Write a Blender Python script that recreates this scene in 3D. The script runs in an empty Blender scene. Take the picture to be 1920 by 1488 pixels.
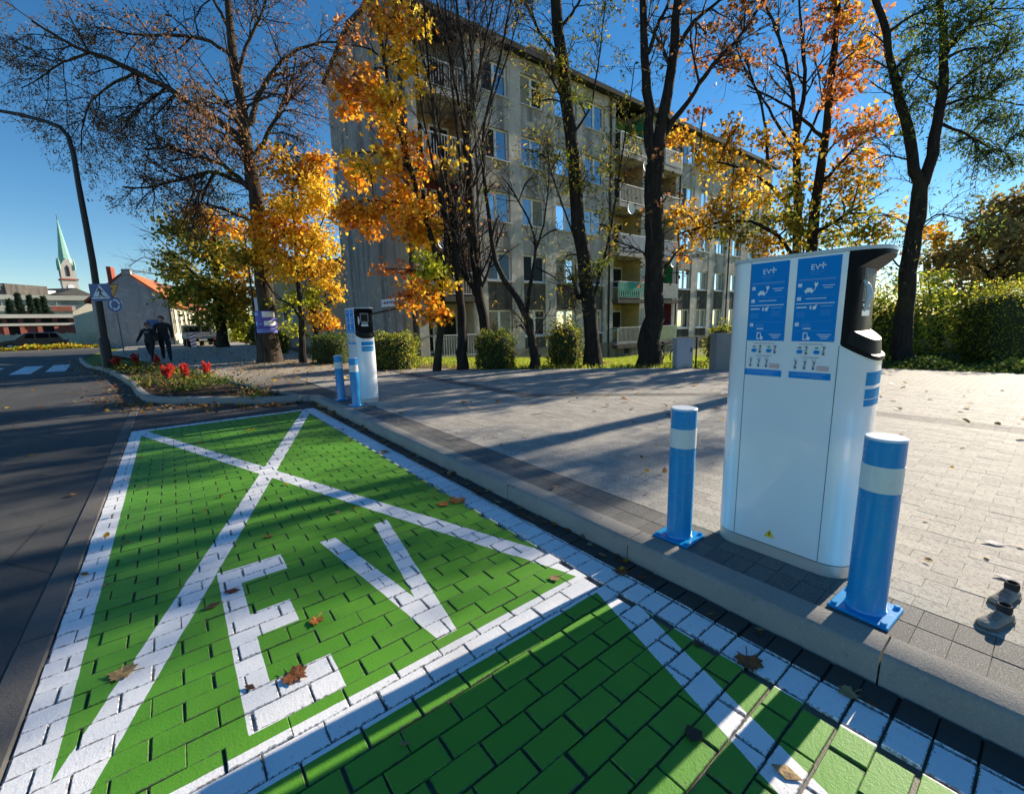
import bpy, math, random
import numpy as np
from mathutils import Vector, Matrix

scene = bpy.context.scene
col = scene.collection
R = math.radians

# ------------------------------------------------------------------ camera
FOC, CX, CY, CAMH = 814.48, 960.0, 744.0, 1.2
FW = np.array([0.60340258, 0.77894782, -0.17072086])
RT = np.array([0.78768212, -0.61558583, -0.02471763])
UP = np.array([0.12434708, 0.11955908, 0.98500935])
CAM = np.array([0.0, 0.0, CAMH])
cam_data = bpy.data.cameras.new("camera")
cam = bpy.data.objects.new("camera", cam_data)
col.objects.link(cam)
cam.matrix_world = Matrix(((RT[0], UP[0], -FW[0], 0), (RT[1], UP[1], -FW[1], 0), (RT[2], UP[2], -FW[2], CAMH), (0, 0, 0, 1)))
cam_data.sensor_width = 36
cam_data.sensor_fit = 'HORIZONTAL'
cam_data.lens = FOC / 1920 * 36
cam_data.clip_start = 0.05
cam_data.clip_end = 2000
scene.camera = cam

# ------------------------------------------------------------------ sky, sun, exposure
SUN_EL, SUN_AZ = 21.0, 93.0            # azimuth clockwise from +Y
world = bpy.data.worlds.new("World")
scene.world = world
world.use_nodes = True
wn = world.node_tree.nodes
wn.clear()
wo = wn.new('ShaderNodeOutputWorld')
bg = wn.new('ShaderNodeBackground')
sky = wn.new('ShaderNodeTexSky')
sky.sky_type = 'NISHITA'
sky.sun_disc = False
sky.sun_elevation = R(SUN_EL)
sky.sun_rotation = R(SUN_AZ)
sky.altitude = 300
sky.air_density = 1.0
sky.dust_density = 0.0
sky.ozone_density = 2.5
bg.inputs[1].default_value = 0.078
hs = wn.new('ShaderNodeHueSaturation')          # the photograph's vivid colour rendering of the whole sky
hs.inputs['Saturation'].default_value = 1.3
hs.inputs['Hue'].default_value = 0.500
world.node_tree.links.new(sky.outputs[0], hs.inputs['Color'])
world.node_tree.links.new(hs.outputs[0], bg.inputs[0])
world.node_tree.links.new(bg.outputs[0], wo.inputs[0])
sl = bpy.data.lights.new("sun", 'SUN')
sl.energy = 5.0
sl.angle = R(0.55)
sl.color = (1.0, 0.88, 0.70)
sun = bpy.data.objects.new("sun", sl)
col.objects.link(sun)
SD = Vector((math.sin(R(SUN_AZ)) * math.cos(R(SUN_EL)), math.cos(R(SUN_AZ)) * math.cos(R(SUN_EL)), math.sin(R(SUN_EL))))
sun.rotation_euler = SD.to_track_quat('Z', 'Y').to_euler()
sun.location = (30, -5, 30)
vs = scene.view_settings
vs.view_transform = 'Standard'
vs.look = 'None'
vs.exposure = 1.0
vs.gamma = 1.0
vs.use_curve_mapping = False
scene.cycles.max_bounces = 4
scene.cycles.diffuse_bounces = 2
scene.cycles.glossy_bounces = 2
scene.cycles.use_adaptive_sampling = True
scene.cycles.adaptive_threshold = 0.03
scene.cycles.transparent_max_bounces = 6
scene.cycles.use_denoising = True

# ------------------------------------------------------------------ helpers: placing
FH = np.array([FW[0], FW[1]]); FH /= np.linalg.norm(FH)

def ray(px, py):
    return FW + (px - CX) / FOC * RT - (py - CY) / FOC * UP

def pt(px, py, D):                      # point at horizontal distance D along the view heading
    d = ray(px, py)
    return CAM + d * (D / (d[0] * FH[0] + d[1] * FH[1]))

def gnd(px, py, z=0.0):
    d = ray(px, py)
    return CAM + d * ((z - CAMH) / d[2])

def atY(px, py, Y):
    d = ray(px, py)
    return CAM + d * (Y / d[1])

# ------------------------------------------------------------------ helpers: meshes and objects
def tag(o, label=None, cat=None, group=None, kind=None):
    if label: o["label"] = label
    if cat: o["category"] = cat
    if group: o["group"] = group
    if kind: o["kind"] = kind
    return o

def empty(name, loc, label=None, cat=None, group=None):
    o = bpy.data.objects.new(name, None)
    col.objects.link(o)
    o.location = tuple(loc)
    o.empty_display_size = 0.1
    return tag(o, label, cat, group)

def eff(o):                              # world translation of an unrotated object
    v = Vector(o.location)
    if o.parent:
        v = v + o.matrix_parent_inverse.translation + eff(o.parent)
    return v

def link(name, me, parent=None, local=False, origin=None):
    if origin is not None:
        me.transform(Matrix.Translation(-Vector(origin)))
    o = bpy.data.objects.new(name, me)
    col.objects.link(o)
    if origin is not None:
        o.location = origin
    if parent is not None:
        o.parent = parent
        if not local:
            o.matrix_parent_inverse = Matrix.Translation(-eff(parent))
    return o

class MB:
    def __init__(s):
        s.v, s.f, s.m = [], [], []
    def add(s, vs_, fs, mi=0):
        b = len(s.v)
        s.v += [tuple(float(c) for c in v) for v in vs_]
        s.f += [tuple(b + i for i in f) for f in fs]
        s.m += [mi] * len(fs)
        return s
    def box(s, x0, x1, y0, y1, z0, z1, mi=0):
        return s.add([(x0, y0, z0), (x1, y0, z0), (x1, y1, z0), (x0, y1, z0), (x0, y0, z1), (x1, y0, z1), (x1, y1, z1), (x0, y1, z1)],
                     [(0, 3, 2, 1), (4, 5, 6, 7), (0, 1, 5, 4), (1, 2, 6, 5), (2, 3, 7, 6), (3, 0, 4, 7)], mi)
    def cbox(s, x0, x1, y0, y1, z0, z1, c=0.01, mi=0):   # box with chamfered upper and lower rims
        def ring(i, z):
            return [(x0 + i, y0 + i, z), (x1 - i, y0 + i, z), (x1 - i, y1 - i, z), (x0 + i, y1 - i, z)]
        vs_ = ring(c, z0) + ring(0, z0 + c) + ring(0, z1 - c) + ring(c, z1)
        fs = [(3, 2, 1, 0), (12, 13, 14, 15)]
        for k in range(3):
            for j in range(4):
                a, b = k * 4 + j, k * 4 + (j + 1) % 4
                fs.append((a, b, b + 4, a + 4))
        return s.add(vs_, fs, mi)
    def tube(s, pts, rad, n=8, mi=0, cap=True):
        pts = [Vector(p) for p in pts]
        if not hasattr(rad, '__len__'):
            rad = [rad] * len(pts)
        vs_, fs = [], []
        ref = Vector((0.31, 0.17, 0.93)).normalized()
        d0 = (pts[-1] - pts[0]).normalized()
        if abs(d0.dot(ref)) > 0.9:
            ref = Vector((0.93, 0.1, 0.2)).normalized()
        for i, p in enumerate(pts):
            d = (pts[min(i + 1, len(pts) - 1)] - pts[max(i - 1, 0)]).normalized()
            u = d.cross(ref).normalized()
            w = d.cross(u)
            for k in range(n):
                a = 2 * math.pi * k / n
                vs_.append(p + (u * math.cos(a) + w * math.sin(a)) * rad[i])
        for i in range(len(pts) - 1):
            for k in range(n):
                a, b = i * n + k, i * n + (k + 1) % n
                fs.append((a, b, b + n, a + n))
        if cap:
            fs.append(tuple(range(n - 1, -1, -1)))
            fs.append(tuple((len(pts) - 1) * n + k for k in range(n)))
        return s.add(vs_, fs, mi)
    def lathe(s, prof, n=24, c=(0, 0, 0), mi=0):        # prof: (radius, z)
        vs_, fs = [], []
        for r_, z in prof:
            for k in range(n):
                a = 2 * math.pi * k / n
                vs_.append((c[0] + r_ * math.cos(a), c[1] + r_ * math.sin(a), c[2] + z))
        for i in range(len(prof) - 1):
            for k in range(n):
                a, b = i * n + k, i * n + (k + 1) % n
                fs.append((a, b, b + n, a + n))
        fs.append(tuple(range(n - 1, -1, -1)))
        fs.append(tuple((len(prof) - 1) * n + k for k in range(n)))
        return s.add(vs_, fs, mi)
    def prism(s, poly, a, b, f, mi=0):                   # poly in 2D, f(u, v, w) -> 3D, w from a to b
        n = len(poly)
        vs_ = [f(u, v, a) for u, v in poly] + [f(u, v, b) for u, v in poly]
        fs = [tuple(range(n - 1, -1, -1)), tuple(range(n, 2 * n))]
        for k in range(n):
            fs.append((k, (k + 1) % n, n + (k + 1) % n, n + k))
        return s.add(vs_, fs, mi)
    def mesh(s, name, mats, smooth=False):
        me = bpy.data.meshes.new(name)
        me.from_pydata(s.v, [], s.f)
        mats = mats if isinstance(mats, (list, tuple)) else [mats]
        for m in mats:
            me.materials.append(m)
        if len(mats) > 1:
            me.polygons.foreach_set("material_index", s.m)
        fix_normals(me)
        if smooth:
            smooth_by_angle(me)
        me.update()
        return me
    def build(s, name, mats, parent=None, smooth=False, local=False, origin=None):
        return link(name, s.mesh(name, mats, smooth), parent, local, origin)

import bmesh
def fix_normals(me):
    bm = bmesh.new()
    bm.from_mesh(me)
    bmesh.ops.recalc_face_normals(bm, faces=bm.faces)
    bm.to_mesh(me)
    bm.free()

def smooth_by_angle(me, ang=40):
    bm = bmesh.new()
    bm.from_mesh(me)
    lim = R(ang)
    for f in bm.faces:
        f.smooth = True
    for e in bm.edges:
        if len(e.link_faces) == 2 and e.calc_face_angle(0) > lim:
            e.smooth = False
    bm.to_mesh(me)
    bm.free()

def np_mesh(name, verts, faces, mats, mat_idx=None, colors=None, smooth=False):
    """verts (V,3); faces list of (F,k) int arrays."""
    me = bpy.data.meshes.new(name)
    verts = np.asarray(verts, dtype=np.float32)
    me.vertices.add(len(verts))
    me.vertices.foreach_set("co", verts.ravel())
    loops = np.concatenate([f.ravel() for f in faces]).astype(np.int32)
    tot = np.concatenate([np.full(len(f), f.shape[1]) for f in faces]).astype(np.int32)
    start = np.concatenate([[0], np.cumsum(tot)[:-1]]).astype(np.int32)
    me.loops.add(len(loops))
    me.loops.foreach_set("vertex_index", loops)
    me.polygons.add(len(tot))
    me.polygons.foreach_set("loop_start", start)
    me.polygons.foreach_set("loop_total", tot)
    me.polygons.foreach_set("use_smooth", np.full(len(tot), bool(smooth)))
    for m in (mats if isinstance(mats, (list, tuple)) else [mats]):
        me.materials.append(m)
    if mat_idx is not None:
        me.polygons.foreach_set("material_index", np.asarray(mat_idx, dtype=np.int32))
    if colors is not None:
        at = me.attributes.new("Col", 'FLOAT_COLOR', 'POINT')
        c4 = np.ones((len(verts), 4), dtype=np.float32)
        c4[:, :3] = colors
        at.data.foreach_set("color", c4.ravel())
    me.update(calc_edges=True)
    me.validate()
    return me

def copy_tree(o, parent=None):
    c = o.copy()
    col.objects.link(c)
    c.parent = parent
    for ch in list(o.children):
        copy_tree(ch, c)
    return c

# ------------------------------------------------------------------ helpers: materials
class NT:
    def __init__(s, name):
        s.mat = bpy.data.materials.new(name)
        s.mat.use_nodes = True
        s.t = s.mat.node_tree
        s.n = s.t.nodes
        s.n.clear()
        s.out = s.n.new('ShaderNodeOutputMaterial')
        s._pos = None
    def L(s, a, b):
        s.t.links.new(a, b)
    def new(s, typ, **kw):
        n = s.n.new(typ)
        for k, v in kw.items():
            setattr(n, k, v)
        return n
    def pos(s):
        if s._pos is None:
            s._pos = s.new('ShaderNodeNewGeometry').outputs['Position']
        return s._pos
    def obj(s):
        return s.new('ShaderNodeTexCoord').outputs['Object']
    def M(s, op, a, b=None, c=None):
        n = s.new('ShaderNodeMath', operation=op)
        for i, x in enumerate((a, b, c)):
            if x is None: continue
            if isinstance(x, (int, float)): n.inputs[i].default_value = x
            else: s.L(x, n.inputs[i])
        return n.outputs[0]
    def noise(s, vec, scale, detail=4, rough=0.55, dist=0.0):
        n = s.new('ShaderNodeTexNoise')
        n.inputs['Scale'].default_value = scale
        n.inputs['Detail'].default_value = detail
        n.inputs['Roughness'].default_value = rough
        n.inputs['Distortion'].default_value = dist
        s.L(vec, n.inputs['Vector'])
        return n.outputs['Fac']
    def mapping(s, vec, scale=(1, 1, 1), loc=(0, 0, 0), rot=(0, 0, 0)):
        n = s.new('ShaderNodeMapping')
        n.inputs['Scale'].default_value = scale
        n.inputs['Location'].default_value = loc
        n.inputs['Rotation'].default_value = rot
        s.L(vec, n.inputs['Vector'])
        return n.outputs[0]
    def ramp(s, fac, stops, interp='LINEAR'):
        n = s.new('ShaderNodeValToRGB')
        n.color_ramp.interpolation = interp
        while len(n.color_ramp.elements) < len(stops):
            n.color_ramp.elements.new(0.5)
        for e, (p, c) in zip(n.color_ramp.elements, stops):
            e.position = p
            e.color = (*c, 1) if len(c) == 3 else c
        s.L(fac, n.inputs[0])
        return n.outputs[0]
    def smooth(s, x, a, b):
        n = s.new('ShaderNodeMapRange', interpolation_type='SMOOTHSTEP')
        n.inputs[1].default_value = a
        n.inputs[2].default_value = b
        s.L(x, n.inputs[0])
        return n.outputs[0]
    def mix(s, f, a, b, mode='MIX'):
        n = s.new('ShaderNodeMix', data_type='RGBA', blend_type=mode)
        for i, x in ((0, f), (6, a), (7, b)):
            if isinstance(x, (int, float)): n.inputs[i].default_value = x
            elif isinstance(x, tuple): n.inputs[i].default_value = (*x, 1)
            else: s.L(x, n.inputs[i])
        return n.outputs[2]
    def bump(s, h, strength=0.3, dist=0.01):
        n = s.new('ShaderNodeBump')
        n.inputs['Strength'].default_value = strength
        n.inputs['Distance'].default_value = dist
        s.L(h, n.inputs['Height'])
        return n.outputs[0]
    def bsdf(s, color, rough=0.7, metal=0.0, normal=None, spec=0.5, coat=0.0):
        b = s.new('ShaderNodeBsdfPrincipled')
        if isinstance(color, tuple): b.inputs['Base Color'].default_value = (*color, 1)
        else: s.L(color, b.inputs['Base Color'])
        if isinstance(rough, (int, float)): b.inputs['Roughness'].default_value = rough
        else: s.L(rough, b.inputs['Roughness'])
        b.inputs['Metallic'].default_value = metal
        b.inputs['Specular IOR Level'].default_value = spec
        b.inputs['Coat Weight'].default_value = coat
        b.inputs['Coat Roughness'].default_value = 0.08
        if normal is not None: s.L(normal, b.inputs['Normal'])
        s.L(b.outputs[0], s.out.inputs[0])
        return b
    def sep(s, v):
        n = s.new('ShaderNodeSeparateXYZ')
        s.L(v, n.inputs[0])
        return n.outputs

def simple(name, c, rough=0.6, metal=0.0, var=0.25, scale=6.0, bump=0.0, bscale=60, spec=0.5, coat=0.0):
    """plain material with a little tonal variation and optional fine relief"""
    t = NT(name)
    p = t.pos()
    nz = t.noise(p, scale, 5)
    lo = tuple(x * (1 - var) for x in c)
    hi = tuple(min(1, x * (1 + var)) for x in c)
    cc = t.ramp(nz, [(0.3, lo), (0.7, hi)])
    nrm = t.bump(t.noise(p, bscale, 3), bump, 0.01) if bump else None
    t.bsdf(cc, rough, metal, nrm, spec, coat)
    return t.mat

def leafmat(name, trans=0.62):
    t = NT(name)
    a = t.new('ShaderNodeAttribute', attribute_name="Col")
    d = t.new('ShaderNodeBsdfPrincipled')
    t.L(a.outputs['Color'], d.inputs['Base Color'])
    d.inputs['Roughness'].default_value = 0.55
    d.inputs['Specular IOR Level'].default_value = 0.35
    tr = t.new('ShaderNodeBsdfTranslucent')
    t.L(a.outputs['Color'], tr.inputs['Color'])
    mx = t.new('ShaderNodeMixShader')
    mx.inputs[0].default_value = trans
    t.L(d.outputs[0], mx.inputs[1])
    t.L(tr.outputs[0], mx.inputs[2])
    t.L(mx.outputs[0], t.out.inputs[0])
    return t.mat

MLEAF = leafmat("leaf")

def barkmat(name, c1, c2, scale=10):
    t = NT(name)
    p = t.pos()
    m = t.mapping(p, (scale, scale, scale * 0.22))
    n1 = t.noise(m, 1.6, 6, 0.65, 0.6)
    n2 = t.noise(p, 1.3, 3)
    moss = t.smooth(n2, 0.52, 0.7)
    cc = t.ramp(n1, [(0.3, c1), (0.7, c2)])
    cc = t.mix(t.M('MULTIPLY', moss, 0.35), cc, (0.05, 0.06, 0.02))
    t.bsdf(cc, 0.9, 0, t.bump(n1, 0.8, 0.03), 0.2)
    return t.mat

MBARK = barkmat("bark_dark", (0.008, 0.0065, 0.006), (0.042, 0.033, 0.027))
MBARKL = barkmat("bark_brown", (0.012, 0.009, 0.007), (0.10, 0.075, 0.055), 7)
MTWIG = simple("twig", (0.03, 0.022, 0.02), 0.85, 0, 0.3, 2)

# ================================================================== THE SETTING
rng = np.random.default_rng(11)
PAVE = [(1.82, -6), (1.82, 7.15), (1.62, 7.7), (1.3, 9.1), (0.76, 12.25), (-0.24, 17.4), (-1.28, 23.5), (-2.6, 30), (-2.6, 45), (4.4, 45), (4.5, 14), (4.82, 10.16), (5.32, 9.16),
        (6.56, 7.63), (7.585, 6.72), (8.34, 5.78), (9.21, 4.70), (10.0, 3.7), (11.13, 2.31), (11.6, 0.57), (11.8, -6)]
PA = np.array(PAVE, float)

def inside(P, poly):
    x, y = P[:, 0], P[:, 1]
    c = np.zeros(len(P), bool)
    n = len(poly)
    for i in range(n):
        x0, y0 = poly[i]
        x1, y1 = poly[(i + 1) % n]
        m = ((y0 > y) != (y1 > y)) & (x < (x1 - x0) * (y - y0) / (y1 - y0 + 1e-12) + x0)
        c ^= m
    return c

def dist_poly(P, poly):
    d = np.full(len(P), 1e9)
    n = len(poly)
    for i in range(n):
        a = np.array(poly[i], float)
        b = np.array(poly[(i + 1) % n], float)
        t = np.clip(((P - a) @ (b - a)) / ((b - a) @ (b - a)), 0, 1)
        d = np.minimum(d, np.linalg.norm(P - (a + t[:, None] * (b - a)), axis=1))
    return np.where(inside(P, poly), 0, d)

def terrain(x, y):
    P = np.atleast_2d(np.array([x, y], float).T)
    d = dist_poly(P, PAVE)
    w = np.clip((P[:, 0] - 3.5) / 1.5, 0, 1)
    z = 0.085 - 0.075 * np.minimum(d, 15.0)
    return z * w - 0.05 * (1 - w) - np.where(d == 0, 0.06, 0) * w

# --- ground: one sheet to the horizon
t = NT("ground_grass")
p = t.pos()
n1 = t.noise(p, 0.5, 5)
n2 = t.noise(p, 14, 4)
cc = t.mix(n1, (0.14, 0.19, 0.03), (0.22, 0.25, 0.05))
cc = t.mix(t.smooth(n2, 0.5, 0.72), cc, (0.16, 0.10, 0.04))
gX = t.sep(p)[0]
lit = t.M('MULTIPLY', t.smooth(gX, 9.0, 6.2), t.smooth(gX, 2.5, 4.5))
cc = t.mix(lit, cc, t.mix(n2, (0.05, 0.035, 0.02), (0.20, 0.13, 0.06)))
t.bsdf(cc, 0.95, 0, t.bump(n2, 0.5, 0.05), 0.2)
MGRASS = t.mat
xs = np.unique(np.concatenate([np.linspace(-400, -30, 8), np.linspace(-30, 3, 12), np.linspace(3, 45, 64), np.linspace(45, 400, 10)]))
ys = np.unique(np.concatenate([np.linspace(-60, -6, 6), np.linspace(-6, 26, 50), np.linspace(26, 60, 12), np.linspace(60, 900, 10)]))
XX, YY = np.meshgrid(xs, ys)
ZZ = terrain(XX.ravel(), YY.ravel())
nx, ny = len(xs), len(ys)
ii = (np.arange(ny - 1)[:, None] * nx + np.arange(nx - 1)[None]).ravel()
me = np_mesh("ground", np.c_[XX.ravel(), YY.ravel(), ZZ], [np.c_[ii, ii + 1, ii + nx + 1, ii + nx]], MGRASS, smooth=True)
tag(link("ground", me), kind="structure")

# --- road
t = NT("asphalt")
p = t.pos()
n1 = t.noise(p, 0.7, 5)
n2 = t.noise(p, 180, 3, 0.7)
n3 = t.noise(t.mapping(p, (1.5, 0.15, 1)), 1.2, 4)
cc = t.mix(n1, (0.045, 0.045, 0.048), (0.085, 0.083, 0.08))
cc = t.mix(t.smooth(n2, 0.52, 0.75), cc, (0.17, 0.165, 0.155))
cc = t.mix(t.M('MULTIPLY', t.smooth(n3, 0.5, 0.75), 0.5), cc, (0.12, 0.115, 0.105))
n4 = t.noise(p, 0.35, 6, 0.6, 0.6)
cc = t.mix(t.M('MULTIPLY', t.smooth(n4, 0.52, 0.56), 0.35), cc, (0.035, 0.035, 0.037))
vo = t.new('ShaderNodeTexVoronoi', feature='DISTANCE_TO_EDGE'); vo.inputs['Scale'].default_value = 0.45
t.L(t.mix(0.12, p, t.new('ShaderNodeTexNoise').outputs['Color']), vo.inputs['Vector'])
cc = t.mix(t.M('MULTIPLY', t.M('LESS_THAN', vo.outputs['Distance'], 0.003), 0.5), cc, (0.015, 0.015, 0.015))
t.bsdf(cc, 0.85, 0, t.bump(n2, 0.6, 0.006), 0.3)
MASPH = t.mat
BEDF = [(1.68, 7.55), (1.08, 7.77), (0.43, 8.5), (-0.22, 9.1), (-0.48, 9.56), (-0.65, 10.9), (-0.81, 12.6), (-1.3, 15.8), (-1.8, 18.6), (-2.4, 20.8), (-3.3, 27), (-3.4, 33)]
roadpoly = [(-200, -10), (-0.62, -10), (-0.62, 6.9), (1.70, 6.9)] + BEDF + [(-3.4, 44), (-200, 44)]
mb = MB().add([(x, y, 0.0) for x, y in roadpoly], [tuple(range(len(roadpoly)))])
tag(mb.build("road", MASPH), kind="structure")

def flat_paint(name, polys, z, m, parent=None):
    b = MB()
    for q in polys:
        b.add([(x, y, z) for x, y in q], [tuple(range(len(q)))])
    return b.build(name, m, parent)

t = NT("worn_white_paint")
n2 = t.noise(t.pos(), 25, 5)
cc = t.mix(t.smooth(n2, 0.45, 0.75), (0.72, 0.73, 0.74), (0.35, 0.35, 0.36))
t.bsdf(cc, 0.75)
MWPAINT = t.mat
cross = bpy.data.objects.get("road")
for k in range(6):
    x = -3.95 - 0.98 * k
    flat_paint("crossing_bar", [[(x, 19.5), (x + 0.5, 19.2), (x + 0.12, 23.5), (x - 0.4, 23.7)]], 0.004, MWPAINT, cross)
x = -2.98
flat_paint("crossing_bar", [[(x - 0.25, 19.8), (x + 0.25, 19.5), (x - 0.15, 23.6), (x - 0.62, 23.7)]], 0.004, MWPAINT, cross)

# --- parking bay: pavers with painted markings
def paint_mask(t, x, y):
    """white markings of the charging bays as a flat print in metres"""
    def rng_(v, a, b):
        c, h = (a + b) / 2, (b - a) / 2
        return t.M('LESS_THAN', t.M('ABSOLUTE', t.M('SUBTRACT', v, c)), h)
    def rect(x0, x1, y0, y1):
        return t.M('MULTIPLY', rng_(x, x0, x1), rng_(y, y0, y1))
    def band(xa, ya, xb, yb, hw, y0, y1):         # slanted band, hw = half width measured along X
        k = (xb - xa) / (yb - ya)
        c = t.M('MULTIPLY_ADD', y, k, xa - k * ya)
        inb = t.M('LESS_THAN', t.M('ABSOLUTE', t.M('SUBTRACT', x, c)), hw)
        return t.M('MULTIPLY', inb, rng_(y, y0, y1))
    parts = [rect(-0.53, -0.405, -8, 6.9), rect(1.42, 1.575, -8, 6.9), rect(-0.6, 1.6, 1.175, 1.322), rect(-0.6, 1.6, 6.79, 6.95),
             band(-0.46, 1.22, 1.48, 6.86, 0.062, 1.2, 6.9), band(1.49, 1.20, -0.45, 6.86, 0.062, 1.2, 6.9),
             band(1.50, 1.40, -0.45, -4.4, 0.062, -8, 1.2),
             rect(0.038, 0.124, 1.372, 2.485), rect(0.12, 0.324, 2.312, 2.485), rect(0.12, 0.278, 1.845, 2.022), rect(0.12, 0.325, 1.372, 1.564),
             band(0.713, 1.37, 0.567, 2.48, 0.042, 1.37, 2.485), band(0.713, 1.37, 0.886, 2.505, 0.043, 1.37, 2.505)]
    m = parts[0]
    for q in parts[1:]:
        m = t.M('MAXIMUM', m, q)
    return m

def bay_material(name, joint):
    t = NT(name)
    p = t.pos()
    wob = t.noise(p, 9, 3)
    X, Y, Z = t.sep(p)
    wx = t.M('MULTIPLY_ADD', t.M('SUBTRACT', wob, 0.5), 0.006, X)
    wy = t.M('MULTIPLY_ADD', t.M('SUBTRACT', wob, 0.5), -0.006, Y)
    white = paint_mask(t, wx, wy)
    rnd = t.new('ShaderNodeObjectInfo').outputs['Random']
    isl = t.new('ShaderNodeNewGeometry').outputs['Random Per Island']
    r2 = t.M('FRACT', t.M('ADD', rnd, isl))
    n1 = t.noise(p, 2.2, 5)
    n2 = t.noise(p, 130, 4, 0.7)
    n3 = t.noise(p, 35, 5, 0.7)
    green = t.mix(n1, (0.062, 0.240, 0.014), (0.110, 0.340, 0.022))
    green = t.mix(t.M('MULTIPLY', r2, 0.35), green, (0.14, 0.340, 0.03))
    green = t.mix(t.M('MULTIPLY', t.smooth(n2, 0.55, 0.8), 0.4), green, (0.10, 0.30, 0.05))
    wh = t.mix(n1, (0.76, 0.77, 0.80), (0.88, 0.88, 0.88))
    wh = t.mix(t.M('MULTIPLY', t.smooth(n3, 0.56, 0.76), 0.55), wh, (0.42, 0.42, 0.42))
    wh = t.mix(t.M('MULTIPLY', r2, 0.16), wh, (0.55, 0.55, 0.57))
    c = t.mix(white, green, wh)
    # bare concrete and dirt where the paint has gone
    bare = t.M('MAXIMUM', t.smooth(t.noise(p, 55, 5, 0.75), 0.635, 0.69), t.smooth(t.noise(p, 170, 3, 0.7), 0.68, 0.73))
    if not joint:
        ed = t.new('ShaderNodeAttribute', attribute_name="Col").outputs['Fac']
        chip = t.smooth(t.M('ADD', t.M('MULTIPLY', ed, 0.42), t.M('MULTIPLY', t.noise(p, 70, 4, 0.7), 0.8)), 0.78, 0.86)
        bare = t.M('MAXIMUM', bare, t.M('MULTIPLY', chip, 0.9))
    c = t.mix(t.M('MULTIPLY', bare, 0.8), c, t.mix(n2, (0.05, 0.047, 0.04), (0.15, 0.14, 0.12)))
    grime = t.smooth(t.noise(t.mapping(p, (1.0, 0.35, 1)), 1.6, 5, 0.65, 0.4), 0.5, 0.72)
    c = t.mix(t.M('MULTIPLY', grime, 0.22), c, (0.09, 0.085, 0.07))
    # unpainted stones of the gutter row
    gut = t.M('GREATER_THAN', X, 1.575)
    c = t.mix(gut, c, (0.045, 0.045, 0.042))
    if joint:
        # sand in the joints; paint has run into part of it in the far bay
        far = t.smooth(Y, 1.1, 1.6)
        keep = t.M('MULTIPLY', far, t.smooth(t.noise(p, 18, 4), 0.36, 0.58))
        sand = t.mix(n2, (0.05, 0.043, 0.034), (0.15, 0.13, 0.10))
        c = t.mix(t.M('MULTIPLY', keep, 0.75), sand, c)
        c = t.mix(gut, c, (0.03, 0.027, 0.022))
    t.bsdf(c, 0.6, 0, t.bump(t.M('ADD', n2, n3), 0.32, 0.005), 0.4)
    return t.mat

MBAY = bay_material("painted_paver", False)
MBAYJ = bay_material("painted_joint", True)
bay = empty("parking_bay", (0.5, 3.0, 0)); tag(bay, kind="structure")
MB().add([(-0.515, -4, -0.011), (1.70, -4, -0.011), (1.70, 6.9, -0.011), (-0.515, 6.9, -0.011)], [(0, 1, 2, 3)]).build("joint_sand", MBAYJ, bay)

def paver_unit(name, mat_, ch=0.0022, h=0.05):
    def ring(i, z):
        return [(-0.5 + i, -0.5 + i * 1.8, z), (0.5 - i, -0.5 + i * 1.8, z), (0.5 - i, 0.5 - i * 1.8, z), (-0.5 + i, 0.5 - i * 1.8, z)]
    vs_ = ring(0, -h) + ring(0, -ch) + ring(ch * 6, 0) + ring(ch * 6 + 0.06, 0)
    fs = [(12, 13, 14, 15)]
    for k in range(3):
        for j in range(4):
            a, b = k * 4 + j, k * 4 + (j + 1) % 4
            fs.append((a, b, b + 4, a + 4))
    return vs_, fs
EDGE = np.r_[np.ones(12), np.zeros(4)]

def in_view(x, y, z=0.0, mx=60):
    d = np.array([x, y, z]) - CAM
    c = d @ FW
    if c < 0.2: return None
    px, py = CX + FOC * (d @ RT) / c, CY - FOC * (d @ UP) / c
    return c if (-mx < px < 1920 + mx and -mx < py < 1488 + mx) else None

def lay_pavers(blocks, mat_, parent, z, name, n_single, tilt=0.012, ch=0.0022):
    """blocks: (cx, cy, lx, ly); the nearest in view become parts of their own, the rest one joined part"""
    r_ = random.Random(5)
    key = []
    for b in blocks:
        v = in_view(b[0], b[1], z)
        key.append(v if v else 1e6 + abs(b[1]))
    order = sorted(range(len(blocks)), key=lambda i: key[i])
    vs_, fs = paver_unit(name, mat_, ch)
    me = bpy.data.meshes.new(name)
    me.from_pydata(vs_, [], fs)
    me.materials.append(mat_)
    at = me.attributes.new("Col", 'FLOAT_COLOR', 'POINT')
    at.data.foreach_set("color", np.repeat(EDGE, 4).astype(np.float32))
    me.update()
    U = np.array(vs_)
    F = np.array(fs)
    V, Q = [], []
    for rank, i in enumerate(order):
        x, y, lx, ly = blocks[i]
        dz, rx, ry, rz = r_.gauss(0, 0.0012 if ch > 0.001 else 0.0005), r_.gauss(0, tilt), r_.gauss(0, tilt * 0.6), r_.gauss(0, 0.006)
        if rank < n_single:
            o = bpy.data.objects.new(name, me)
            col.objects.link(o)
            o.parent = parent
            o.matrix_parent_inverse = Matrix.Translation(-eff(parent))
            o.location = (x, y, z + dz)
            o.scale = (lx, ly, 1)
            o.rotation_euler = (rx, ry, rz)
        else:
            v = U * np.array([lx, ly, 1])
            v[:, 2] += dz + v[:, 1] * rx - v[:, 0] * ry
            V.append(v + np.array([x, y, z]))
            Q.append(F + 16 * len(Q))
    if V:
        o = link(name + "_field", np_mesh(name + "_field", np.concatenate(V), [np.concatenate(Q)], mat_, colors=np.repeat(np.tile(EDGE, len(V))[:, None], 3, 1)), parent)
        tag(o, kind="stuff")

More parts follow.
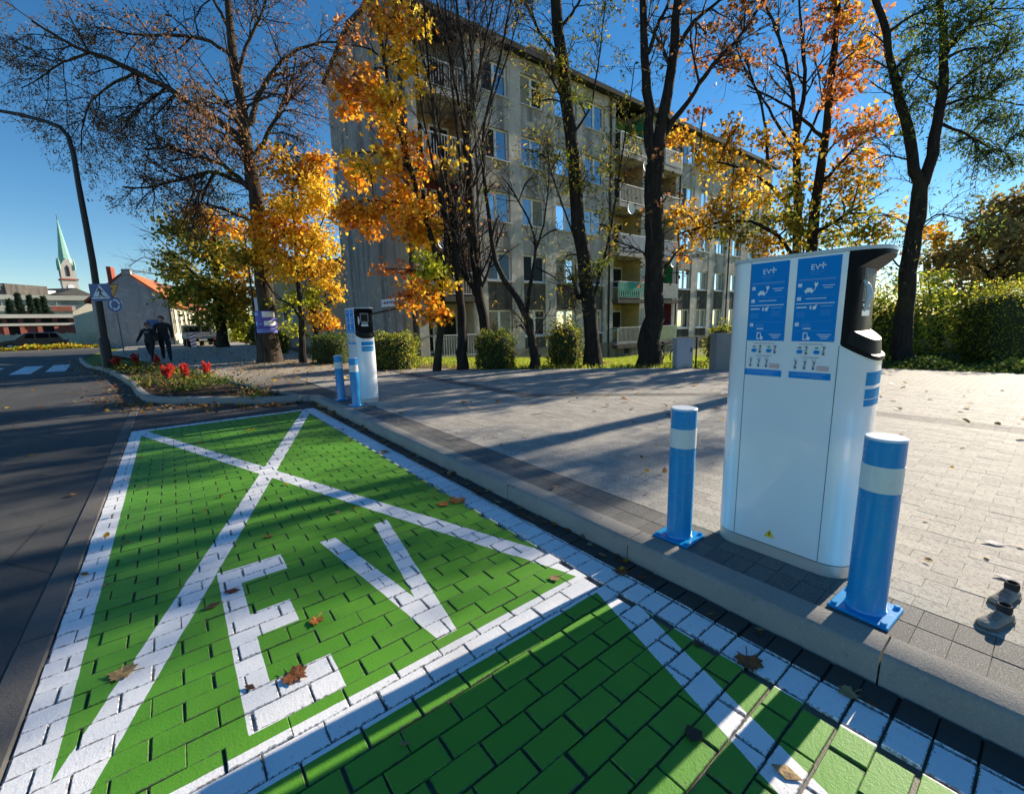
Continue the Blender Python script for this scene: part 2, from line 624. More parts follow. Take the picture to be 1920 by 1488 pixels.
PX_, PY_ = 0.1685, 0.0905
blocks = []
r_ = random.Random(3)
for j in range(-34, 62):
    yc = 1.513 + PY_ * j
    if yc > 6.9 or yc < -1.5: continue
    off = -0.027 + (0 if j % 2 == 0 else PX_ / 2)
    gx = 0.0058 if yc > 1.18 else 0.0078
    gy = 0.0028 if yc > 1.18 else 0.006
    k0 = int((-0.515 - off) / PX_) - 2
    for k in range(k0, k0 + 18):
        a, b = off + k * PX_, off + (k + 1) * PX_
        a, b = max(a, -0.512), min(b, 1.432)
        if b - a < 0.03: continue
        g = gx * r_.uniform(0.7, 1.4)
        gg = gy * r_.uniform(0.7, 1.4)
        blocks.append(((a + b) / 2 + r_.gauss(0, 0.0015), yc + r_.gauss(0, 0.0015), b - a - g, PY_ - gg))
    for a, b in ((1.436, 1.562), (1.568, 1.686)):
        blocks.append(((a + b) / 2, yc + r_.gauss(0, 0.002), b - a - gx * 0.8, PY_ - gy * 1.1))
lay_pavers(blocks, MBAY, bay, 0.0, "paver", 300, 0.0025)

# --- concrete for kerbs and edge strips
def concrete(name, c1, c2, fine=120):
    t = NT(name)
    p = t.pos()
    n1 = t.noise(p, 3, 5)
    n2 = t.noise(p, fine, 4, 0.7)
    cc = t.mix(n1, c1, c2)
    cc = t.mix(t.M('MULTIPLY', t.smooth(n2, 0.5, 0.8), 0.5), cc, tuple(x * 1.6 for x in c2))
    st = t.smooth(t.noise(p, 1.1, 4, 0.6, 0.5), 0.55, 0.8)
    cc = t.mix(t.M('MULTIPLY', st, 0.5), cc, tuple(x * 0.5 for x in c1))
    cc = t.mix(t.M('MULTIPLY', t.smooth(t.noise(p, 16, 5, 0.75), 0.58, 0.70), 0.45), cc, tuple(x * 0.35 for x in c1))
    t.bsdf(cc, 0.88, 0, t.bump(n2, 0.5, 0.005), 0.3)
    return t.mat
MKERB = concrete("kerb_concrete", (0.21, 0.20, 0.18), (0.36, 0.34, 0.305))
MEDGE = concrete("edge_concrete", (0.085, 0.08, 0.075), (0.15, 0.14, 0.13))

edge = empty("edge_strip", (-0.57, 3, 0)); tag(edge, kind="structure")
y = -5.6
while y < 9.0:
    MB().cbox(-0.619, -0.517, y + 0.004, y + 0.996, -0.1, 0.005, 0.006).build("edge_stone", MEDGE, edge)
    y += 1.0

def kerb_stone(b, p0, p1, w, z0, z1, side=1):
    """kerb stone along p0->p1; the street side upper edge is rounded"""
    p0, p1 = Vector((*p0, 0)), Vector((*p1, 0))
    d = (p1 - p0).normalized()
    nrm = Vector((-d.y, d.x, 0)) * side
    r0 = 0.022
    prof = [(w, z0), (0, z0), (0.004, z1 - r0), (0.010, z1 - r0 * 0.4), (r0, z1 - 0.002), (w - 0.006, z1), (w, z1 - 0.006)]
    b.prism(prof, 0.0028, (p1 - p0).length - 0.0028, lambda u, v, w_: tuple(p0 + d * w_ - nrm * u + Vector((0, 0, v))))

kerb = empty("kerb", (1.75, 3, 0)); tag(kerb, kind="structure")
yy = [-5.74, -4.74, -3.74, -2.74, -1.74, -0.74, 0.262, 1.26, 2.26, 3.26, 4.27, 5.28, 6.28, 7.02]
for a, b_ in zip(yy[:-1], yy[1:]):
    m = MB()
    kerb_stone(m, (1.688 + r_.uniform(-0.002, 0.002), a), (1.688 + r_.uniform(-0.002, 0.002), b_), 0.133, -0.1, 0.108)
    m.build("kerb_stone", MKERB, kerb, smooth=True)
# rounded end towards the flower bed and the bed's own kerb
endp = [(1.695, 7.02), (1.69, 7.30), (1.66, 7.56)]
BK = [(1.66, 7.56), (1.08, 7.80), (0.43, 8.5), (0.1, 8.82), (-0.22, 9.12), (-0.42, 9.45), (-0.52, 9.9), (-0.65, 10.9), (-0.81, 12.6), (-1.05, 14.2), (-1.3, 15.8), (-1.8, 18.6), (-2.1, 19.8), (-2.4, 20.8), (-2.9, 24), (-3.3, 27)]
for seq in (endp, BK):
    for a, b_ in zip(seq[:-1], seq[1:]):
        L_ = math.dist(a, b_)
        n = max(1, round(L_ / 0.95))
        for k in range(n):
            q0 = tuple(a[i] + (b_[i] - a[i]) * k / n for i in (0, 1))
            q1 = tuple(a[i] + (b_[i] - a[i]) * (k + 1) / n for i in (0, 1))
            m = MB()
            kerb_stone(m, q0, q1, 0.12, -0.1, 0.105)
            m.build("kerb_stone", MKERB, kerb, smooth=True)

# --- pavement (grey pavers)
def pave_material(name, pattern):
    t = NT(name)
    p = t.pos()
    X, Y, Z = t.sep(p)
    n1 = t.noise(p, 0.9, 5)
    n2 = t.noise(p, 220, 3, 0.7)
    n3 = t.noise(p, 28, 4, 0.6)
    rnd = t.new('ShaderNodeObjectInfo').outputs['Random']
    isl = t.new('ShaderNodeNewGeometry').outputs['Random Per Island']
    r2 = t.M('FRACT', t.M('ADD', rnd, isl))
    base = t.mix(n1, (0.37, 0.34, 0.295), (0.52, 0.48, 0.42))
    base = t.mix(t.M('MULTIPLY', r2, 0.6), base, (0.24, 0.225, 0.205))
    def between(v, a, b):
        return t.M('LESS_THAN', t.M('ABSOLUTE', t.M('SUBTRACT', v, (a + b) / 2)), (b - a) / 2)
    def seg(xa, ya, xb, yb, hw):
        L_ = math.hypot(xb - xa, yb - ya)
        ux, uy = (xb - xa) / L_, (yb - ya) / L_
        dx, dy = t.M('SUBTRACT', X, xa), t.M('SUBTRACT', Y, ya)
        al = t.M('ADD', t.M('MULTIPLY', dx, ux), t.M('MULTIPLY', dy, uy))
        ac = t.M('SUBTRACT', t.M('MULTIPLY', dx, uy), t.M('MULTIPLY', dy, ux))
        return t.M('MULTIPLY', between(al, 0, L_), t.M('LESS_THAN', t.M('ABSOLUTE', ac), hw))
    dark = t.M('LESS_THAN', X, 2.10)                       # graphite border along the kerb
    for s_ in ((4.12, 4.9, 4.12, 12, 0.13), (4.12, 5.0, 6.15, 3.0, 0.12), (6.06, 3.0, 6.06, -6, 0.16)):
        dark = t.M('MAXIMUM', dark, seg(*s_))
    c = t.mix(dark, base, t.mix(r2, (0.085, 0.085, 0.083), (0.145, 0.14, 0.132)))
    c = t.mix(t.M('MULTIPLY', t.smooth(n2, 0.5, 0.68), 0.75), c, t.mix(0.5, c, (0.72, 0.70, 0.65)))
    c = t.mix(t.M('MULTIPLY', t.smooth(t.noise(p, 160, 3, 0.7), 0.52, 0.66), 0.6), c, t.mix(0.6, c, (0.07, 0.07, 0.07)))
    c = t.mix(t.M('MULTIPLY', t.smooth(t.noise(p, 75, 3, 0.75), 0.48, 0.64), 0.6), c, (0.12, 0.115, 0.105))
    c = t.mix(t.M('MULTIPLY', t.smooth(n3, 0.6, 0.8), 0.3), c, (0.16, 0.14, 0.11))
    # blend to a sandy tone farther along the street
    far = t.smooth(Y, 8.5, 13.0)
    c = t.mix(t.M('MULTIPLY', far, 0.75), c, t.mix(n3, (0.50, 0.44, 0.35), (0.40, 0.34, 0.26)))
    h = n2
    if pattern == 'brick':
        br = t.new('ShaderNodeTexBrick')
        t.L(t.mapping(p, (1, 1, 1), (0, 0, 0), (0, 0, R(90))), br.inputs['Vector'])
        br.inputs['Scale'].default_value = 1.0
        br.inputs['Brick Width'].default_value = 0.17
        br.inputs['Row Height'].default_value = 0.09
        br.inputs['Mortar Size'].default_value = 0.004
        br.inputs['Color1'].default_value = (0.9, 0.9, 0.9, 1)
        br.inputs['Color2'].default_value = (1, 1, 1, 1)
        br.inputs['Mortar'].default_value = (0.35, 0.33, 0.3, 1)
        c = t.mix(1.0, c, br.outputs['Color'], 'MULTIPLY')
        h = t.M('ADD', n2, br.outputs['Fac'])
    if pattern == 'joint':
        c = t.mix(1.0, c, (0.55, 0.48, 0.38), 'MULTIPLY')
    t.bsdf(c, 0.8, 0, t.bump(h, 0.5, 0.005), 0.35)
    return t.mat
MPAVE = pave_material("grey_paver", '')
MPAVEB = pave_material("pavement_far", 'brick')
pave = empty("pavement", (4, 4, 0)); tag(pave, kind="structure")
MB().add([(x, y, 0.093) for x, y in PAVE], [tuple(range(len(PAVE)))]).build("paving_bed", MPAVEB, pave)
blocks = []
r_ = random.Random(8)
PB = [(x, y) for x, y in PAVE]
cand = []
for a, b_ in ((1.826, 1.957), (1.961, 2.092)):               # graphite border stones
    y = -1.5
    while y < 7.1:
        l_ = 0.0905
        cand.append(((a + b_) / 2, y + l_ / 2, b_ - a - 0.001, l_ - 0.0016))
        y += l_
i = 0
x = 2.095
while x < 8.6:
    y = -1.6 + (0.0845 if i % 2 else 0)
    while y < 9.6:
        cand.append((x + 0.0455, y + 0.0845, 0.0905 - 0.0008, 0.169 - 0.0009))
        y += 0.169
    x += 0.0905
    i += 1
C_ = np.array(cand)
ok = inside(C_[:, :2], PB) & (dist_poly(C_[:, :2], [(9e3, 9e3), (9e3, 9e3 + 1), (9e3 + 1, 9e3)]) > 0)
for c, k in zip(cand, ok):
    if k and not (2.08 < c[0] < 2.30 and 0.5 < c[1] < 0.98):
        blocks.append(c)
lay_pavers(blocks, MPAVE, pave, 0.1, "grey_paver", 300, 0.0014, 0.0006)

# --- flower bed soil
t = NT("soil")
p = t.pos()
n2 = t.noise(p, 22, 5, 0.7)
cc = t.mix(n2, (0.025, 0.018, 0.012), (0.085, 0.06, 0.04))
t.bsdf(cc, 0.95, 0, t.bump(n2, 0.9, 0.05), 0.2)
MSOIL = t.mat
BEDB = [(1.60, 7.6), (1.26, 9.1), (0.72, 12.25), (-0.28, 17.4), (-0.8, 20.2)]
BEDI = [(-2.2, 20.2), (-1.72, 18.6), (-1.2, 15.8), (-0.7, 12.6), (-0.54, 10.9), (-0.4, 9.9), (-0.12, 9.2), (0.5, 8.6), (1.1, 7.9)]
bedpoly = BEDB + BEDI
tag(MB().add([(x, y, 0.075) for x, y in bedpoly], [tuple(range(len(bedpoly)))]).build("flower_bed", MSOIL), kind="structure")
m_edge = empty("bed_edging", (0.7, 12, 0.05)); tag(m_edge, kind="structure")
for a, b_ in zip(BEDB[:-1], BEDB[1:]):
    n = max(1, round(math.dist(a, b_) / 1.0))
    for k in range(n):
        q0 = tuple(a[i] + (b_[i] - a[i]) * k / n for i in (0, 1))
        q1 = tuple(a[i] + (b_[i] - a[i]) * (k + 1) / n for i in (0, 1))
        m = MB()
        kerb_stone(m, q0, q1, 0.07, 0.0, 0.115, -1)
        m.build("edging_stone", MKERB, m_edge)

# ================================================================== STREET FURNITURE
MWHITE = simple("white_enamel", (0.80, 0.83, 0.87), 0.22, 0, 0.03, 2, coat=0.6)
def worn_paint(name, c, rough, chipc):
    t = NT(name)
    p = t.obj()
    n1 = t.noise(p, 3, 5)
    cc = t.mix(n1, tuple(x * 0.9 for x in c), tuple(min(1, x * 1.1) for x in c))
    scr = t.smooth(t.noise(t.mapping(p, (9, 9, 140)), 1.0, 4, 0.7, 0.3), 0.66, 0.74)
    dust = t.smooth(t.noise(p, 26, 6, 0.75), 0.56, 0.74)
    cc = t.mix(t.M('MULTIPLY', scr, 0.35), cc, chipc)
    cc = t.mix(t.M('MULTIPLY', dust, 0.22), cc, (0.30, 0.29, 0.27))
    rr_ = t.M('MULTIPLY_ADD', dust, 0.3, rough)
    t.bsdf(cc, rr_, 0, t.bump(t.noise(p, 60, 3), 0.04, 0.004), 0.5, 0.25)
    return t.mat
MBLUE = worn_paint("blue_enamel", (0.003, 0.27, 0.62), 0.26, (0.25, 0.42, 0.62))
MBLUEP = simple("blue_print", (0.001, 0.235, 0.66), 0.6, 0, 0.03, 3, spec=0.15)
MLBLUE = simple("light_blue_print", (0.015, 0.28, 0.60), 0.6, 0, 0.05, 3, spec=0.15)
MPRINT = simple("white_print", (0.85, 0.87, 0.9), 0.45, 0, 0.02, 3)
MDIMPR = simple("pale_blue_print", (0.22, 0.45, 0.78), 0.45, 0, 0.02, 3)
MREFL = worn_paint("reflective_white", (0.72, 0.74, 0.74), 0.32, (0.45, 0.45, 0.44))
MBLACK = simple("black_plastic", (0.005, 0.005, 0.006), 0.5, 0, 0.1, 5, spec=0.12)
MSTEEL = simple("brushed_steel", (0.62, 0.60, 0.57), 0.42, 0.6, 0.12, 3)
MGREYP = simple("grey_print", (0.12, 0.14, 0.17), 0.5, 0, 0.05, 5)
MREDP = simple("red_print", (0.55, 0.06, 0.06), 0.5, 0, 0.05, 5)
MGREENP = simple("green_print", (0.04, 0.30, 0.10), 0.5, 0, 0.05, 5)
MYELL = simple("yellow_print", (0.80, 0.55, 0.02), 0.4, 0, 0.04, 5)
MSCREEN = simple("dark_screen", (0.006, 0.007, 0.01), 0.45, 0, 0.1, 5, spec=0.2)
MSEAM = simple("seam", (0.12, 0.13, 0.15), 0.7)
MLID = simple("pale_lid", (0.55, 0.58, 0.60), 0.4, 0, 0.05, 4)
MCAPTOP = simple("pale_cap", (0.62, 0.70, 0.80), 0.35, 0, 0.04, 4)  # sky reflection on the bollard tops, put into the cap's pale colour

def text_geo(s, size):
    cu = bpy.data.curves.new("txt", 'FONT')
    cu.body = s
    cu.size = size
    cu.align_x = 'CENTER'
    cu.resolution_u = 3
    o = bpy.data.objects.new("txt", cu)
    me = bpy.data.meshes.new_from_object(o)
    V = [tuple(v.co[:2]) for v in me.vertices]
    F = [tuple(p_.vertices) for p_ in me.polygons]
    bpy.data.objects.remove(o)
    bpy.data.curves.remove(cu)
    bpy.data.meshes.remove(me)
    return V, F

def rrect(hx, hy, r0, n=8):
    pts = []
    for cx_, cy_, a0 in ((hx - r0, hy - r0, 0), (-hx + r0, hy - r0, 90), (-hx + r0, -hy + r0, 180), (hx - r0, -hy + r0, 270)):
        for k in range(n + 1):
            a = R(a0 + 90 * k / n)
            pts.append((cx_ + r0 * math.cos(a), cy_ + r0 * math.sin(a)))
    return pts

def make_charger():
    root = empty("charging_station", (0, 0, 0))
    hx, hy, r0 = 0.13, 0.28, 0.10
    plan = rrect(hx, hy, r0)
    # plinth
    b = MB(); b.prism([(x * 0.985, y * 0.993) for x, y in plan], 0.0, 0.052, lambda u, v, w: (u, v, w))
    b.build("base_plinth", MSTEEL, root, smooth=True, local=True)
    b = MB(); b.prism([(x * 0.96, y * 0.98) for x, y in plan], 0.052, 0.058, lambda u, v, w: (u, v, w))
    b.build("shadow_gap", MSEAM, root, local=True)
    # body: full plan below, cut back above for the console
    def ztop(v): return 0.98 if v > -0.1801 else 0.92 + 0.06 * (v + hy) / 0.1
    n = len(plan)
    vs_ = [(x, y, 0.058) for x, y in plan] + [(x, y, ztop(y)) for x, y in plan]
    fs = [(k, (k + 1) % n, n + (k + 1) % n, n + k) for k in range(n)] + [tuple(range(n - 1, -1, -1)), tuple(range(n, 2 * n))]
    b = MB().add(vs_, fs)
    up = [(x, y) for x, y in plan if y > -0.1801]
    k = len(up)
    vs_ = [(x, y, 0.98) for x, y in up] + [(x, y, 1.33) for x, y in up]
    fs = [(i, (i + 1) % k, k + (i + 1) % k, k + i) for i in range(k)] + [tuple(range(k, 2 * k))]
    b.add(vs_, fs)
    b.build("body", MWHITE, root, smooth=True, local=True)
    # panel seams on the two long faces
    for sx in (-1, 1):
        for yv, z1 in ((0.172, 1.33), (-0.178, 0.975)):
            x0, x1 = sorted((sx * (hx + 0.0008), sx * (hx - 0.002)))
            MB().box(x0, x1, yv - 0.0012, yv + 0.0012, 0.06, z1).build("seam", MSEAM, root, local=True)
    # lid with a hood over the console
    lid = rrect(hx + 0.003, (0.283 + 0.290) / 2, 0.10)
    b = MB(); b.prism([(x, y - 0.0035) for x, y in lid], 1.331, 1.345, lambda u, v, w: (u, v, w))
    b.build("lid", MLID, root, smooth=True, local=True)
    hood = [(-0.178, 1.21), (-0.178, 1.330), (-0.305, 1.330), (-0.308, 1.318), (-0.225, 1.275), (-0.215, 1.24)]
    b = MB()
    prof = [(x, y - 0.0035) for x, y in lid if y - 0.0035 < -0.17]
    def zlow(v): return 1.318 - 0.075 * max(0, (v + 0.29)) / 0.11
    ring_t = [(x * 0.985, y * 0.99, 1.3305) for x, y in prof]
    ring_b = [(x * 0.985, y * 0.99, zlow(y)) for x, y in prof]
    kk = len(prof)
    b.add(ring_t + ring_b, [tuple(range(kk)), tuple(range(2 * kk - 1, kk - 1, -1))] + [(i, (i + 1) % kk, kk + (i + 1) % kk, kk + i) for i in range(kk)])
    b.build("hood", MBLACK, root, smooth=True, local=True)
    # console wall, socket housing, lip
    wall = [(0.127, -0.179), (0.127, -0.19), (0.118, -0.205), (0.095, -0.218), (-0.095, -0.218), (-0.118, -0.205), (-0.1285, -0.19), (-0.1285, -0.179)]
    con = MB(); con.prism(wall, 0.972, 1.32, lambda u, v, w: (u, v, w))
    con.build("console_wall", MBLACK, root, smooth=True, local=True)
    end = [(x, y) for x, y in plan if y < -0.1795]
    kk = len(end)
    vs_ = [(x * 0.97, y * 0.985, ztop(y) + 0.004) for x, y in end] + [(x * 0.93, -0.18 + (y + 0.18) * 0.9, 1.055 - 0.06 * (-0.18 - y) / 0.1) for x, y in end]
    fs = [(i, (i + 1) % kk, kk + (i + 1) % kk, kk + i) for i in range(kk)] + [tuple(range(kk - 1, -1, -1)), tuple(range(kk, 2 * kk))]
    hs = MB().add(vs_, fs).build("socket_housing", simple("matt_black", (0.006, 0.006, 0.007), 0.55, 0, 0.1, 5, spec=0.25), root, smooth=True, local=True)
    vs_ = [(x * 1.012, y * 1.02, ztop(y) - 0.004) for x, y in end] + [(x * 1.012, y * 1.02, ztop(y) + 0.012) for x, y in end]
    MB().add(vs_, fs).build("console_lip", MBLACK, root, smooth=True, local=True)
    # screen with pale frame, print plates below
    fr = MB().box(-0.060, 0.060, -0.2192, -0.217, 1.145, 1.275)
    fro = fr.build("screen_frame", simple("frame_grey", (0.20, 0.21, 0.22), 0.7, spec=0.15), root, local=True)
    o = MB().box(-0.046, 0.046, -0.2202, -0.2193, 1.158, 1.25).build("display", MSCREEN, fro, local=True)
    for z0, z1, w in ((1.125, 1.134, 0.045), (1.088, 1.110, 0.05)):
        MB().box(-w, w, -0.2192, -0.2175, z0, z1).build("instruction_plate", MPRINT, root, local=True)
    # cable connector hanging at the street side of the niche
    b = MB(); b.tube([(-0.088, -0.224, 1.222), (-0.090, -0.240, 1.20), (-0.092, -0.248, 1.165), (-0.092, -0.242, 1.13), (-0.090, -0.234, 1.105)], [0.004, 0.008, 0.011, 0.008, 0.003], 10)
    b.build("connector", MLID, root, smooth=True, local=True)
    # blue stickers on the console end
    for z0, z1, m in ((0.820, 0.872, MLBLUE), (0.768, 0.806, MLBLUE), (0.738, 0.764, MLBLUE)):
        b = MB()
        seg = [(x, y) for x, y in plan if y < -0.2 and -0.09 < x < 0.10]
        seg.sort()
        k = len(seg)
        vs_ = [(x * 1.006, y * 1.004, z0) for x, y in seg] + [(x * 1.006, y * 1.004, z1) for x, y in seg]
        b.add(vs_, [(i, i + 1, k + i + 1, k + i) for i in range(k - 1)])
        st = b.build("end_sticker", m, root, smooth=True, local=True)
    # warning triangle
    X0 = -hx - 0.0012
    F = lambda vL: (lambda a, z, w=0.0: (X0 - w, vL - a, z))
    b = MB().prism([(-0.021, 0), (0.021, 0), (0, 0.036)], 0, 0.0006, lambda u, v, w: (X0 - w, 0.015 - u, 0.095 + v))
    tri = b.build("warning_sticker", MYELL, root, local=True)
    b = MB().prism([(0.003, 0.03), (-0.005, 0.016), (0.0, 0.016), (-0.003, 0.005), (0.006, 0.019), (0.001, 0.019)], 0.0008, 0.0012, lambda u, v, w: (X0 - w, 0.015 - u, 0.095 + v))
    b.build("lightning_bolt", MBLACK, tri, local=True)
    # information panels on the street face (left one starts at v = 0.17)
    for vL in (0.170, -0.010):
        W, z0, z1 = 0.150, 0.990, 1.322
        pan = MB().box(X0 - 0.0008, X0 + 0.0015, vL - W, vL, z0, z1).build("information_panel", MBLUEP, root, local=True)
        pr = MB()
        def rect(a0, a1, h0, h1, mi=0, w=0.0012):
            x0 = X0 - w - 0.0006
            pr.box(x0, X0 - 0.0009 if w > 0.001 else x0 + 0.0006, vL - a1, vL - a0, z1 - h1, z1 - h0, mi)
        def poly(pts, mi=0):
            pr.prism(pts, 0, 0.0006, lambda u, v, w: (X0 - 0.0012 - w, vL - u, z1 - v), mi)
        V, Fc = text_geo("EV", 0.030)
        pr.add([(X0 - 0.0016, vL - (0.064 + x), z1 - 0.048 + y) for x, y in V], Fc)
        rect(0.079, 0.101, 0.031, 0.0355); rect(0.0878, 0.0923, 0.022, 0.046)
        rect(0.045, 0.095, 0.057, 0.0578, 1); rect(0.05, 0.085, 0.065, 0.0658, 1)
        rect(0.008, 0.138, 0.0835, 0.0862, 1); rect(0.008, 0.138, 0.0905, 0.0912, 1)
        for h in (0.099, 0.153, 0.256):
            rect(0.008, 0.022, h, h + 0.014)
        # digits on the numbered squares
        for h, d in ((0.099, "1"), (0.153, "2"), (0.256, "3")):
            V, Fc = text_geo(d, 0.011)
            pr.add([(X0 - 0.0022, vL - (0.015 + x), z1 - h - 0.011 + y) for x, y in V], Fc, 2)
        # car with plug and cable
        poly([(0.033, 0.135), (0.033, 0.127), (0.037, 0.125), (0.041, 0.118), (0.056, 0.118), (0.060, 0.125), (0.064, 0.127), (0.064, 0.135), (0.060, 0.135), (0.060, 0.139), (0.056, 0.139), (0.056, 0.135), (0.041, 0.135), (0.041, 0.139), (0.037, 0.139), (0.037, 0.135)])
        poly([(0.066, 0.127), (0.070, 0.115), (0.066, 0.108), (0.066, 0.101), (0.068, 0.096), (0.070, 0.101), (0.074, 0.101), (0.076, 0.096), (0.078, 0.101), (0.078, 0.108), (0.073, 0.114), (0.068, 0.129)])
        rect(0.093, 0.135, 0.110, 0.1125); rect(0.100, 0.128, 0.119, 0.1212)
        rect(0.008, 0.138, 0.1475, 0.148, 1); rect(0.04, 0.110, 0.159, 0.162)
        rect(0.006, 0.140, 0.178, 0.1812)
        rect(0.008, 0.045, 0.192, 0.197); rect(0.093, 0.135, 0.190, 0.193, 1)
        poly([(0.058, 0.188), (0.063, 0.190), (0.060, 0.196), (0.063, 0.202), (0.058, 0.204), (0.055, 0.196)])
        poly([(0.066, 0.194), (0.074, 0.188), (0.083, 0.186), (0.078, 0.194), (0.078, 0.202), (0.071, 0.205), (0.066, 0.201)])
        for h in (0.214, 0.222, 0.230):
            rect(0.01, 0.04, h, h + 0.001, 1); rect(0.095, 0.13, h - 0.006, h - 0.005, 1)
        rect(0.008, 0.138, 0.251, 0.2515, 1)
        rect(0.03, 0.065, 0.262, 0.2635, 1); rect(0.03, 0.065, 0.270, 0.2715, 1); rect(0.038, 0.066, 0.278, 0.282)
        rect(0.008, 0.138, 0.289, 0.2895, 1)
        poly([(0.040, 0.296), (0.056, 0.296), (0.056, 0.300), (0.043, 0.300), (0.043, 0.322), (0.052, 0.322), (0.052, 0.326), (0.040, 0.326)])
        poly([(0.055, 0.302), (0.058, 0.302), (0.058, 0.312), (0.066, 0.315), (0.065, 0.326), (0.056, 0.327), (0.052, 0.318), (0.055, 0.316)])
        rect(0.090, 0.138, 0.303, 0.3055); rect(0.098, 0.132, 0.311, 0.3135); rect(0.104, 0.128, 0.319, 0.321)
        pr.build("panel_print", [MPRINT, MDIMPR, MBLUEP], pan, local=True)
        # pictograms on white below the panel
        pr = MB()
        rect(0.03, 0.115, 0.3425, 0.3445, 0, 0.0)
        for a, mi in ((0.022, 0), (0.083, 3)):
            poly([(a, 0.380), (a, 0.373), (a + 0.005, 0.367), (a + 0.017, 0.367), (a + 0.022, 0.373), (a + 0.022, 0.380), (a + 0.018, 0.380), (a + 0.018, 0.383), (a + 0.004, 0.383), (a + 0.004, 0.380)], 1)
            rect(a + 0.005, a + 0.017, 0.355, 0.361, mi)
            poly([(a + 0.029, 0.352), (a + 0.042, 0.352), (a + 0.042, 0.355), (a + 0.038, 0.356), (a + 0.038, 0.366), (a + 0.034, 0.372), (a + 0.029, 0.372), (a + 0.034, 0.366), (a + 0.034, 0.356), (a + 0.029, 0.355)])
            rect(a + 0.031, a + 0.039, 0.375, 0.386, 0)
        rect(0.04, 0.105, 0.397, 0.3988)
        for a, mi in ((0.016, 3), (0.050, 1), (0.082, 2)):
            rect(a - 0.002, a + 0.014, 0.4075, 0.409, mi)
            poly([(a, 0.414), (a + 0.012, 0.414), (a + 0.012, 0.417), (a + 0.009, 0.418), (a + 0.009, 0.428), (a + 0.005, 0.433), (a, 0.433), (a + 0.005, 0.428), (a + 0.005, 0.418), (a, 0.417)])
            rect(a + 0.001, a + 0.009, 0.436, 0.447)
        for h in (0.432, 0.439, 0.446):
            rect(0.100, 0.142, h, h + 0.0022, 2)
        pr.build("pictogram_print", [MGREYP, MBLUEP, MREDP, MGREENP], root, local=True)
        st = MB().box(X0 - 0.0008, X0 + 0.0015, vL - W, vL, z1 - 0.486, z1 - 0.459).build("blue_strip", MBLUEP, root, local=True)
        pr = MB()
        rect(0.01, 0.132, 0.466, 0.4675, 0); rect(0.01, 0.118, 0.473, 0.4745, 0); rect(0.08, 0.125, 0.479, 0.4803, 0)
        pr.build("strip_print", [MDIMPR], st, local=True)
    return root

ch = make_charger()
ch.location = (2.19, 0.738, 0.1)
tag(ch, "white and blue electric car charger, the large one in the right foreground", "charger", "car chargers along the kerb")
ch2 = copy_tree(ch)
ch2.location = (2.19, 6.40, 0.1)
ch2.rotation_euler = (0, 0, R(0))
ch2["label"] = "small distant white charger with black screen end, before the hedge"

def make_bollard():
    root = empty("bollard", (0, 0, 0))
    r0 = 0.060
    MB().cbox(-0.092, 0.092, -0.092, 0.092, 0.001, 0.013, 0.003).build("base_plate", MBLUE, root, local=True)
    MB().lathe([(r0 + 0.004, 0.012), (r0 + 0.001, 0.018), (r0, 0.022), (r0, 0.478)], 36).build("post", MBLUE, root, smooth=True, local=True)
    MB().lathe([(r0 + 0.0012, 0.478), (r0 + 0.0012, 0.572)], 36).build("reflective_band", MREFL, root, smooth=True, local=True)
    MB().lathe([(r0, 0.572), (r0, 0.662)], 36).build("upper_post", MBLUE, root, smooth=True, local=True)
    MB().lathe([(r0 + 0.0008, 0.662), (r0 + 0.0008, 0.667), (r0 - 0.002, 0.670)], 36).build("top_cap", MCAPTOP, root, smooth=True, local=True)
    for sx in (-1, 1):
        for sy in (-1, 1):
            MB().lathe([(0.011, 0.013), (0.011, 0.020), (0.008, 0.023)], 6, (sx * 0.075, sy * 0.075, 0)).build("bolt", MBLUE, root, local=True)
    return root
bo = make_bollard()
bol = [((1.92, 1.118, 0.1), "blue bollard with white band standing left of the large near charger"),
       ((1.94, 0.362, 0.1), "largest blue bollard with white band, in front of the large charger's right end"),
       ((1.93, 6.70, 0.1), "leftmost small blue bollard beside the distant charger"),
       ((1.93, 6.02, 0.1), "small blue bollard directly in front of the distant charger")]
for i, (loc, lab) in enumerate(bol):
    o = bo if i == 0 else copy_tree(bo)
    o.location = loc
    o.rotation_euler = (0, 0, R((2, -3, 4, 1)[i]))
    tag(o, lab, "bollard", "blue bollards guarding the chargers")

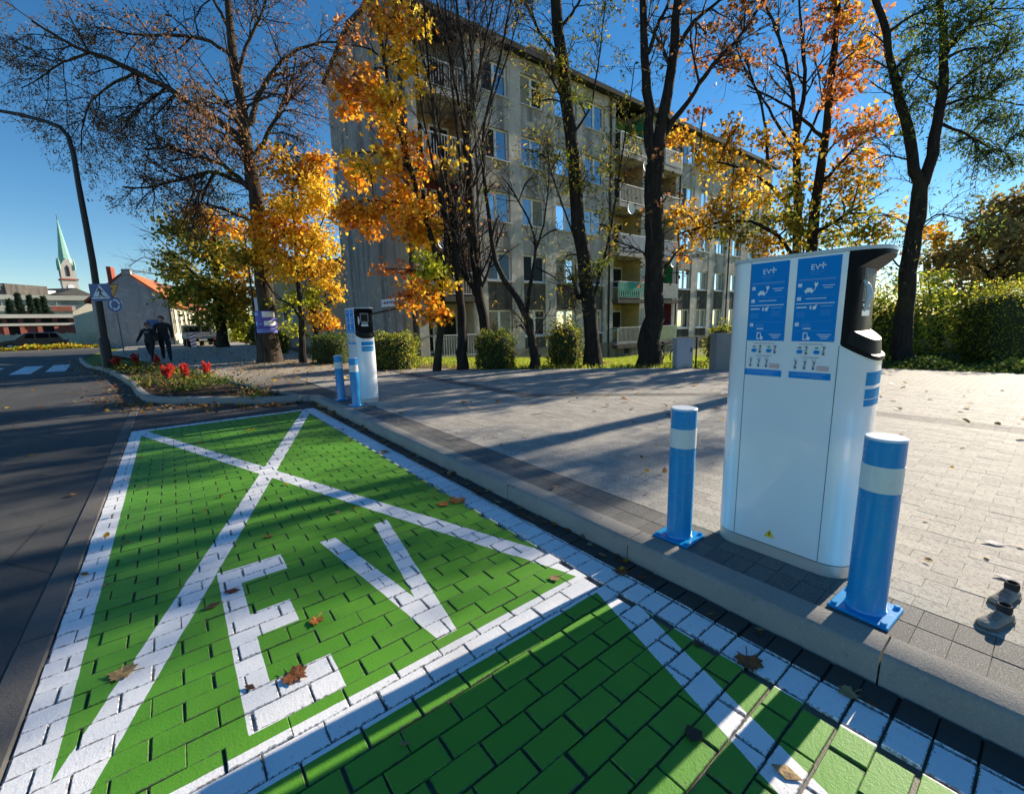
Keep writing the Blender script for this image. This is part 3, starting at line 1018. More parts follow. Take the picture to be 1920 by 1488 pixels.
# --- lamp post, crossing sign, roundabout sign
MPOLE = simple("black_pole", (0.018, 0.018, 0.02), 0.5, 0.2, 0.2, 4)
MGPOLE = simple("grey_pole", (0.16, 0.16, 0.165), 0.5, 0.6, 0.2, 4)
RH = Vector((FH[1], -FH[0], 0))
def lamp(px0, D, pxs, r0, r1, label, name="street_lamp", zb=0.0, head=None):
    b0 = pt(*px0, D); b0[2] = zb
    root = empty(name, b0, label, "street lamp")
    pts_ = [Vector(pt(x, y, D)) for x, y in pxs]
    path = [Vector((b0[0], b0[1], zb))] + pts_
    n = len(path)
    MB().tube(path, [r0 + (r1 - r0) * (k / (n - 1)) ** 0.7 for k in range(n)], 12).build("pole", MPOLE, root, smooth=True)
    MB().lathe([(r0 * 1.25, -0.05), (r0 * 1.25, 0.9), (r0 * 1.02, 0.98)], 14, tuple(b0)).build("pole_base", MPOLE, root, smooth=True)
    e, d = path[-1], (path[-1] - path[-2]).normalized()
    h = MB()
    u = d.cross(Vector((0, 0, 1))).normalized()
    secs = [(0, 0.03, 0.03), (0.08, 0.09, 0.05), (0.35, 0.13, 0.06), (0.6, 0.08, 0.03)]
    vs_, fs = [], []
    for s_, w, t_ in secs:
        c = e + d * s_
        for a, b_ in ((1, 0), (0.7, 0.7), (-0.7, 0.7), (-1, 0), (-0.6, -0.6), (0.6, -0.6)):
            vs_.append(c + u * w * a + Vector((0, 0, t_ * b_)))
    for i_ in range(3):
        for k in range(6):
            fs.append((i_ * 6 + k, i_ * 6 + (k + 1) % 6, i_ * 6 + 6 + (k + 1) % 6, i_ * 6 + 6 + k))
    fs += [(0, 1, 2, 3, 4, 5), (23, 22, 21, 20, 19, 18)]
    h.add(vs_, fs).build("lamp_head", MGPOLE, root)
    return root
lamp((204, 690), 13.35, [(196, 640), (185, 567), (174, 492), (161, 420), (152, 372), (147, 345), (138, 290), (128, 256), (112, 239), (83, 227), (33, 214), (-6, 207)], 0.105, 0.042,
     "tall black street lamp with curved arm beside the flower bed", zb=0.05)
lamp((484, 655), 22.0, [(483, 648), (478, 600), (472, 550), (466, 500), (462, 465), (458, 440), (440, 428)], 0.06, 0.035, "thin dark lamp pole just left of the big tree trunk", zb=0.05)
lamp((268, 634), 40.0, [(267, 625), (264, 600), (263, 575), (266, 566), (276, 562), (282, 563)], 0.09, 0.05, "short distant lamp with hooked arm before the grey gable", zb=0.0)

def sign_xf(c, wid=1.0):
    c = Vector(c)
    return lambda u, v, w: tuple(c + RH * u + Vector((0, 0, v)) - Vector((FH[0], FH[1], 0)) * w)
MSIGNB = simple("sign_blue", (0.004, 0.065, 0.25), 0.35, 0, 0.1, 4)
MSIGNW = simple("sign_white", (0.62, 0.66, 0.72), 0.4, 0, 0.06, 4)
MSIGNK = simple("sign_black", (0.015, 0.015, 0.02), 0.5)
MSIGNY = simple("sign_yellow", (0.60, 0.30, 0.012), 0.4, 0, 0.08, 4)
c = pt(188, 548, 13.0)
f = sign_xf(c)
sg = empty("pedestrian_crossing_sign", c, "blue square pedestrian crossing sign on the black lamp post", "road sign")
hw, hh = 0.305, 0.245
MB().prism([(-hw, -hh), (hw, -hh), (hw, hh), (-hw, hh)], -0.012, 0.0, f).build("plate", MSIGNB, sg)
tri = [(-0.275, -0.18), (0.275, -0.18), (0.0, 0.225)]
pl = MB().prism(tri, 0.001, 0.004, f).build("white_triangle", MSIGNW, sg)
fig = MB()
def figure(poly): fig.prism(poly, 0.0045, 0.007, f)
figure([(0.02 * math.cos(a) - 0.03, 0.02 * math.sin(a) + 0.135) for a in [k * math.pi / 5 for k in range(10)]])
figure([(-0.045, 0.105), (0.0, 0.11), (0.05, 0.06), (0.085, 0.04), (0.09, 0.0), (0.07, 0.0), (0.065, 0.03), (0.035, 0.045), (0.03, -0.03), (-0.025, -0.03), (-0.02, 0.05), (-0.055, 0.035), (-0.08, 0.0), (-0.095, 0.01), (-0.07, 0.06)])
figure([(-0.025, -0.032), (0.03, -0.032), (0.06, -0.08), (0.13, -0.15), (0.10, -0.16), (0.03, -0.10), (0.0, -0.07), (-0.03, -0.10), (-0.05, -0.155), (-0.09, -0.155), (-0.06, -0.13)])
for a0, a1 in ((-0.23, -0.075), (-0.02, 0.03), (0.115, 0.22)):
    figure([(a0, -0.115), (a1, -0.115), (a1, -0.128), (a0, -0.128)])
fig.build("walking_figure", MSIGNK, sg)
for v in (0.12, -0.12):
    MB().box(-0.12, 0.12, -0.02, 0.02, -0.02, 0.02)
    b = MB(); b.prism([(-0.11, v - 0.02), (0.11, v - 0.02), (0.11, v + 0.02), (-0.11, v + 0.02)], -0.30, -0.0125, f)
    b.build("bracket", MGPOLE, sg)

D2 = 22.5
b0 = pt(232, 658, D2); b0[2] = 0.0
sp = empty("traffic_sign_post", b0, "slim grey post carrying a yellow give way triangle above a blue roundabout disc", "road sign")
top = pt(214, 532, D2)
MB().tube([tuple(b0), (b0[0], b0[1], top[2])], 0.028, 8).build("pole", MGPOLE, sp, smooth=True)
c1 = Vector((b0[0], b0[1], pt(214, 545, D2)[2]))
f1 = sign_xf(c1)
def tri_pts(s_, dv=0): return [(-0.40 * s_, 0.33 * s_ + dv), (0.40 * s_, 0.33 * s_ + dv), (0.0, -0.36 * s_ + dv)]
tr = MB().prism(tri_pts(1.0), 0.03, 0.042, f1).build("give_way_triangle", simple("sign_rim", (0.16, 0.05, 0.03), 0.5), sp)
MB().prism(tri_pts(0.78, 0.015), 0.0425, 0.046, f1).build("yellow_face", MSIGNY, tr)
c2 = Vector((b0[0], b0[1], pt(216, 571, D2)[2]))
f2 = sign_xf(c2)
def disc(r_a, n=28, c=(0, 0)): return [(c[0] + r_a * math.cos(2 * math.pi * k / n), c[1] + r_a * math.sin(2 * math.pi * k / n)) for k in range(n)]
dk = MB().prism(disc(0.37), 0.03, 0.042, f2).build("roundabout_disc", MSIGNB, sp)
for k in range(3):
    a0 = R(20 + 120 * k)
    arc = [(0.27 * math.cos(a0 + R(85) * i_ / 8), 0.27 * math.sin(a0 + R(85) * i_ / 8)) for i_ in range(9)]
    arc2 = [(0.19 * math.cos(a0 + R(85) * i_ / 8), 0.19 * math.sin(a0 + R(85) * i_ / 8)) for i_ in range(8, -1, -1)]
    hd = [(0.31 * math.cos(a0), 0.31 * math.sin(a0)), (0.15 * math.cos(a0), 0.15 * math.sin(a0)), (0.23 * math.cos(a0 - R(28)), 0.23 * math.sin(a0 - R(28)))]
    b = MB().prism(arc + arc2, 0.0425, 0.046, f2); b.prism(hd, 0.0425, 0.0465, f2)
    b.build("white_arrow", MSIGNW, dk)

# --- grey utility cabinets and a short post at the edge of the plaza
def cabinet(px0, px1, pyb, pyt, D, dep, label, c):
    a, b_ = pt(px0, pyb, D), pt(px1, pyb, D)
    z0 = -0.4
    z1 = pt((px0 + px1) / 2, pyt, D)[2]
    cx_, cy_ = (a[0] + b_[0]) / 2, (a[1] + b_[1]) / 2
    w = math.dist(a[:2], b_[:2])
    root = empty("utility_cabinet", (cx_, cy_, z0), label, "cabinet")
    f_ = sign_xf((cx_, cy_, 0))
    MB().prism([(-w / 2, z0), (w / 2, z0), (w / 2, z1), (-w / 2, z1)], -dep, 0, f_).build("housing", c, root)
    MB().prism([(-w / 2 - 0.015, z1), (w / 2 + 0.015, z1), (w / 2 + 0.015, z1 + 0.03), (-w / 2 - 0.015, z1 + 0.03)], -dep - 0.015, 0.015, f_).build("lid", c, root)
    dr = MB().prism([(-w / 2 + 0.02, 0.12), (w / 2 - 0.02, 0.12), (w / 2 - 0.02, z1 - 0.02), (-w / 2 + 0.02, z1 - 0.02)], 0.001, 0.006, f_).build("door", c, root)
    MB().prism([(w / 2 - 0.06, 0.45), (w / 2 - 0.04, 0.45), (w / 2 - 0.04, 0.53), (w / 2 - 0.06, 0.53)], 0.006, 0.02, f_).build("handle", MBLACK, dr)
cabinet(1268, 1298, 690, 637, 9.6, 0.25, "pale grey utility cabinet on the grass beside a thin black post", simple("cabinet_paint", (0.36, 0.38, 0.44), 0.5, 0, 0.06, 3))
cabinet(1341, 1372, 694, 628, 9.0, 0.3, "dark grey utility cabinet just left of the large charger", simple("cabinet_grey", (0.20, 0.21, 0.21), 0.55, 0, 0.1, 3))
q = pt(1304, 690, 9.9); q[2] = -0.4
o = MB().tube([tuple(q), (q[0], q[1], pt(1304, 632, 9.9)[2])], 0.02, 8).build("short_post", MPOLE, origin=tuple(q)); tag(o, "thin black metal post between the two grey cabinets", "post")

# ================================================================== BUILDINGS
def render_mat(name, c1, c2, dark, streak=1.0, scale=0.35):
    t = NT(name)
    p = t.pos()
    n1 = t.noise(p, scale, 6, 0.6, 0.4)
    n2 = t.noise(t.mapping(p, (1.6, 1.6, 0.18)), 1.0, 5, 0.65, 0.3)
    n3 = t.noise(p, 45, 3)
    n4 = t.noise(p, 2.3, 5, 0.6, 0.8)
    cc = t.mix(n1, c1, c2)
    cc = t.mix(t.M('MULTIPLY', t.smooth(n2, 0.44, 0.66), 0.75 * streak), cc, dark)
    cc = t.mix(t.M('MULTIPLY', t.smooth(n4, 0.53, 0.68), 0.5 * streak), cc, tuple(min(1, x * 1.4) for x in c2))
    t.bsdf(cc, 0.93, 0, t.bump(n3, 0.35, 0.02), 0.2)
    return t.mat
MGABLE = render_mat("gable_render", (0.27, 0.25, 0.225), (0.38, 0.355, 0.32), (0.13, 0.122, 0.112), 1.1, 0.5)
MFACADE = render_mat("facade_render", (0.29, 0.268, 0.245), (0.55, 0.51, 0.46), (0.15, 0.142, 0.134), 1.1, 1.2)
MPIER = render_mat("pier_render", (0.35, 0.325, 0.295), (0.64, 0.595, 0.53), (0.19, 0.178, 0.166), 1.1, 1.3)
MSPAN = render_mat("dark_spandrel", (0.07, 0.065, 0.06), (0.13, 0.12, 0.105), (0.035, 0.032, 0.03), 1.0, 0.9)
MPLINTH = render_mat("plinth_render", (0.15, 0.145, 0.12), (0.25, 0.235, 0.19), (0.07, 0.07, 0.055), 1.0, 0.8)
MFRAME = simple("window_white", (0.72, 0.72, 0.70), 0.45, 0, 0.06, 3)
MSILL = simple("sill_pale", (0.50, 0.50, 0.50), 0.5, 0, 0.1, 3)
MROOF = simple("roof_felt", (0.022, 0.024, 0.024), 0.85, 0, 0.3, 2)
def glassmat(name, c, refl=0.35):
    t = NT(name)
    n = t.noise(t.pos(), 0.8, 3)
    cc = t.mix(n, tuple(x * 0.7 for x in c), tuple(x * 1.25 for x in c))
    d = t.new('ShaderNodeBsdfDiffuse'); t.L(cc, d.inputs[0])
    g = t.new('ShaderNodeBsdfGlossy'); g.inputs['Roughness'].default_value = 0.02
    g.inputs['Color'].default_value = (0.9, 0.95, 1, 1)
    t.L(t.bump(t.noise(t.pos(), 1.7, 2), 0.05, 0.05), g.inputs['Normal'])
    lw = t.new('ShaderNodeFresnel'); lw.inputs['IOR'].default_value = 1.5
    f_ = t.M('ADD', lw.outputs[0], refl - 0.1)
    mx = t.new('ShaderNodeMixShader')
    t.L(f_, mx.inputs[0]); t.L(d.outputs[0], mx.inputs[1]); t.L(g.outputs[0], mx.inputs[2])
    t.L(mx.outputs[0], t.out.inputs[0])
    return t.mat
MGLASS = glassmat("window_glass", (0.02, 0.025, 0.03), 0.36)
MGLASSD = glassmat("window_glass_dim", (0.03, 0.032, 0.034), 0.06)
MBLIND = glassmat("window_with_blind", (0.26, 0.25, 0.20), 0.04)
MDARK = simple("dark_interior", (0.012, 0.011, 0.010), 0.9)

YF, XL, XR, YB, ZB, ZE = 16.5, 7.47, 40.0, 23.7, -1.5, 12.85
apt = empty("apartment_block", ((XL + XR) / 2, 20, -1.0), "long grey five storey apartment block with stained render behind the trees", "building")
# gable wall, rear core
zr = ZE + 0.75
ym = (YF + YB) / 2
b = MB(); b.prism([(YF + 0.02, ZB), (YB, ZB), (YB, ZE), (ym, zr - 0.2), (YF + 0.02, ZE)], XL, XL + 0.35, lambda u, v, w: (w, u, v))
b.build("gable_wall", MGABLE, apt)
MB().box(XL + 0.35, XR, 17.9, YB - 0.02, ZB, ZE - 0.05).build("rear_wall", MFACADE, apt)
b = MB(); b.prism([(YF - 0.45, ZE + 0.02), (YF - 0.45, ZE - 0.2), (YF - 0.02, ZE - 0.12), (YF - 0.02, ZE), (ym, zr - 0.18), (YB + 0.4, ZE), (YB + 0.4, ZE + 0.05), (ym, zr)], XL - 0.12, XR + 0.3, lambda u, v, w: (w, u, v))
roof = b.build("roof", MROOF, apt)
for cx_ in (15.2, 25.8, 33.5):
    bb = MB().box(cx_, cx_ + 1.3, YF + 1.0, YF + 1.8, ZE + 0.1, ZE + 1.15)
    bb.box(cx_ - 0.08, cx_ + 1.38, YF + 0.92, YF + 1.88, ZE + 1.15, ZE + 1.27)
    bb.build("chimney", MFACADE, roof)
MB().tube([(XL - 0.02, YF - 0.38, ZE - 0.08), (XR, YF - 0.38, ZE - 0.08)], 0.06, 6).build("gutter", MROOF, roof)
wins = [(11.58, 12.97), (13.68, 15.09), (15.82, 17.28), (17.9, 19.4), (26.98, 28.48), (29.29, 30.71), (31.61, 32.92), (34.0, 35.4), (36.6, 38.0)]
logs = [(8.5, 10.79), (20.27, 22.79), (24.36, 26.24)]
SILL0, FP, WH = 0.47, 2.59, 1.27
allc = sorted(wins + logs)
edges_ = [8.1] + [v for c_ in allc for v in c_] + [XR]
for k in range(0, len(edges_), 2):
    MB().box(edges_[k], edges_[k + 1], YF, 17.9, -0.12, ZE - 0.15).build("pier", MPIER if edges_[k] < 34 else MFACADE, apt)
MB().box(XL + 0.35, 8.1, 17.2, 17.9, ZB, ZE - 0.15).build("recess_wall", MSPAN, apt)  # dark material carries the shade of the recessed return in its colour
MB().box(8.08, XR, YF - 0.06, 17.9, ZB, -0.12).build("plinth", MPLINTH, apt)
for x in (9.3, 12.0, 14.2, 16.4, 21.3, 25.1, 27.6, 29.9, 32.2):
    MB().box(x, x + 0.45, YF - 0.068, YF - 0.05, -0.85, -0.45).build("cellar_vent", MDARK, apt)
rw = random.Random(21)
for ci, (x0, x1) in enumerate(wins):
    for k in range(5):
        z0 = SILL0 + FP * k
        # wall below each window
        zb = -0.12 if k == 0 else SILL0 + FP * (k - 1) + WH
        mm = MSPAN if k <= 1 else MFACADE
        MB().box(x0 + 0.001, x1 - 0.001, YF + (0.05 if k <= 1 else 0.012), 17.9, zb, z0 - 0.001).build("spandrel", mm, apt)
        w = MB()
        ya, yb = YF + 0.13, YF + 0.19
        ft = 0.075
        z1 = z0 + WH
        w.box(x0, x1, ya, yb, z0, z0 + ft); w.box(x0, x1, ya, yb, z1 - ft, z1)
        xm = (x0 + x1) / 2 + rw.uniform(-0.05, 0.05)
        for a, c_ in ((x0, x0 + ft), (xm - 0.06, xm + 0.06), (x1 - ft, x1)):
            w.box(a, c_, ya, yb, z0 + ft, z1 - ft)
        if rw.random() < 0.35:
            w.box(xm + 0.06, x1 - ft, ya, yb, z1 - 0.42, z1 - 0.36)
        fo = w.build("window", MFRAME, apt)
        for a, c_ in ((x0 + ft, xm - 0.06), (xm + 0.06, x1 - ft)):
            hi = k >= 2
            mm = MGLASS if (hi and rw.random() < 0.85) else rw.choice([MGLASSD, MGLASSD, MBLIND] if k else [MBLIND, MGLASSD])
            tl = rw.uniform(-0.012, 0.012)
            MB().add([(a, YF + 0.16 + tl, z0 + ft), (c_, YF + 0.16 - tl, z0 + ft), (c_, YF + 0.165 - tl, z1 - ft), (a, YF + 0.165 + tl, z1 - ft)], [(0, 1, 2, 3)]).build("pane", mm, fo)
        MB().box(x0 - 0.05, x1 + 0.05, YF - 0.07, ya - 0.001, z0 - 0.05, z0).build("sill", MSILL, fo)
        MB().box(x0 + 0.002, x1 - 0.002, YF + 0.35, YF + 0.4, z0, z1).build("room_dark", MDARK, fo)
    MB().box(x0 + 0.001, x1 - 0.001, YF + 0.012, 17.9, SILL0 + FP * 4 + WH, ZE - 0.16).build("spandrel", MFACADE, apt)
MRAIL = simple("railing_paint", (0.50, 0.50, 0.48), 0.5, 0, 0.1, 3)
colr = {}
def cm(name, c):
    if name not in colr: colr[name] = simple("balcony_" + name, c, 0.75, 0, 0.15, 3)
    return colr[name]
CB = dict(pink=(0.42, 0.27, 0.24), yellow=(0.50, 0.40, 0.16), green=(0.03, 0.24, 0.10), teal=(0.02, 0.26, 0.19), blue=(0.22, 0.27, 0.33), grey=(0.30, 0.31, 0.30), olive=(0.24, 0.30, 0.16), maroon=(0.20, 0.03, 0.05), ochre=(0.40, 0.27, 0.12), cream=(0.50, 0.44, 0.34), white=(0.55, 0.55, 0.54))
lspec = [[('bars', 'cream'), ('bars', 'pink'), ('bars', 'maroon'), ('bars', 'ochre'), ('bars', 'grey')],
         [('bars', 'yellow'), ('teal', 'yellow'), ('blue', 'yellow'), ('bars', 'ochre'), ('bars', 'green')],
         [('olive', 'maroon'), ('grey', 'green'), ('blue', 'cream'), ('bars', 'ochre'), ('grey', 'cream')]]
for li, (x0, x1) in enumerate(logs):
    for k in range(5):
        kind_, wc = lspec[li][k]
        zf = SILL0 - 0.75 + FP * k
        zt = zf + FP - 0.24
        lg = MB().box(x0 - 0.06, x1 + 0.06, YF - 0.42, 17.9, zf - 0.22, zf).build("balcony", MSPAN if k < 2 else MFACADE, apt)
        MB().box(x0 + 0.001, x1 - 0.001, 17.82, 17.899, zf, zt).build("back_wall", cm(wc, CB[wc]), lg)
        MB().box(x0 + 0.002, x0 + 0.03, YF + 0.02, 17.815, zf, zt).build("side_wall", cm(wc, CB[wc]), lg)
        MB().box(x1 - 0.03, x1 - 0.002, YF + 0.02, 17.815, zf, zt).build("side_wall", cm(wc, CB[wc]), lg)
        # door and window behind the balcony
        xa = x0 + 0.2
        MB().box(xa, xa + 0.75, 17.77, 17.815, zf + 0.02, zf + 2.0).build("door", MFRAME, lg)
        MB().box(xa + 0.1, xa + 0.65, 17.755, 17.769, zf + 0.25, zf + 1.9).build("door_pane", MGLASSD, lg)
        MB().box(xa + 0.95, x1 - 0.15, 17.77, 17.815, zf + 0.75, zf + 2.0).build("balcony_window", MFRAME, lg)
        MB().box(xa + 1.03, x1 - 0.23, 17.755, 17.769, zf + 0.85, zf + 1.9).build("window_pane", MGLASSD, lg)
        yr = YF - 0.36
        rl = MB()
        rl.box(x0, x1, yr - 0.02, yr + 0.02, zf + 0.95, zf + 1.0); rl.box(x0, x1, yr - 0.02, yr + 0.02, zf + 0.08, zf + 0.12)
        for xp in (x0, x1 - 0.04):
            rl.box(xp, xp + 0.04, yr - 0.02, yr + 0.02, zf, zf + 1.0)
            rl.box(xp, xp + 0.04, yr, YF + 0.1, zf + 0.95, zf + 1.0)
        n = int((x1 - x0) / 0.115)
        for i_ in range(1, n):
            xb = x0 + (x1 - x0) * i_ / n
            if kind_ == 'bars':
                rl.box(xb - 0.011, xb + 0.011, yr - 0.011, yr + 0.011, zf + 0.12, zf + 0.95)
        rl.build("railing", MRAIL, lg)
        if kind_ != 'bars':
            if kind_ == 'teal':
                n = 12
                for i_ in range(n):
                    xb = x0 + 0.05 + (x1 - x0 - 0.1) * i_ / n
                    wv = (x1 - x0 - 0.1) / n
                    MB().prism([(xb + 0.02, zf + 0.14), (xb + wv - 0.02, zf + 0.14), (xb + wv - 0.05, zf + 0.34), (xb + wv, zf + 0.56), (xb + wv, zf + 0.94), (xb, zf + 0.94), (xb, zf + 0.56), (xb + 0.05, zf + 0.34)], yr - 0.035, yr - 0.022, lambda u, v, w: (u, w, v)).build("railing_slat", cm('teal', CB['teal']), lg)
            else:
                n = 9
                for i_ in range(n):
                    xb = x0 + 0.05 + (x1 - x0 - 0.1) * i_ / n
                    wv = (x1 - x0 - 0.1) / n
                    MB().box(xb + 0.008, xb + wv - 0.008, yr - 0.036, yr - 0.022, zf + 0.13, zf + 0.94).build("railing_slat", cm(kind_, CB[kind_]), lg)
for x in (11.15, 19.85, 26.62, 33.4):
    MB().tube([(x, YF - 0.06, -1.2), (x, YF - 0.06, ZE - 0.15)], 0.05, 8).build("downpipe", MROOF, apt)
for x, z in ((9.1, 4.4), (21.0, 7.2), (25.3, 4.6), (22.3, 9.6)):
    b = MB().lathe([(0.02, 0.0), (0.16, 0.03), (0.30, 0.10), (0.305, 0.105), (0.16, 0.04)], 14)
    b.v = [(x + q[0], YF - 0.5 - q[2], z + q[1]) for q in b.v]
    b.tube([(x, YF - 0.5, z), (x, YF - 0.3, z - 0.2)], 0.02, 5)
    b.build("satellite_dish", MFRAME, apt, smooth=True)
# street name plate on the gable
def onX(px, py, X):
    d = ray(px, py)
    return CAM + d * (X / d[0])
a = onX(716, 577, XL - 0.02); c_ = onX(744, 558, XL - 0.02)
ylo, yhi = sorted((a[1], c_[1]))
zlo, zhi = a[2] + 0.02, c_[2]
npl = empty("name_plate", (XL - 0.02, (ylo + yhi) / 2, zlo), "white plate with blue lettering on the grey gable wall", "sign")
MB().box(XL - 0.03, XL - 0.003, ylo, yhi, zlo, zhi).build("plate", MPRINT, npl)
pr = MB()
w = yhi - ylo
for k, (u0, u1) in enumerate(((0.06, 0.10), (0.17, 0.25), (0.28, 0.35), (0.38, 0.46), (0.5, 0.57), (0.61, 0.69), (0.73, 0.8))):
    pr.box(XL - 0.033, XL - 0.0305, yhi - u1 * w, yhi - u0 * w, zlo + (zhi - zlo) * (0.36 if k else 0.42), zlo + (zhi - zlo) * (0.72 if k % 2 else 0.66))
pr.build("lettering", simple("plate_blue", (0.05, 0.05, 0.35), 0.5), npl)
# thin cable on the gable
MB().tube([onX(655, 600, XL - 0.02), onX(690, 590, XL - 0.025), onX(757, 575, XL - 0.02)], 0.03, 6).build("wall_conduit", MROOF, apt)

# low beige building behind the yellow trees
q0 = pt(505, 640, 27); q1 = pt(668, 640, 24.5)
MBEIGE = render_mat("beige_render", (0.36, 0.29, 0.18), (0.46, 0.37, 0.24), (0.2, 0.16, 0.1), 0.5)
lb = empty("low_building", (q0[0], q0[1], 0), "low beige rendered building behind the two slim yellow trees", "building")
dv = Vector((q1[0] - q0[0], q1[1] - q0[1], 0)); L_ = dv.length; dv.normalize(); nv = Vector((-dv.y, dv.x, 0))
fb = lambda u, v, w: tuple(Vector((q0[0], q0[1], 0)) + dv * u + nv * w + Vector((0, 0, v)))
MB().prism([(0, -0.6), (L_ + 4, -0.6), (L_ + 4, 4.6), (0, 4.6)], 0, 7, fb).build("wall", MBEIGE, lb)
MB().prism([(-0.2, 4.6), (L_ + 4.2, 4.6), (L_ + 4.2, 4.8), (-0.2, 4.8)], -0.3, 7.2, fb).build("roof", MROOF, lb)
MB().prism([(-0.01, -0.6), (L_ + 4, -0.6), (L_ + 4, 0.75), (-0.01, 0.75)], -0.06, 0.0, fb).build("plinth", MPLINTH, lb)
for u in (1.4, 3.4):
    wd = MB().prism([(u, 1.5), (u + 0.8, 1.5), (u + 0.8, 2.7), (u, 2.7)], -0.04, 0.02, fb).build("window", MFRAME, lb)
    MB().prism([(u + 0.08, 1.58), (u + 0.72, 1.58), (u + 0.72, 2.62), (u + 0.08, 2.62)], -0.05, -0.041, fb).build("pane", MGLASSD, wd)
MB().tube([fb(L_ * 0.72, -0.3, -0.09), fb(L_ * 0.72, 4.6, -0.09)], 0.05, 8).build("downpipe", MROOF, lb)

# ---- far left: house with orange roof
def solve(C, d, px, hi=60.0):
    best, bl = 1e9, 0
    for k in range(600):
        L_ = hi * (k + 1) / 600
        P = np.array([C[0] + d[0] * L_, C[1] + d[1] * L_, CAMH]) - CAM
        x = CX + FOC * (P @ RT) / (P @ FW)
        if abs(x - px) < best: best, bl = abs(x - px), L_
    return bl
def zat(P, py):                          # height at which a vertical over P meets image row py
    lo, hi = -5.0, 80.0
    for _ in range(50):
        m = (lo + hi) / 2
        d = np.array([P[0], P[1], m]) - CAM
        y_ = CY - FOC * (d @ UP) / (d @ FW)
        if y_ > py: lo = m
        else: hi = m
    return lo
Cn = pt(326, 640, 34.0)
dd = ray(530, 620); ax = Vector((dd[0], dd[1], 0)).normalized(); bx = Vector((-ax.y, ax.x, 0))
gw = solve(Cn, bx, 180); ln = solve(Cn, ax, 392)
ze = zat(Cn, 563)
midp = Vector((Cn[0], Cn[1], 0)) + bx * gw * 0.52
za = zat(midp, 512)
MHG = render_mat("house_grey_render", (0.28, 0.285, 0.30), (0.40, 0.40, 0.40), (0.2, 0.2, 0.21), 0.8, 0.5)
MHC = render_mat("house_cream_render", (0.62, 0.56, 0.40), (0.72, 0.66, 0.48), (0.5, 0.45, 0.3), 0.3, 0.5)
MTILE = simple("orange_tiles", (0.46, 0.12, 0.035), 0.8, 0, 0.25, 1.5, 0.4, 8)
MTILER = simple("red_tiles", (0.30, 0.06, 0.03), 0.8, 0, 0.25, 1.5, 0.4, 8)
ho = empty("gabled_house", (Cn[0], Cn[1], 0), "old house with bare grey gable, cream side wall and orange tiled roof", "building")
C3 = Vector((Cn[0], Cn[1], 0))
fh = lambda u, v, w: tuple(C3 + bx * u + ax * w + Vector((0, 0, v)))
MB().prism([(0, -0.5), (gw, -0.5), (gw, ze), (gw * 0.52, za), (0, ze)], 0, 0.3, fh).build("gable", MHG, ho)
MB().prism([(0.02, -0.5), (gw - 0.02, -0.5), (gw - 0.02, ze), (gw * 0.52, za - 0.02), (0.02, ze)], 0.3, ln, fh).build("wall", MHC, ho)
sl = (za - ze) / (gw * 0.52)
def slope(u): return ze + sl * u
rf = MB().prism([(-0.5, slope(-0.5)), (gw * 0.52, za), (gw * 0.52, za + 0.2), (-0.5, slope(-0.5) + 0.2)], 0.05, ln * 0.36, fh).build("roof", MTILE, ho)
MB().prism([(-0.5, slope(-0.5)), (gw * 0.52, za), (gw * 0.52, za + 0.2), (-0.5, slope(-0.5) + 0.2)], ln * 0.36, ln + 0.3, fh).build("roof_far_half", MTILER, ho)
MB().prism([(gw * 0.52, za), (gw + 0.4, ze - 0.2), (gw + 0.4, ze), (gw * 0.52, za + 0.2)], 0.05, ln + 0.3, fh).build("roof_rear", MTILER, ho)
MB().prism([(gw * 0.5 - 0.25, za - 0.1), (gw * 0.5 + 0.25, za - 0.1), (gw * 0.5 + 0.25, za + 0.3), (gw * 0.5 - 0.25, za + 0.3)], 0.0, 0.6, fh).build("chimney", MHG, rf)
MB().prism([(gw * 0.8, ze + 0.5), (gw * 0.86, ze + 0.5), (gw * 0.86, ze + 2.6), (gw * 0.8, ze + 2.6)], 2.0, 2.9, fh).build("chimney", MTILER, rf)
dm = MB().prism([(0.3, ze + 0.1), (2.6, ze + 0.1), (2.6, ze + 1.9), (0.3, ze + 1.5)], ln * 0.3, ln * 0.42, fh).build("dormer", MHC, ho)
for k in range(9):
    w0 = 0.9 + k * (ln - 1.5) / 9
    for zz in (0.9, ze - 1.75):
        wd = MB().box(0, 0, 0, 0, 0, 0)
        wd = MB().prism([(w0, zz), (w0 + 0.7, zz), (w0 + 0.7, zz + 1.2), (w0, zz + 1.2)], 0.0, 0.06, lambda u, v, w: fh(-w, v, u)).build("window", MSILL, ho)
        MB().prism([(w0 + 0.1, zz + 0.08), (w0 + 0.6, zz + 0.08), (w0 + 0.6, zz + 1.12), (w0 + 0.1, zz + 1.12)], 0.061, 0.07, lambda u, v, w: fh(-w, v, u)).build("pane", MGLASSD, wd)
MB().prism([(0.7, ze * 0.42), (gw * 0.33, ze * 0.42), (gw * 0.33, ze * 0.42 + 0.55), (0.7, ze * 0.42 + 0.55)], -0.05, -0.005, fh).build("blue_sign_strip", MSIGNB, ho)
MB().tube([fh(-0.06, -0.4, -0.06), fh(-0.06, ze - 0.1, -0.06)], 0.07, 8).build("downpipe", MPOLE, ho)

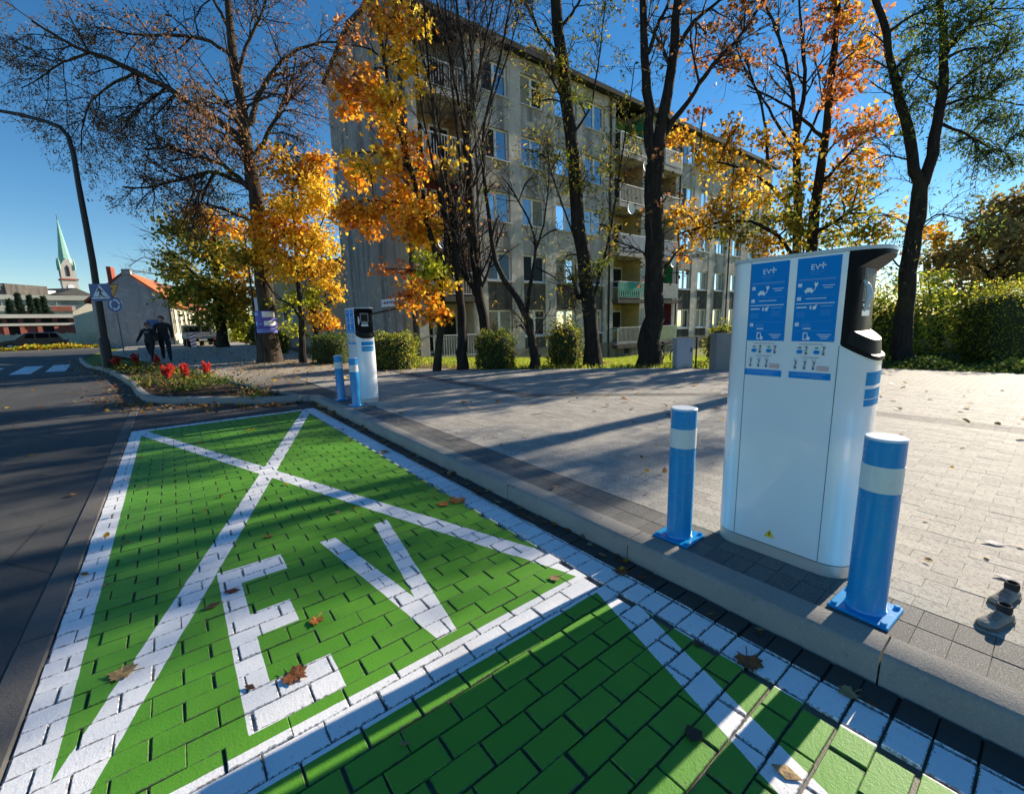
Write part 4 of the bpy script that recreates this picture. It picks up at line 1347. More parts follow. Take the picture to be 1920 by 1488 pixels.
# ---- generic helpers for the far row facing the street
def facing(px, D, k=0.0):
    """upright plane through image column px at distance D; k > 0 turns its right end away"""
    P = pt(px, 620, D)
    f3 = Vector((FH[0], FH[1], 0))
    e = (RH + f3 * k).normalized(); nv = (RH * k - f3).normalized()
    C0 = Vector((P[0], P[1], 0))
    def U(x):
        d = ray(x, 620); d2 = Vector((d[0], d[1], 0))
        tt_ = C0.dot(nv) / d2.dot(nv)
        return float((d2 * tt_ - C0).dot(e))
    return (lambda u, v, w: tuple(C0 + e * u + nv * w + Vector((0, 0, v)))), U, (lambda y: float(pt(px, y, D)[2]))

def pxbox(name, m, parent, D, x0, x1, y0, y1, dep, px, f_, U, Z, w0=0.0):
    u0, u1, z0, z1 = U(x0), U(x1), Z(y1), Z(y0)
    return MB().prism([(u0, z0), (u1, z0), (u1, z1), (u0, z1)], w0 - dep, w0, f_).build(name, m, parent)

MBRICK = simple("red_brick", (0.32, 0.10, 0.07), 0.9, 0, 0.25, 1.2, 0.5, 12)
MCREAM = render_mat("cream_wall", (0.62, 0.56, 0.42), (0.74, 0.68, 0.52), (0.5, 0.44, 0.33), 0.4, 0.4)
MPALE = render_mat("pale_fence", (0.58, 0.53, 0.40), (0.72, 0.66, 0.50), (0.42, 0.37, 0.27), 0.5, 0.5)
MWALLW = simple("white_parapet", (0.50, 0.48, 0.43), 0.8, 0, 0.08, 0.4)
MSTRIP = glassmat("strip_window", (0.12, 0.14, 0.16), 0.15)
# fence
D = 37.5
f_, U, Z = facing(100, D, 1.2)
fe = empty("concrete_fence", pt(100, 650, D) * np.array([1, 1, 0]), "long pale concrete panel fence behind the dark parked car", "fence")
ux0 = U(-60); n = 24
du = (U(250) - ux0) / n
for k in range(n):
    u = ux0 + du * k
    hgt = 1.15 + 0.03 * math.sin(k * 2.1)
    MB().prism([(u + 0.07, -0.1), (u + du - 0.07, -0.1), (u + du - 0.07, hgt), (u + 0.07, hgt)], -0.06, 0, f_).build("fence_panel", MPALE, fe)
    MB().prism([(u - 0.06, -0.1), (u + 0.06, -0.1), (u + 0.06, hgt + 0.05), (u - 0.06, hgt + 0.05)], -0.1, 0.04, f_).build("fence_post", MPALE, fe)
# brick garages
D = 44.0
f_, U, Z = facing(100, D, 1.2)
ga = empty("brick_garage_row", pt(100, 640, D) * np.array([1, 1, 0]), "low flat roofed row of red brick garages with a pale fascia", "building")
zt, zs = float(Z(594)), float(Z(607))
MB().prism([(U(-80), -0.5), (U(168), -0.5), (U(168), zt), (U(-80), zt)], -8, -0.35, f_).build("back_wall", MSPAN, ga)
MB().prism([(U(-80), zt - 0.1), (U(172), zt - 0.1), (U(172), zt + 0.25), (U(-80), zt + 0.25)], -8, 0.5, f_).build("roof", MWALLW, ga)
MB().prism([(U(-80), zs - 0.15), (U(165), zs - 0.15), (U(165), zs + 0.1), (U(-80), zs + 0.1)], -0.3, 0.15, f_).build("lintel", MWALLW, ga)
for k, x in enumerate((-50, -18, 12, 43, 76, 107, 137, 160)):
    MB().prism([(U(x) - 0.16, -0.5), (U(x) + 0.16, -0.5), (U(x) + 0.16, zt - 0.1), (U(x) - 0.16, zt - 0.1)], -0.34, 0.08, f_).build("brick_pier", MBRICK, ga)
    if k < 6:
        mm = MBRICK if k in (0, 1, 3, 5) else MGLASSD
        xn = (-50, -18, 12, 43, 76, 107, 137, 160)[k + 1]
        MB().prism([(U(x) + 0.17, -0.5), (U(xn) - 0.17, -0.5), (U(xn) - 0.17, zs - 0.16), (U(x) + 0.17, zs - 0.16)], -0.3, -0.12, f_).build("garage_door", mm, ga)
# cream side wall with sloping top, right of the garages
D = 42.0
f_, U, Z = facing(160, D, 1.2)
sw = MB().prism([(U(143), -0.5), (U(215), -0.5), (U(215), Z(552)), (U(178), Z(566)), (U(143), Z(585))], -0.3, 0, f_).build("boundary_wall", MCREAM, origin=(float(pt(160, 620, D)[0]), float(pt(160, 620, D)[1]), 0))
tag(sw, "cream rendered wall with sloping top beside the grey gable", "wall")
# long white flat roofed hall
D = 62.0
f_, U, Z = facing(80, D, 1.0)
ha = empty("flat_roofed_hall", pt(80, 640, D) * np.array([1, 1, 0]), "long flat roofed hall with white parapet behind the spruces", "building")
MB().prism([(U(-120), -0.5), (U(215), -0.5), (U(215), Z(556)), (U(-120), Z(556))], -10, 0, f_).build("wall", MSTRIP, ha)
MB().prism([(U(-120), Z(562)), (U(216), Z(562)), (U(216), Z(553)), (U(-120), Z(553))], -10, 0.3, f_).build("parapet", MWALLW, ha)
MB().prism([(U(-120), Z(583)), (U(150), Z(583)), (U(150), Z(573)), (U(-120), Z(573))], 0.01, 0.2, f_).build("wall_band", MWALLW, ha)
MB().prism([(U(105), Z(583)), (U(143), Z(583)), (U(143), Z(574)), (U(105), Z(574))], 0.21, 0.4, f_).build("brick_band", MBRICK, ha)
for k in range(9):
    x = -20 + k * 17
    MB().prism([(U(x), Z(573)), (U(x + 1.2), Z(573)), (U(x + 1.2), Z(562)), (U(x), Z(562))], 0.01, 0.12, f_).build("mullion", MWALLW, ha)
D = 66.0
f_, U, Z = facing(10, D)
up_ = empty("upper_block", pt(10, 640, D) * np.array([1, 1, 0]), "small grey rooftop block with windows at the left edge of the photo", "building")
MB().prism([(U(-60), -0.5), (U(27), -0.5), (U(27), Z(531)), (U(-60), Z(531))], -6, 0, f_).build("wall", MSPAN, up_)
for x0, x1 in ((-22, -12), (-9, 1), (4, 8), (9, 15), (16, 20)):
    MB().prism([(U(x0), Z(544)), (U(x1), Z(544)), (U(x1), Z(536)), (U(x0), Z(536))], 0.01, 0.08, f_).build("window", MSTRIP, up_)
MB().prism([(U(-60), Z(536)), (U(24), Z(536)), (U(24), Z(533)), (U(-60), Z(533))], 0.01, 0.15, f_).build("band", MWALLW, up_)
# church
D = 78.0
f_, U, Z = facing(121, D)
chh = empty("church", pt(121, 640, D) * np.array([1, 1, 0]), "church with pale square tower and pointed green copper spire", "building")
MTOW = simple("tower_stone", (0.50, 0.46, 0.42), 0.85, 0, 0.12, 0.5)
MCOP = simple("green_copper", (0.22, 0.46, 0.38), 0.6, 0.0, 0.12, 0.6)
hwid = 1.02
zc, zg, zs_ = float(Z(523)), float(Z(497)), float(Z(405))
ang = R(38)
def tower(u, v, w):                     # tower axes turned so that two sides show
    return f_(u * math.cos(ang) - w * math.sin(ang), v, u * math.sin(ang) + w * math.cos(ang) - 2.5)
MB().prism([(-hwid, -0.5), (hwid, -0.5), (hwid, zc), (-hwid, zc)], -hwid, hwid, tower).build("tower", MTOW, chh)
MB().prism([(-hwid - 0.15, zc), (hwid + 0.15, zc), (hwid + 0.15, zc + 0.25), (-hwid - 0.15, zc + 0.25)], -hwid - 0.15, hwid + 0.15, tower).build("cornice", MBRICK, chh)
h2 = hwid * 0.93
MB().prism([(-h2, zc + 0.25), (h2, zc + 0.25), (h2, zg), (-h2, zg)], -h2, h2, tower).build("belfry", MTOW, chh)
for sgn in (0, 1, 2, 3):
    def side(u, v, w, sgn=sgn):
        a = R(90 * sgn)
        return tower(u * math.cos(a) - w * math.sin(a), v, u * math.sin(a) + w * math.cos(a))
    MB().prism([(-h2, zg), (h2, zg), (0, zg + 1.5)], h2 - 0.25, h2 + 0.02, side).build("gablet", MTOW, chh)
    MB().prism([(-0.2, zc + 0.7), (0.2, zc + 0.7), (0.2, zg - 0.2), (0, zg + 0.3), (-0.2, zg - 0.2)], h2 + 0.03, h2 + 0.07, side).build("belfry_opening", MDARK, chh)
    MB().prism(disc(0.42, 18, (0, zc - 1.2)), hwid + 0.01, hwid + 0.06, side).build("clock_face", MPRINT, chh)
    MB().prism([(-0.15, zc - 5.0), (0.15, zc - 5.0), (0.15, zc - 3.6), (-0.15, zc - 3.6)], hwid + 0.01, hwid + 0.05, side).build("slit_window", MDARK, chh)
    c_ = tower(h2 * (1 if sgn in (0, 3) else -1), 0, h2 * (1 if sgn < 2 else -1))
    MB().lathe([(0.14, zg - 0.5), (0.14, zg + 0.6), (0.02, zg + 1.6)], 6, (c_[0], c_[1], 0)).build("pinnacle", MCOP, chh)
c_ = tower(0, 0, 0)
sp_ = MB().lathe([(hwid * 0.98, zg + 0.1), (hwid * 0.76, zg + 1.6), (0.05, zs_)], 8, (c_[0], c_[1], 0)).build("spire", MCOP, chh)
MB().tube([(c_[0], c_[1], zs_ - 0.3), (c_[0], c_[1], zs_ + 0.9)], 0.05, 6).build("finial", MPOLE, sp_)
f_, U, Z = facing(80, 74.0)
MB().prism([(U(26), -0.5), (U(118), -0.5), (U(118), Z(556)), (U(26), Z(556))], -7, 0, f_).build("nave_wall", MTOW, chh)
b = MB(); b.prism([(0.3, Z(553)), (-3.5, Z(537.5)), (-7.3, Z(553))], U(26), U(120), lambda u, v, w: f_(w, v, u)); b.build("nave_roof", MROOF, chh)
for k, x in enumerate((95, 102)):
    MB().prism([(U(x), Z(551)), (U(x + 3.4), Z(551)), (U(x + 3.4), Z(545)), (U(x), Z(545))], -1.2, 0.35, f_).build("roof_dormer", MPRINT, chh)

# ================================================================== VEGETATION
def unit(v):
    return v / (np.linalg.norm(v, axis=-1, keepdims=True) + 1e-9)

def resample(path, rad, K):
    path = np.asarray(path, float); rad = np.asarray(rad, float)
    s = np.concatenate([[0], np.cumsum(np.linalg.norm(np.diff(path, axis=0), axis=1))])
    u = np.linspace(0, s[-1], K)
    P = np.stack([np.interp(u, s, path[:, i]) for i in range(3)], 1)
    Q = P.copy()
    Q[1:-1] = 0.25 * P[:-2] + 0.5 * P[1:-1] + 0.25 * P[2:]
    return Q, np.interp(u, s, rad)

def kids(rg, paths, rads, m, t0, t1, ang, L, K, up=0.0, wob=0.12, trop=0.0, rr=0.6, rmin=0.004):
    N, K0, _ = paths.shape
    idx = np.repeat(np.arange(N), m)
    t = rg.uniform(t0, t1, len(idx)) * (K0 - 1)
    i0 = np.minimum(t.astype(int), K0 - 2); fr = (t - i0)[:, None]
    a, b_ = paths[idx, i0], paths[idx, i0 + 1]
    p = a * (1 - fr) + b_ * fr
    tan = unit(b_ - a)
    r0 = (rads[idx, i0] * (1 - fr[:, 0]) + rads[idx, i0 + 1] * fr[:, 0]) * rr
    perp = rg.normal(size=tan.shape); perp -= (perp * tan).sum(1, keepdims=True) * tan; perp = unit(perp)
    an = np.radians(rg.normal(ang, 12, len(idx)))[:, None]
    d = unit(tan * np.cos(an) + perp * np.sin(an) + np.array([0, 0, up]))
    ln = L * rg.uniform(0.55, 1.25, len(idx)) * (1.15 - 0.55 * t / (K0 - 1))
    out = np.zeros((len(idx), K, 3)); out[:, 0] = p
    for k in range(1, K):
        d = unit(d + rg.normal(size=d.shape) * wob + np.array([0, 0, trop]))
        out[:, k] = out[:, k - 1] + d * (ln / (K - 1))[:, None]
    r0 = np.maximum(np.minimum(r0, ln * 0.03), rmin)
    rad = r0[:, None] * np.linspace(1, 0.35, K)[None]
    return out, np.maximum(rad, rmin * 0.6)

def tubes(paths, rads, n):
    N, K, _ = paths.shape
    tan = np.zeros_like(paths)
    tan[:, 1:-1] = paths[:, 2:] - paths[:, :-2]; tan[:, 0] = paths[:, 1] - paths[:, 0]; tan[:, -1] = paths[:, -1] - paths[:, -2]
    tan = unit(tan)
    ref = np.tile(np.array([0.33, 0.21, 0.92]), (N, 1))
    m = np.abs((unit(paths[:, -1] - paths[:, 0]) * ref).sum(1)) > 0.85
    ref[m] = np.array([0.9, 0.3, 0.1]) / 0.954
    u = unit(np.cross(tan, ref[:, None, :])); w = np.cross(tan, u)
    a = np.arange(n) * 2 * np.pi / n
    V = paths[:, :, None] + (u[:, :, None] * np.cos(a)[None, None, :, None] + w[:, :, None] * np.sin(a)[None, None, :, None]) * rads[:, :, None, None]
    base = (np.arange(N)[:, None, None] * K + np.arange(K - 1)[None, :, None]) * n
    k = np.arange(n)[None, None]
    k2 = (k + 1) % n
    F = np.stack([base + k, base + k2, base + n + k2, base + n + k], -1).reshape(-1, 4)
    return V.reshape(-1, 3), F

MAPLE = np.array([(0, 0), (0.10, 0.12), (0.42, 0.02), (0.30, 0.26), (0.52, 0.46), (0.24, 0.48), (0.16, 0.66), (0, 1.0), (-0.16, 0.66), (-0.24, 0.48), (-0.52, 0.46), (-0.30, 0.26), (-0.42, 0.02), (-0.10, 0.12)])
SHAPES = {
    'maple': (np.c_[MAPLE[:, 0], MAPLE[:, 1] - 0.05, 0.10 * np.abs(MAPLE[:, 0]) - 0.08 * MAPLE[:, 1] ** 2], np.array([(0, 1, 13), (1, 2, 3), (1, 3, 5), (3, 4, 5), (5, 6, 9), (6, 8, 9), (6, 7, 8), (9, 11, 13), (9, 10, 11), (11, 12, 13), (1, 5, 13), (5, 9, 13)])),
    'tri': (np.array([(-0.4, 0.1, 0.05), (0.4, 0.1, 0.05), (0.45, 0.6, 0.0), (0, 1.0, -0.1), (-0.45, 0.6, 0.0), (0, 0.35, -0.04)]), np.array([(0, 1, 5), (1, 2, 5), (2, 3, 5), (3, 4, 5), (4, 0, 5)])),
    'oval': (np.array([(0, 0, 0), (0.28, 0.5, 0.08), (0, 1, -0.06), (-0.28, 0.5, 0.08)]), np.array([(0, 1, 2), (0, 2, 3)])),
    'narrow': (np.array([(0, 0, 0), (0.15, 0.45, 0.04), (0, 1, -0.12), (-0.15, 0.45, 0.04)]), np.array([(0, 1, 2), (0, 2, 3)])),
}

def leaves(rg, pos, size, shape, colors, droop=0.5):
    T, F = SHAPES[shape]
    N = len(pos)
    d = rg.normal(size=(N, 3)); d[:, 2] -= droop; d = unit(d)                 # leaf axis
    nrm = rg.normal(size=(N, 3)); nrm[:, 2] = np.abs(nrm[:, 2]) + 0.1
    nrm -= (nrm * d).sum(1, keepdims=True) * d; nrm = unit(nrm)
    x = np.cross(d, nrm)
    s = size * rg.uniform(0.6, 1.25, N)
    V = pos[:, None] + (x[:, None] * T[None, :, 0:1] + d[:, None] * T[None, :, 1:2] + nrm[:, None] * T[None, :, 2:3]) * s[:, None, None]
    FF = (np.arange(N) * len(T))[:, None, None] + F[None]
    C = np.repeat(colors, len(T), axis=0)
    return V.reshape(-1, 3), FF.reshape(-1, 3), C

PAL = dict(
    orange=[(0.82, 0.36, 0.02), (0.88, 0.48, 0.035), (0.76, 0.27, 0.016), (0.92, 0.62, 0.06), (0.60, 0.20, 0.02), (0.86, 0.43, 0.03)],
    yellow=[(0.90, 0.58, 0.035), (0.86, 0.46, 0.025), (0.78, 0.58, 0.06), (0.92, 0.66, 0.07)],
    gold=[(0.68, 0.36, 0.025), (0.54, 0.25, 0.02), (0.80, 0.48, 0.04), (0.36, 0.20, 0.02), (0.24, 0.18, 0.03)],
    lime=[(0.44, 0.48, 0.04), (0.64, 0.60, 0.06), (0.32, 0.37, 0.03)],
    olive=[(0.16, 0.19, 0.025), (0.28, 0.27, 0.035), (0.44, 0.36, 0.045), (0.10, 0.13, 0.018), (0.50, 0.32, 0.03)],
    rust=[(0.60, 0.20, 0.04), (0.70, 0.30, 0.06), (0.45, 0.13, 0.03), (0.52, 0.22, 0.08)],
    brown=[(0.26, 0.12, 0.055), (0.36, 0.19, 0.08), (0.16, 0.08, 0.04), (0.46, 0.22, 0.11), (0.30, 0.18, 0.06)],
    green=[(0.05, 0.09, 0.016), (0.09, 0.14, 0.025), (0.14, 0.19, 0.035), (0.22, 0.25, 0.05)],
    dark=[(0.045, 0.085, 0.020), (0.07, 0.12, 0.028), (0.11, 0.16, 0.035), (0.18, 0.21, 0.05)],
    conifer=[(0.015, 0.035, 0.022), (0.025, 0.05, 0.03), (0.04, 0.07, 0.04)],
    red=[(0.62, 0.03, 0.03), (0.75, 0.06, 0.04), (0.45, 0.02, 0.03), (0.70, 0.12, 0.08)],
    haze=[(0.26, 0.23, 0.09), (0.36, 0.26, 0.10), (0.18, 0.19, 0.08), (0.46, 0.30, 0.11)],
)

def pick(rg, pal, n):
    c = np.array(PAL[pal])[rg.integers(0, len(PAL[pal]), n)]
    return c * rg.uniform(0.75, 1.25, (n, 1))

def tree(name, label, D, trunk, limbs=(), levels=(), leaf=None, blobs=(), bark=None, group="trees", seed=1, shape='tri', size=0.1, zbase=None, cat="tree", tw_n=3, flare=1.25, dens=1.0):
    """trunk / limbs: (list of (px, py[, dD]), r0, r1). Distances are real, sizes in metres."""
    rg = np.random.default_rng(seed)
    def P3(q): return pt(q[0], q[1], D + (q[2] if len(q) > 2 else 0))
    def limb(spec, base=False):
        pts_, r0, r1 = spec
        P = np.array([P3(q) for q in pts_])
        rad = r0 + (r1 - r0) * np.linspace(0, 1, len(P)) ** 0.8
        if base:
            zb = zbase if zbase is not None else float(terrain(P[0, 0], P[0, 1])[0]) - 0.05
            P = np.vstack([[P[0, 0], P[0, 1], zb], [P[0, 0], P[0, 1], max(zb + 0.25, P[0, 2])], P[1:]])
            rad = np.concatenate([[r0 * flare * 1.1, r0 * flare * 0.9], rad[1:]])
        Q, rd = resample(P, rad, 16)
        amp = 0.25 * rd[:, None] * (0.4 if base else 1.0)
        Q[1:-1] += rg.normal(size=(14, 3)) * amp[1:-1]
        return Q, rd * rg.uniform(0.95, 1.06, 16)
    tr = limb(trunk, True)
    base = tuple(tr[0][0])
    root = empty(name, base, label, cat, group)
    L0 = [tr] + [limb(s_) for s_ in limbs]
    P0 = np.stack([q[0] for q in L0]); R0 = np.stack([q[1] for q in L0])
    V, F = tubes(P0, R0, 10)
    link("trunk", np_mesh("trunk", V, [F], bark or MBARK, smooth=True), root)
    VV, FF, off = [], [], 0
    cur, rc = P0, R0
    lv = []
    for (m, t0, t1, ang, L, K, up, wob, trop) in levels:
        cur, rc = kids(rg, cur, rc, m, t0, t1, ang, L, K, up, wob, trop)
        lv.append((cur, rc))
        V, F = tubes(cur, rc, 4 if len(lv) == 1 else tw_n)
        VV.append(V); FF.append(F + off); off += len(V)
    LV, LF, LC, lo = [], [], [], 0
    def add_leaves(pos, sz, sh, colr_):
        nonlocal lo
        V, F, C = leaves(rg, pos, sz, sh, colr_)
        LV.append(V); LF.append(F + lo); LC.append(C); lo += len(V)
    if leaf and lv:
        n, pal, keep = leaf
        tip = lv[-1][0]
        i = rg.integers(0, len(tip), n)
        K = tip.shape[1]
        k = rg.integers(max(1, K // 2), K, n)
        pos = tip[i, k] + rg.normal(size=(n, 3)) * 0.05
        if keep is not None:
            pos = pos[keep(pos, rg)]
        add_leaves(pos, size, shape, pick(rg, pal, len(pos)))
    # leaf masses: a connecting branch, radiating twigs, leaves along them
    allpts = P0.reshape(-1, 3); allr = R0.reshape(-1)
    for bl in blobs:
        bx_, by_, rx, ry, n, pal = bl[:6]
        n = int(n * dens)
        dD = bl[6] if len(bl) > 6 else rg.normal() * 0.35
        c = pt(bx_, by_, D + dD)
        sx = rx * (D + dD) / FOC; sz_ = ry * (D + dD) / FOC
        d2 = np.linalg.norm(allpts - c, axis=1) + np.maximum(0, allpts[:, 2] - c[2] + 0.2) * 0.8
        j = int(np.argmin(d2)); st = allpts[j]
        mid = (st + c) / 2 + np.array([0, 0, 0.12 * np.linalg.norm(c - st)])
        Q, rd = resample([st, mid, c], [min(allr[j] * 0.6, 0.05), 0.02, 0.012], 7)
        V, F = tubes(Q[None], rd[None], 5); VV.append(V); FF.append(F + off); off += len(V)
        m = max(6, n // 22)
        dirs = unit(rg.normal(size=(m, 3)))
        ends = c + dirs * np.array([sx, sx * 0.9, sz_]) * (rg.uniform(0.45, 1.0, (m, 1)) ** 0.6)
        ends[:, 2] -= 0.04 * rg.uniform(size=m)
        st_ = Q[rg.integers(3, 7, m)]
        tws = st_[:, None] + (ends - st_)[:, None] * np.linspace(0, 1, 5)[None, :, None]
        tws[:, 1:4] += rg.normal(size=(m, 3, 3)) * 0.04
        V, F = tubes(tws, np.tile(np.linspace(0.008, 0.003, 5), (m, 1)), 3); VV.append(V); FF.append(F + off); off += len(V)
        i = rg.integers(0, m, n); tt = rg.uniform(0.35, 1.08, n)
        k0 = np.minimum((tt * 4).astype(int), 3); fr = (tt * 4 - k0)[:, None]
        pos = tws[i, k0] * (1 - fr) + tws[i, np.minimum(k0 + 1, 4)] * fr + rg.normal(size=(n, 3)) * np.array([1, 1, 0.7]) * 0.19 * max(0.6, min(2.5, sx))
        add_leaves(pos, size, shape, pick(rg, pal, n))
    if VV:
        tag(link("branches", np_mesh("branches", np.concatenate(VV), [np.concatenate(FF)], MTWIG, smooth=True), root), kind="stuff")
    if LV:
        link("crown", np_mesh("crown", np.concatenate(LV), [np.concatenate(LF)], MLEAF, colors=np.concatenate(LC)), root)
    return root

def projpx(P):
    d = P - CAM
    c = d @ FW
    return CX + FOC * (d @ RT) / c, CY - FOC * (d @ UP) / c

# ---- the big old linden on the left
def keep_linden(P, rg):
    x, y = projpx(P)
    w = 0.36 + 0.7 * np.exp(-(((x - 400) / 120) ** 2 + ((y - 300) / 90) ** 2)) + 0.5 * (x < 180) * (y < 140)
    return rg.uniform(size=len(P)) < w
tree("linden_tree", "big old linden with posters round its trunk, nearly bare brown crown", 14.3,
     ([(507, 678), (501, 600), (493, 500), (485, 420), (472, 330), (463, 270), (450, 190), (440, 120), (431, 60), (427, 0), (420, -80), (415, -200)], 0.30, 0.05),
     [([(458, 268), (417, 230), (360, 197), (310, 163), (260, 137), (200, 107), (167, 100), (133, 85), (95, 62), (60, 40)], 0.12, 0.025),
      ([(440, 110), (423, 97), (397, 77), (333, 65), (300, 68), (233, 63), (190, 50)], 0.07, 0.02),
      ([(470, 235), (477, 187), (500, 147), (533, 110), (567, 87), (617, 77), (640, 80)], 0.09, 0.02),
      ([(467, 353), (417, 307), (367, 293), (317, 277), (270, 280)], 0.08, 0.02),
      ([(480, 290), (513, 233), (533, 187), (547, 150), (555, 110)], 0.07, 0.02),
      ([(470, 350), (400, 320), (333, 337), (273, 353), (230, 350)], 0.07, 0.02),
      ([(250, 138), (200, 163), (167, 193), (153, 240), (152, 287)], 0.04, 0.012),
      ([(310, 165), (280, 190), (250, 215), (225, 250)], 0.04, 0.015),
      ([(165, 100), (110, 120), (70, 150), (40, 165)], 0.035, 0.012),
      ([(470, 330, 0.5), (500, 300, 1.5), (540, 290, 2.5), (580, 300, 3)], 0.06, 0.015),
      ([(484, 420), (440, 400), (380, 380), (340, 390)], 0.05, 0.015),
      ([(460, 260, -0.2), (430, 200, -1.5), (390, 170, -3), (340, 160, -4)], 0.07, 0.02),
      ([(445, 150), (460, 90), (490, 30), (510, -40)], 0.06, 0.02),
      ([(432, 60), (400, 0), (370, -60), (340, -120)], 0.05, 0.02)],
     [(15, 0.25, 1.0, 48, 1.7, 6, 0.05, 0.16, -0.05), (9, 0.12, 1.0, 45, 0.8, 5, 0.0, 0.2, -0.07), (3, 0.15, 1.0, 40, 0.36, 4, -0.05, 0.22, -0.08)],
     (42000, 'brown', keep_linden), [(380, 285, 55, 35, 420, 'brown'), (330, 315, 50, 28, 360, 'brown'), (425, 325, 45, 30, 360, 'olive'), (350, 245, 50, 28, 300, 'brown'), (440, 285, 40, 30, 320, 'brown'), (400, 355, 45, 22, 300, 'olive'), (300, 270, 40, 24, 200, 'brown'), (470, 300, 35, 40, 260, 'brown'), (280, 330, 35, 20, 160, 'brown'), (450, 390, 40, 30, 260, 'olive')], bark=MBARKL, seed=4, size=0.075, shape='oval', zbase=0.08, group="autumn trees along the street")

tree("maple_tree", "olive green street maple beside the parked flatbed truck", 27.0,
     ([(419, 652), (414, 600), (408, 540), (402, 470), (400, 420)], 0.30, 0.08),
     [([(412, 590), (440, 540), (470, 520)], 0.1, 0.03), ([(410, 570), (370, 520), (330, 480), (300, 470)], 0.1, 0.03), ([(404, 490), (360, 440), (320, 420)], 0.08, 0.02)],
     [(8, 0.4, 1.0, 45, 1.6, 5, 0.1, 0.15, 0), (5, 0.3, 1.0, 45, 0.8, 4, 0, 0.2, 0)], None,
     [(345, 430, 45, 35, 900, 'olive'), (395, 470, 60, 40, 1300, 'olive'), (330, 500, 40, 30, 600, 'olive'), (390, 540, 60, 40, 1300, 'olive'), (440, 500, 40, 40, 700, 'gold'), (350, 550, 45, 25, 600, 'olive'),
      (415, 585, 60, 30, 1000, 'olive'), (455, 555, 35, 35, 600, 'gold'), (370, 400, 40, 25, 350, 'gold'), (430, 430, 40, 35, 500, 'orange')],
     bark=MBARK, seed=5, size=0.2, shape='tri', zbase=0.05, group="autumn trees along the street")
tree("bare_tree", "thin leafless tree branching over the grey gable roof", 30.0,
     ([(378, 640), (372, 600), (360, 560), (345, 520)], 0.1, 0.04),
     [([(345, 520), (310, 500), (270, 480), (240, 500)], 0.05, 0.015), ([(348, 525), (320, 470), (290, 440), (262, 430)], 0.05, 0.015), ([(350, 530), (300, 515), (240, 505)], 0.04, 0.015)],
     [(8, 0.2, 1.0, 35, 1.6, 5, 0.1, 0.15, 0), (5, 0.2, 1.0, 35, 0.8, 4, 0.1, 0.15, 0)], None, [], seed=6, zbase=0.05, group="autumn trees along the street")
for i, (tx, lab, lim, bls) in enumerate((
    ([(567, 660), (566, 610), (560, 545), (557, 500), (552, 430), (548, 350)], "slim yellow maple between the big linden and the gable, left stem", [([(565, 600), (545, 570), (520, 560)], 0.04, 0.015), ([(558, 510), (590, 450), (610, 400)], 0.04, 0.015)],
     [(560, 330, 50, 30, 700, 'gold'), (590, 300, 40, 30, 420, 'orange'), (520, 390, 40, 30, 520, 'gold'), (570, 390, 60, 35, 1100, 'yellow'), (600, 360, 40, 35, 600, 'yellow'), (540, 440, 60, 30, 1100, 'orange'), (590, 450, 50, 35, 1000, 'yellow'),
      (480, 420, 40, 25, 400, 'orange'), (500, 470, 45, 25, 600, 'yellow'), (550, 500, 60, 25, 1000, 'yellow'), (460, 480, 35, 25, 350, 'olive'), (610, 320, 25, 30, 200, 'yellow'), (440, 470, 30, 20, 200, 'orange'), (530, 300, 40, 30, 300, 'gold')]),
    ([(592, 662), (593, 625), (586, 570), (583, 520), (590, 470)], "slim golden maple nearest the gable with low spreading branches, right stem", [([(588, 590), (610, 570), (630, 560)], 0.03, 0.012)],
     [(600, 500, 45, 30, 700, 'gold'), (615, 540, 30, 30, 420, 'yellow'), (575, 560, 35, 30, 420, 'lime'), (595, 595, 40, 20, 520, 'gold'), (620, 605, 25, 15, 240, 'orange'), (540, 570, 30, 30, 260, 'lime'), (545, 620, 25, 20, 160, 'lime'), (625, 470, 20, 30, 180, 'olive')]))):
    tree("yellow_maple", lab, (13.7, 14.6)[i], (tx, 0.10, 0.03), lim, [(6, 0.3, 1.0, 45, 1.0, 5, 0.1, 0.15, 0)], None, bls, seed=8 + i, dens=0.85, size=0.10, shape='tri', zbase=0.02, group="autumn trees along the street")

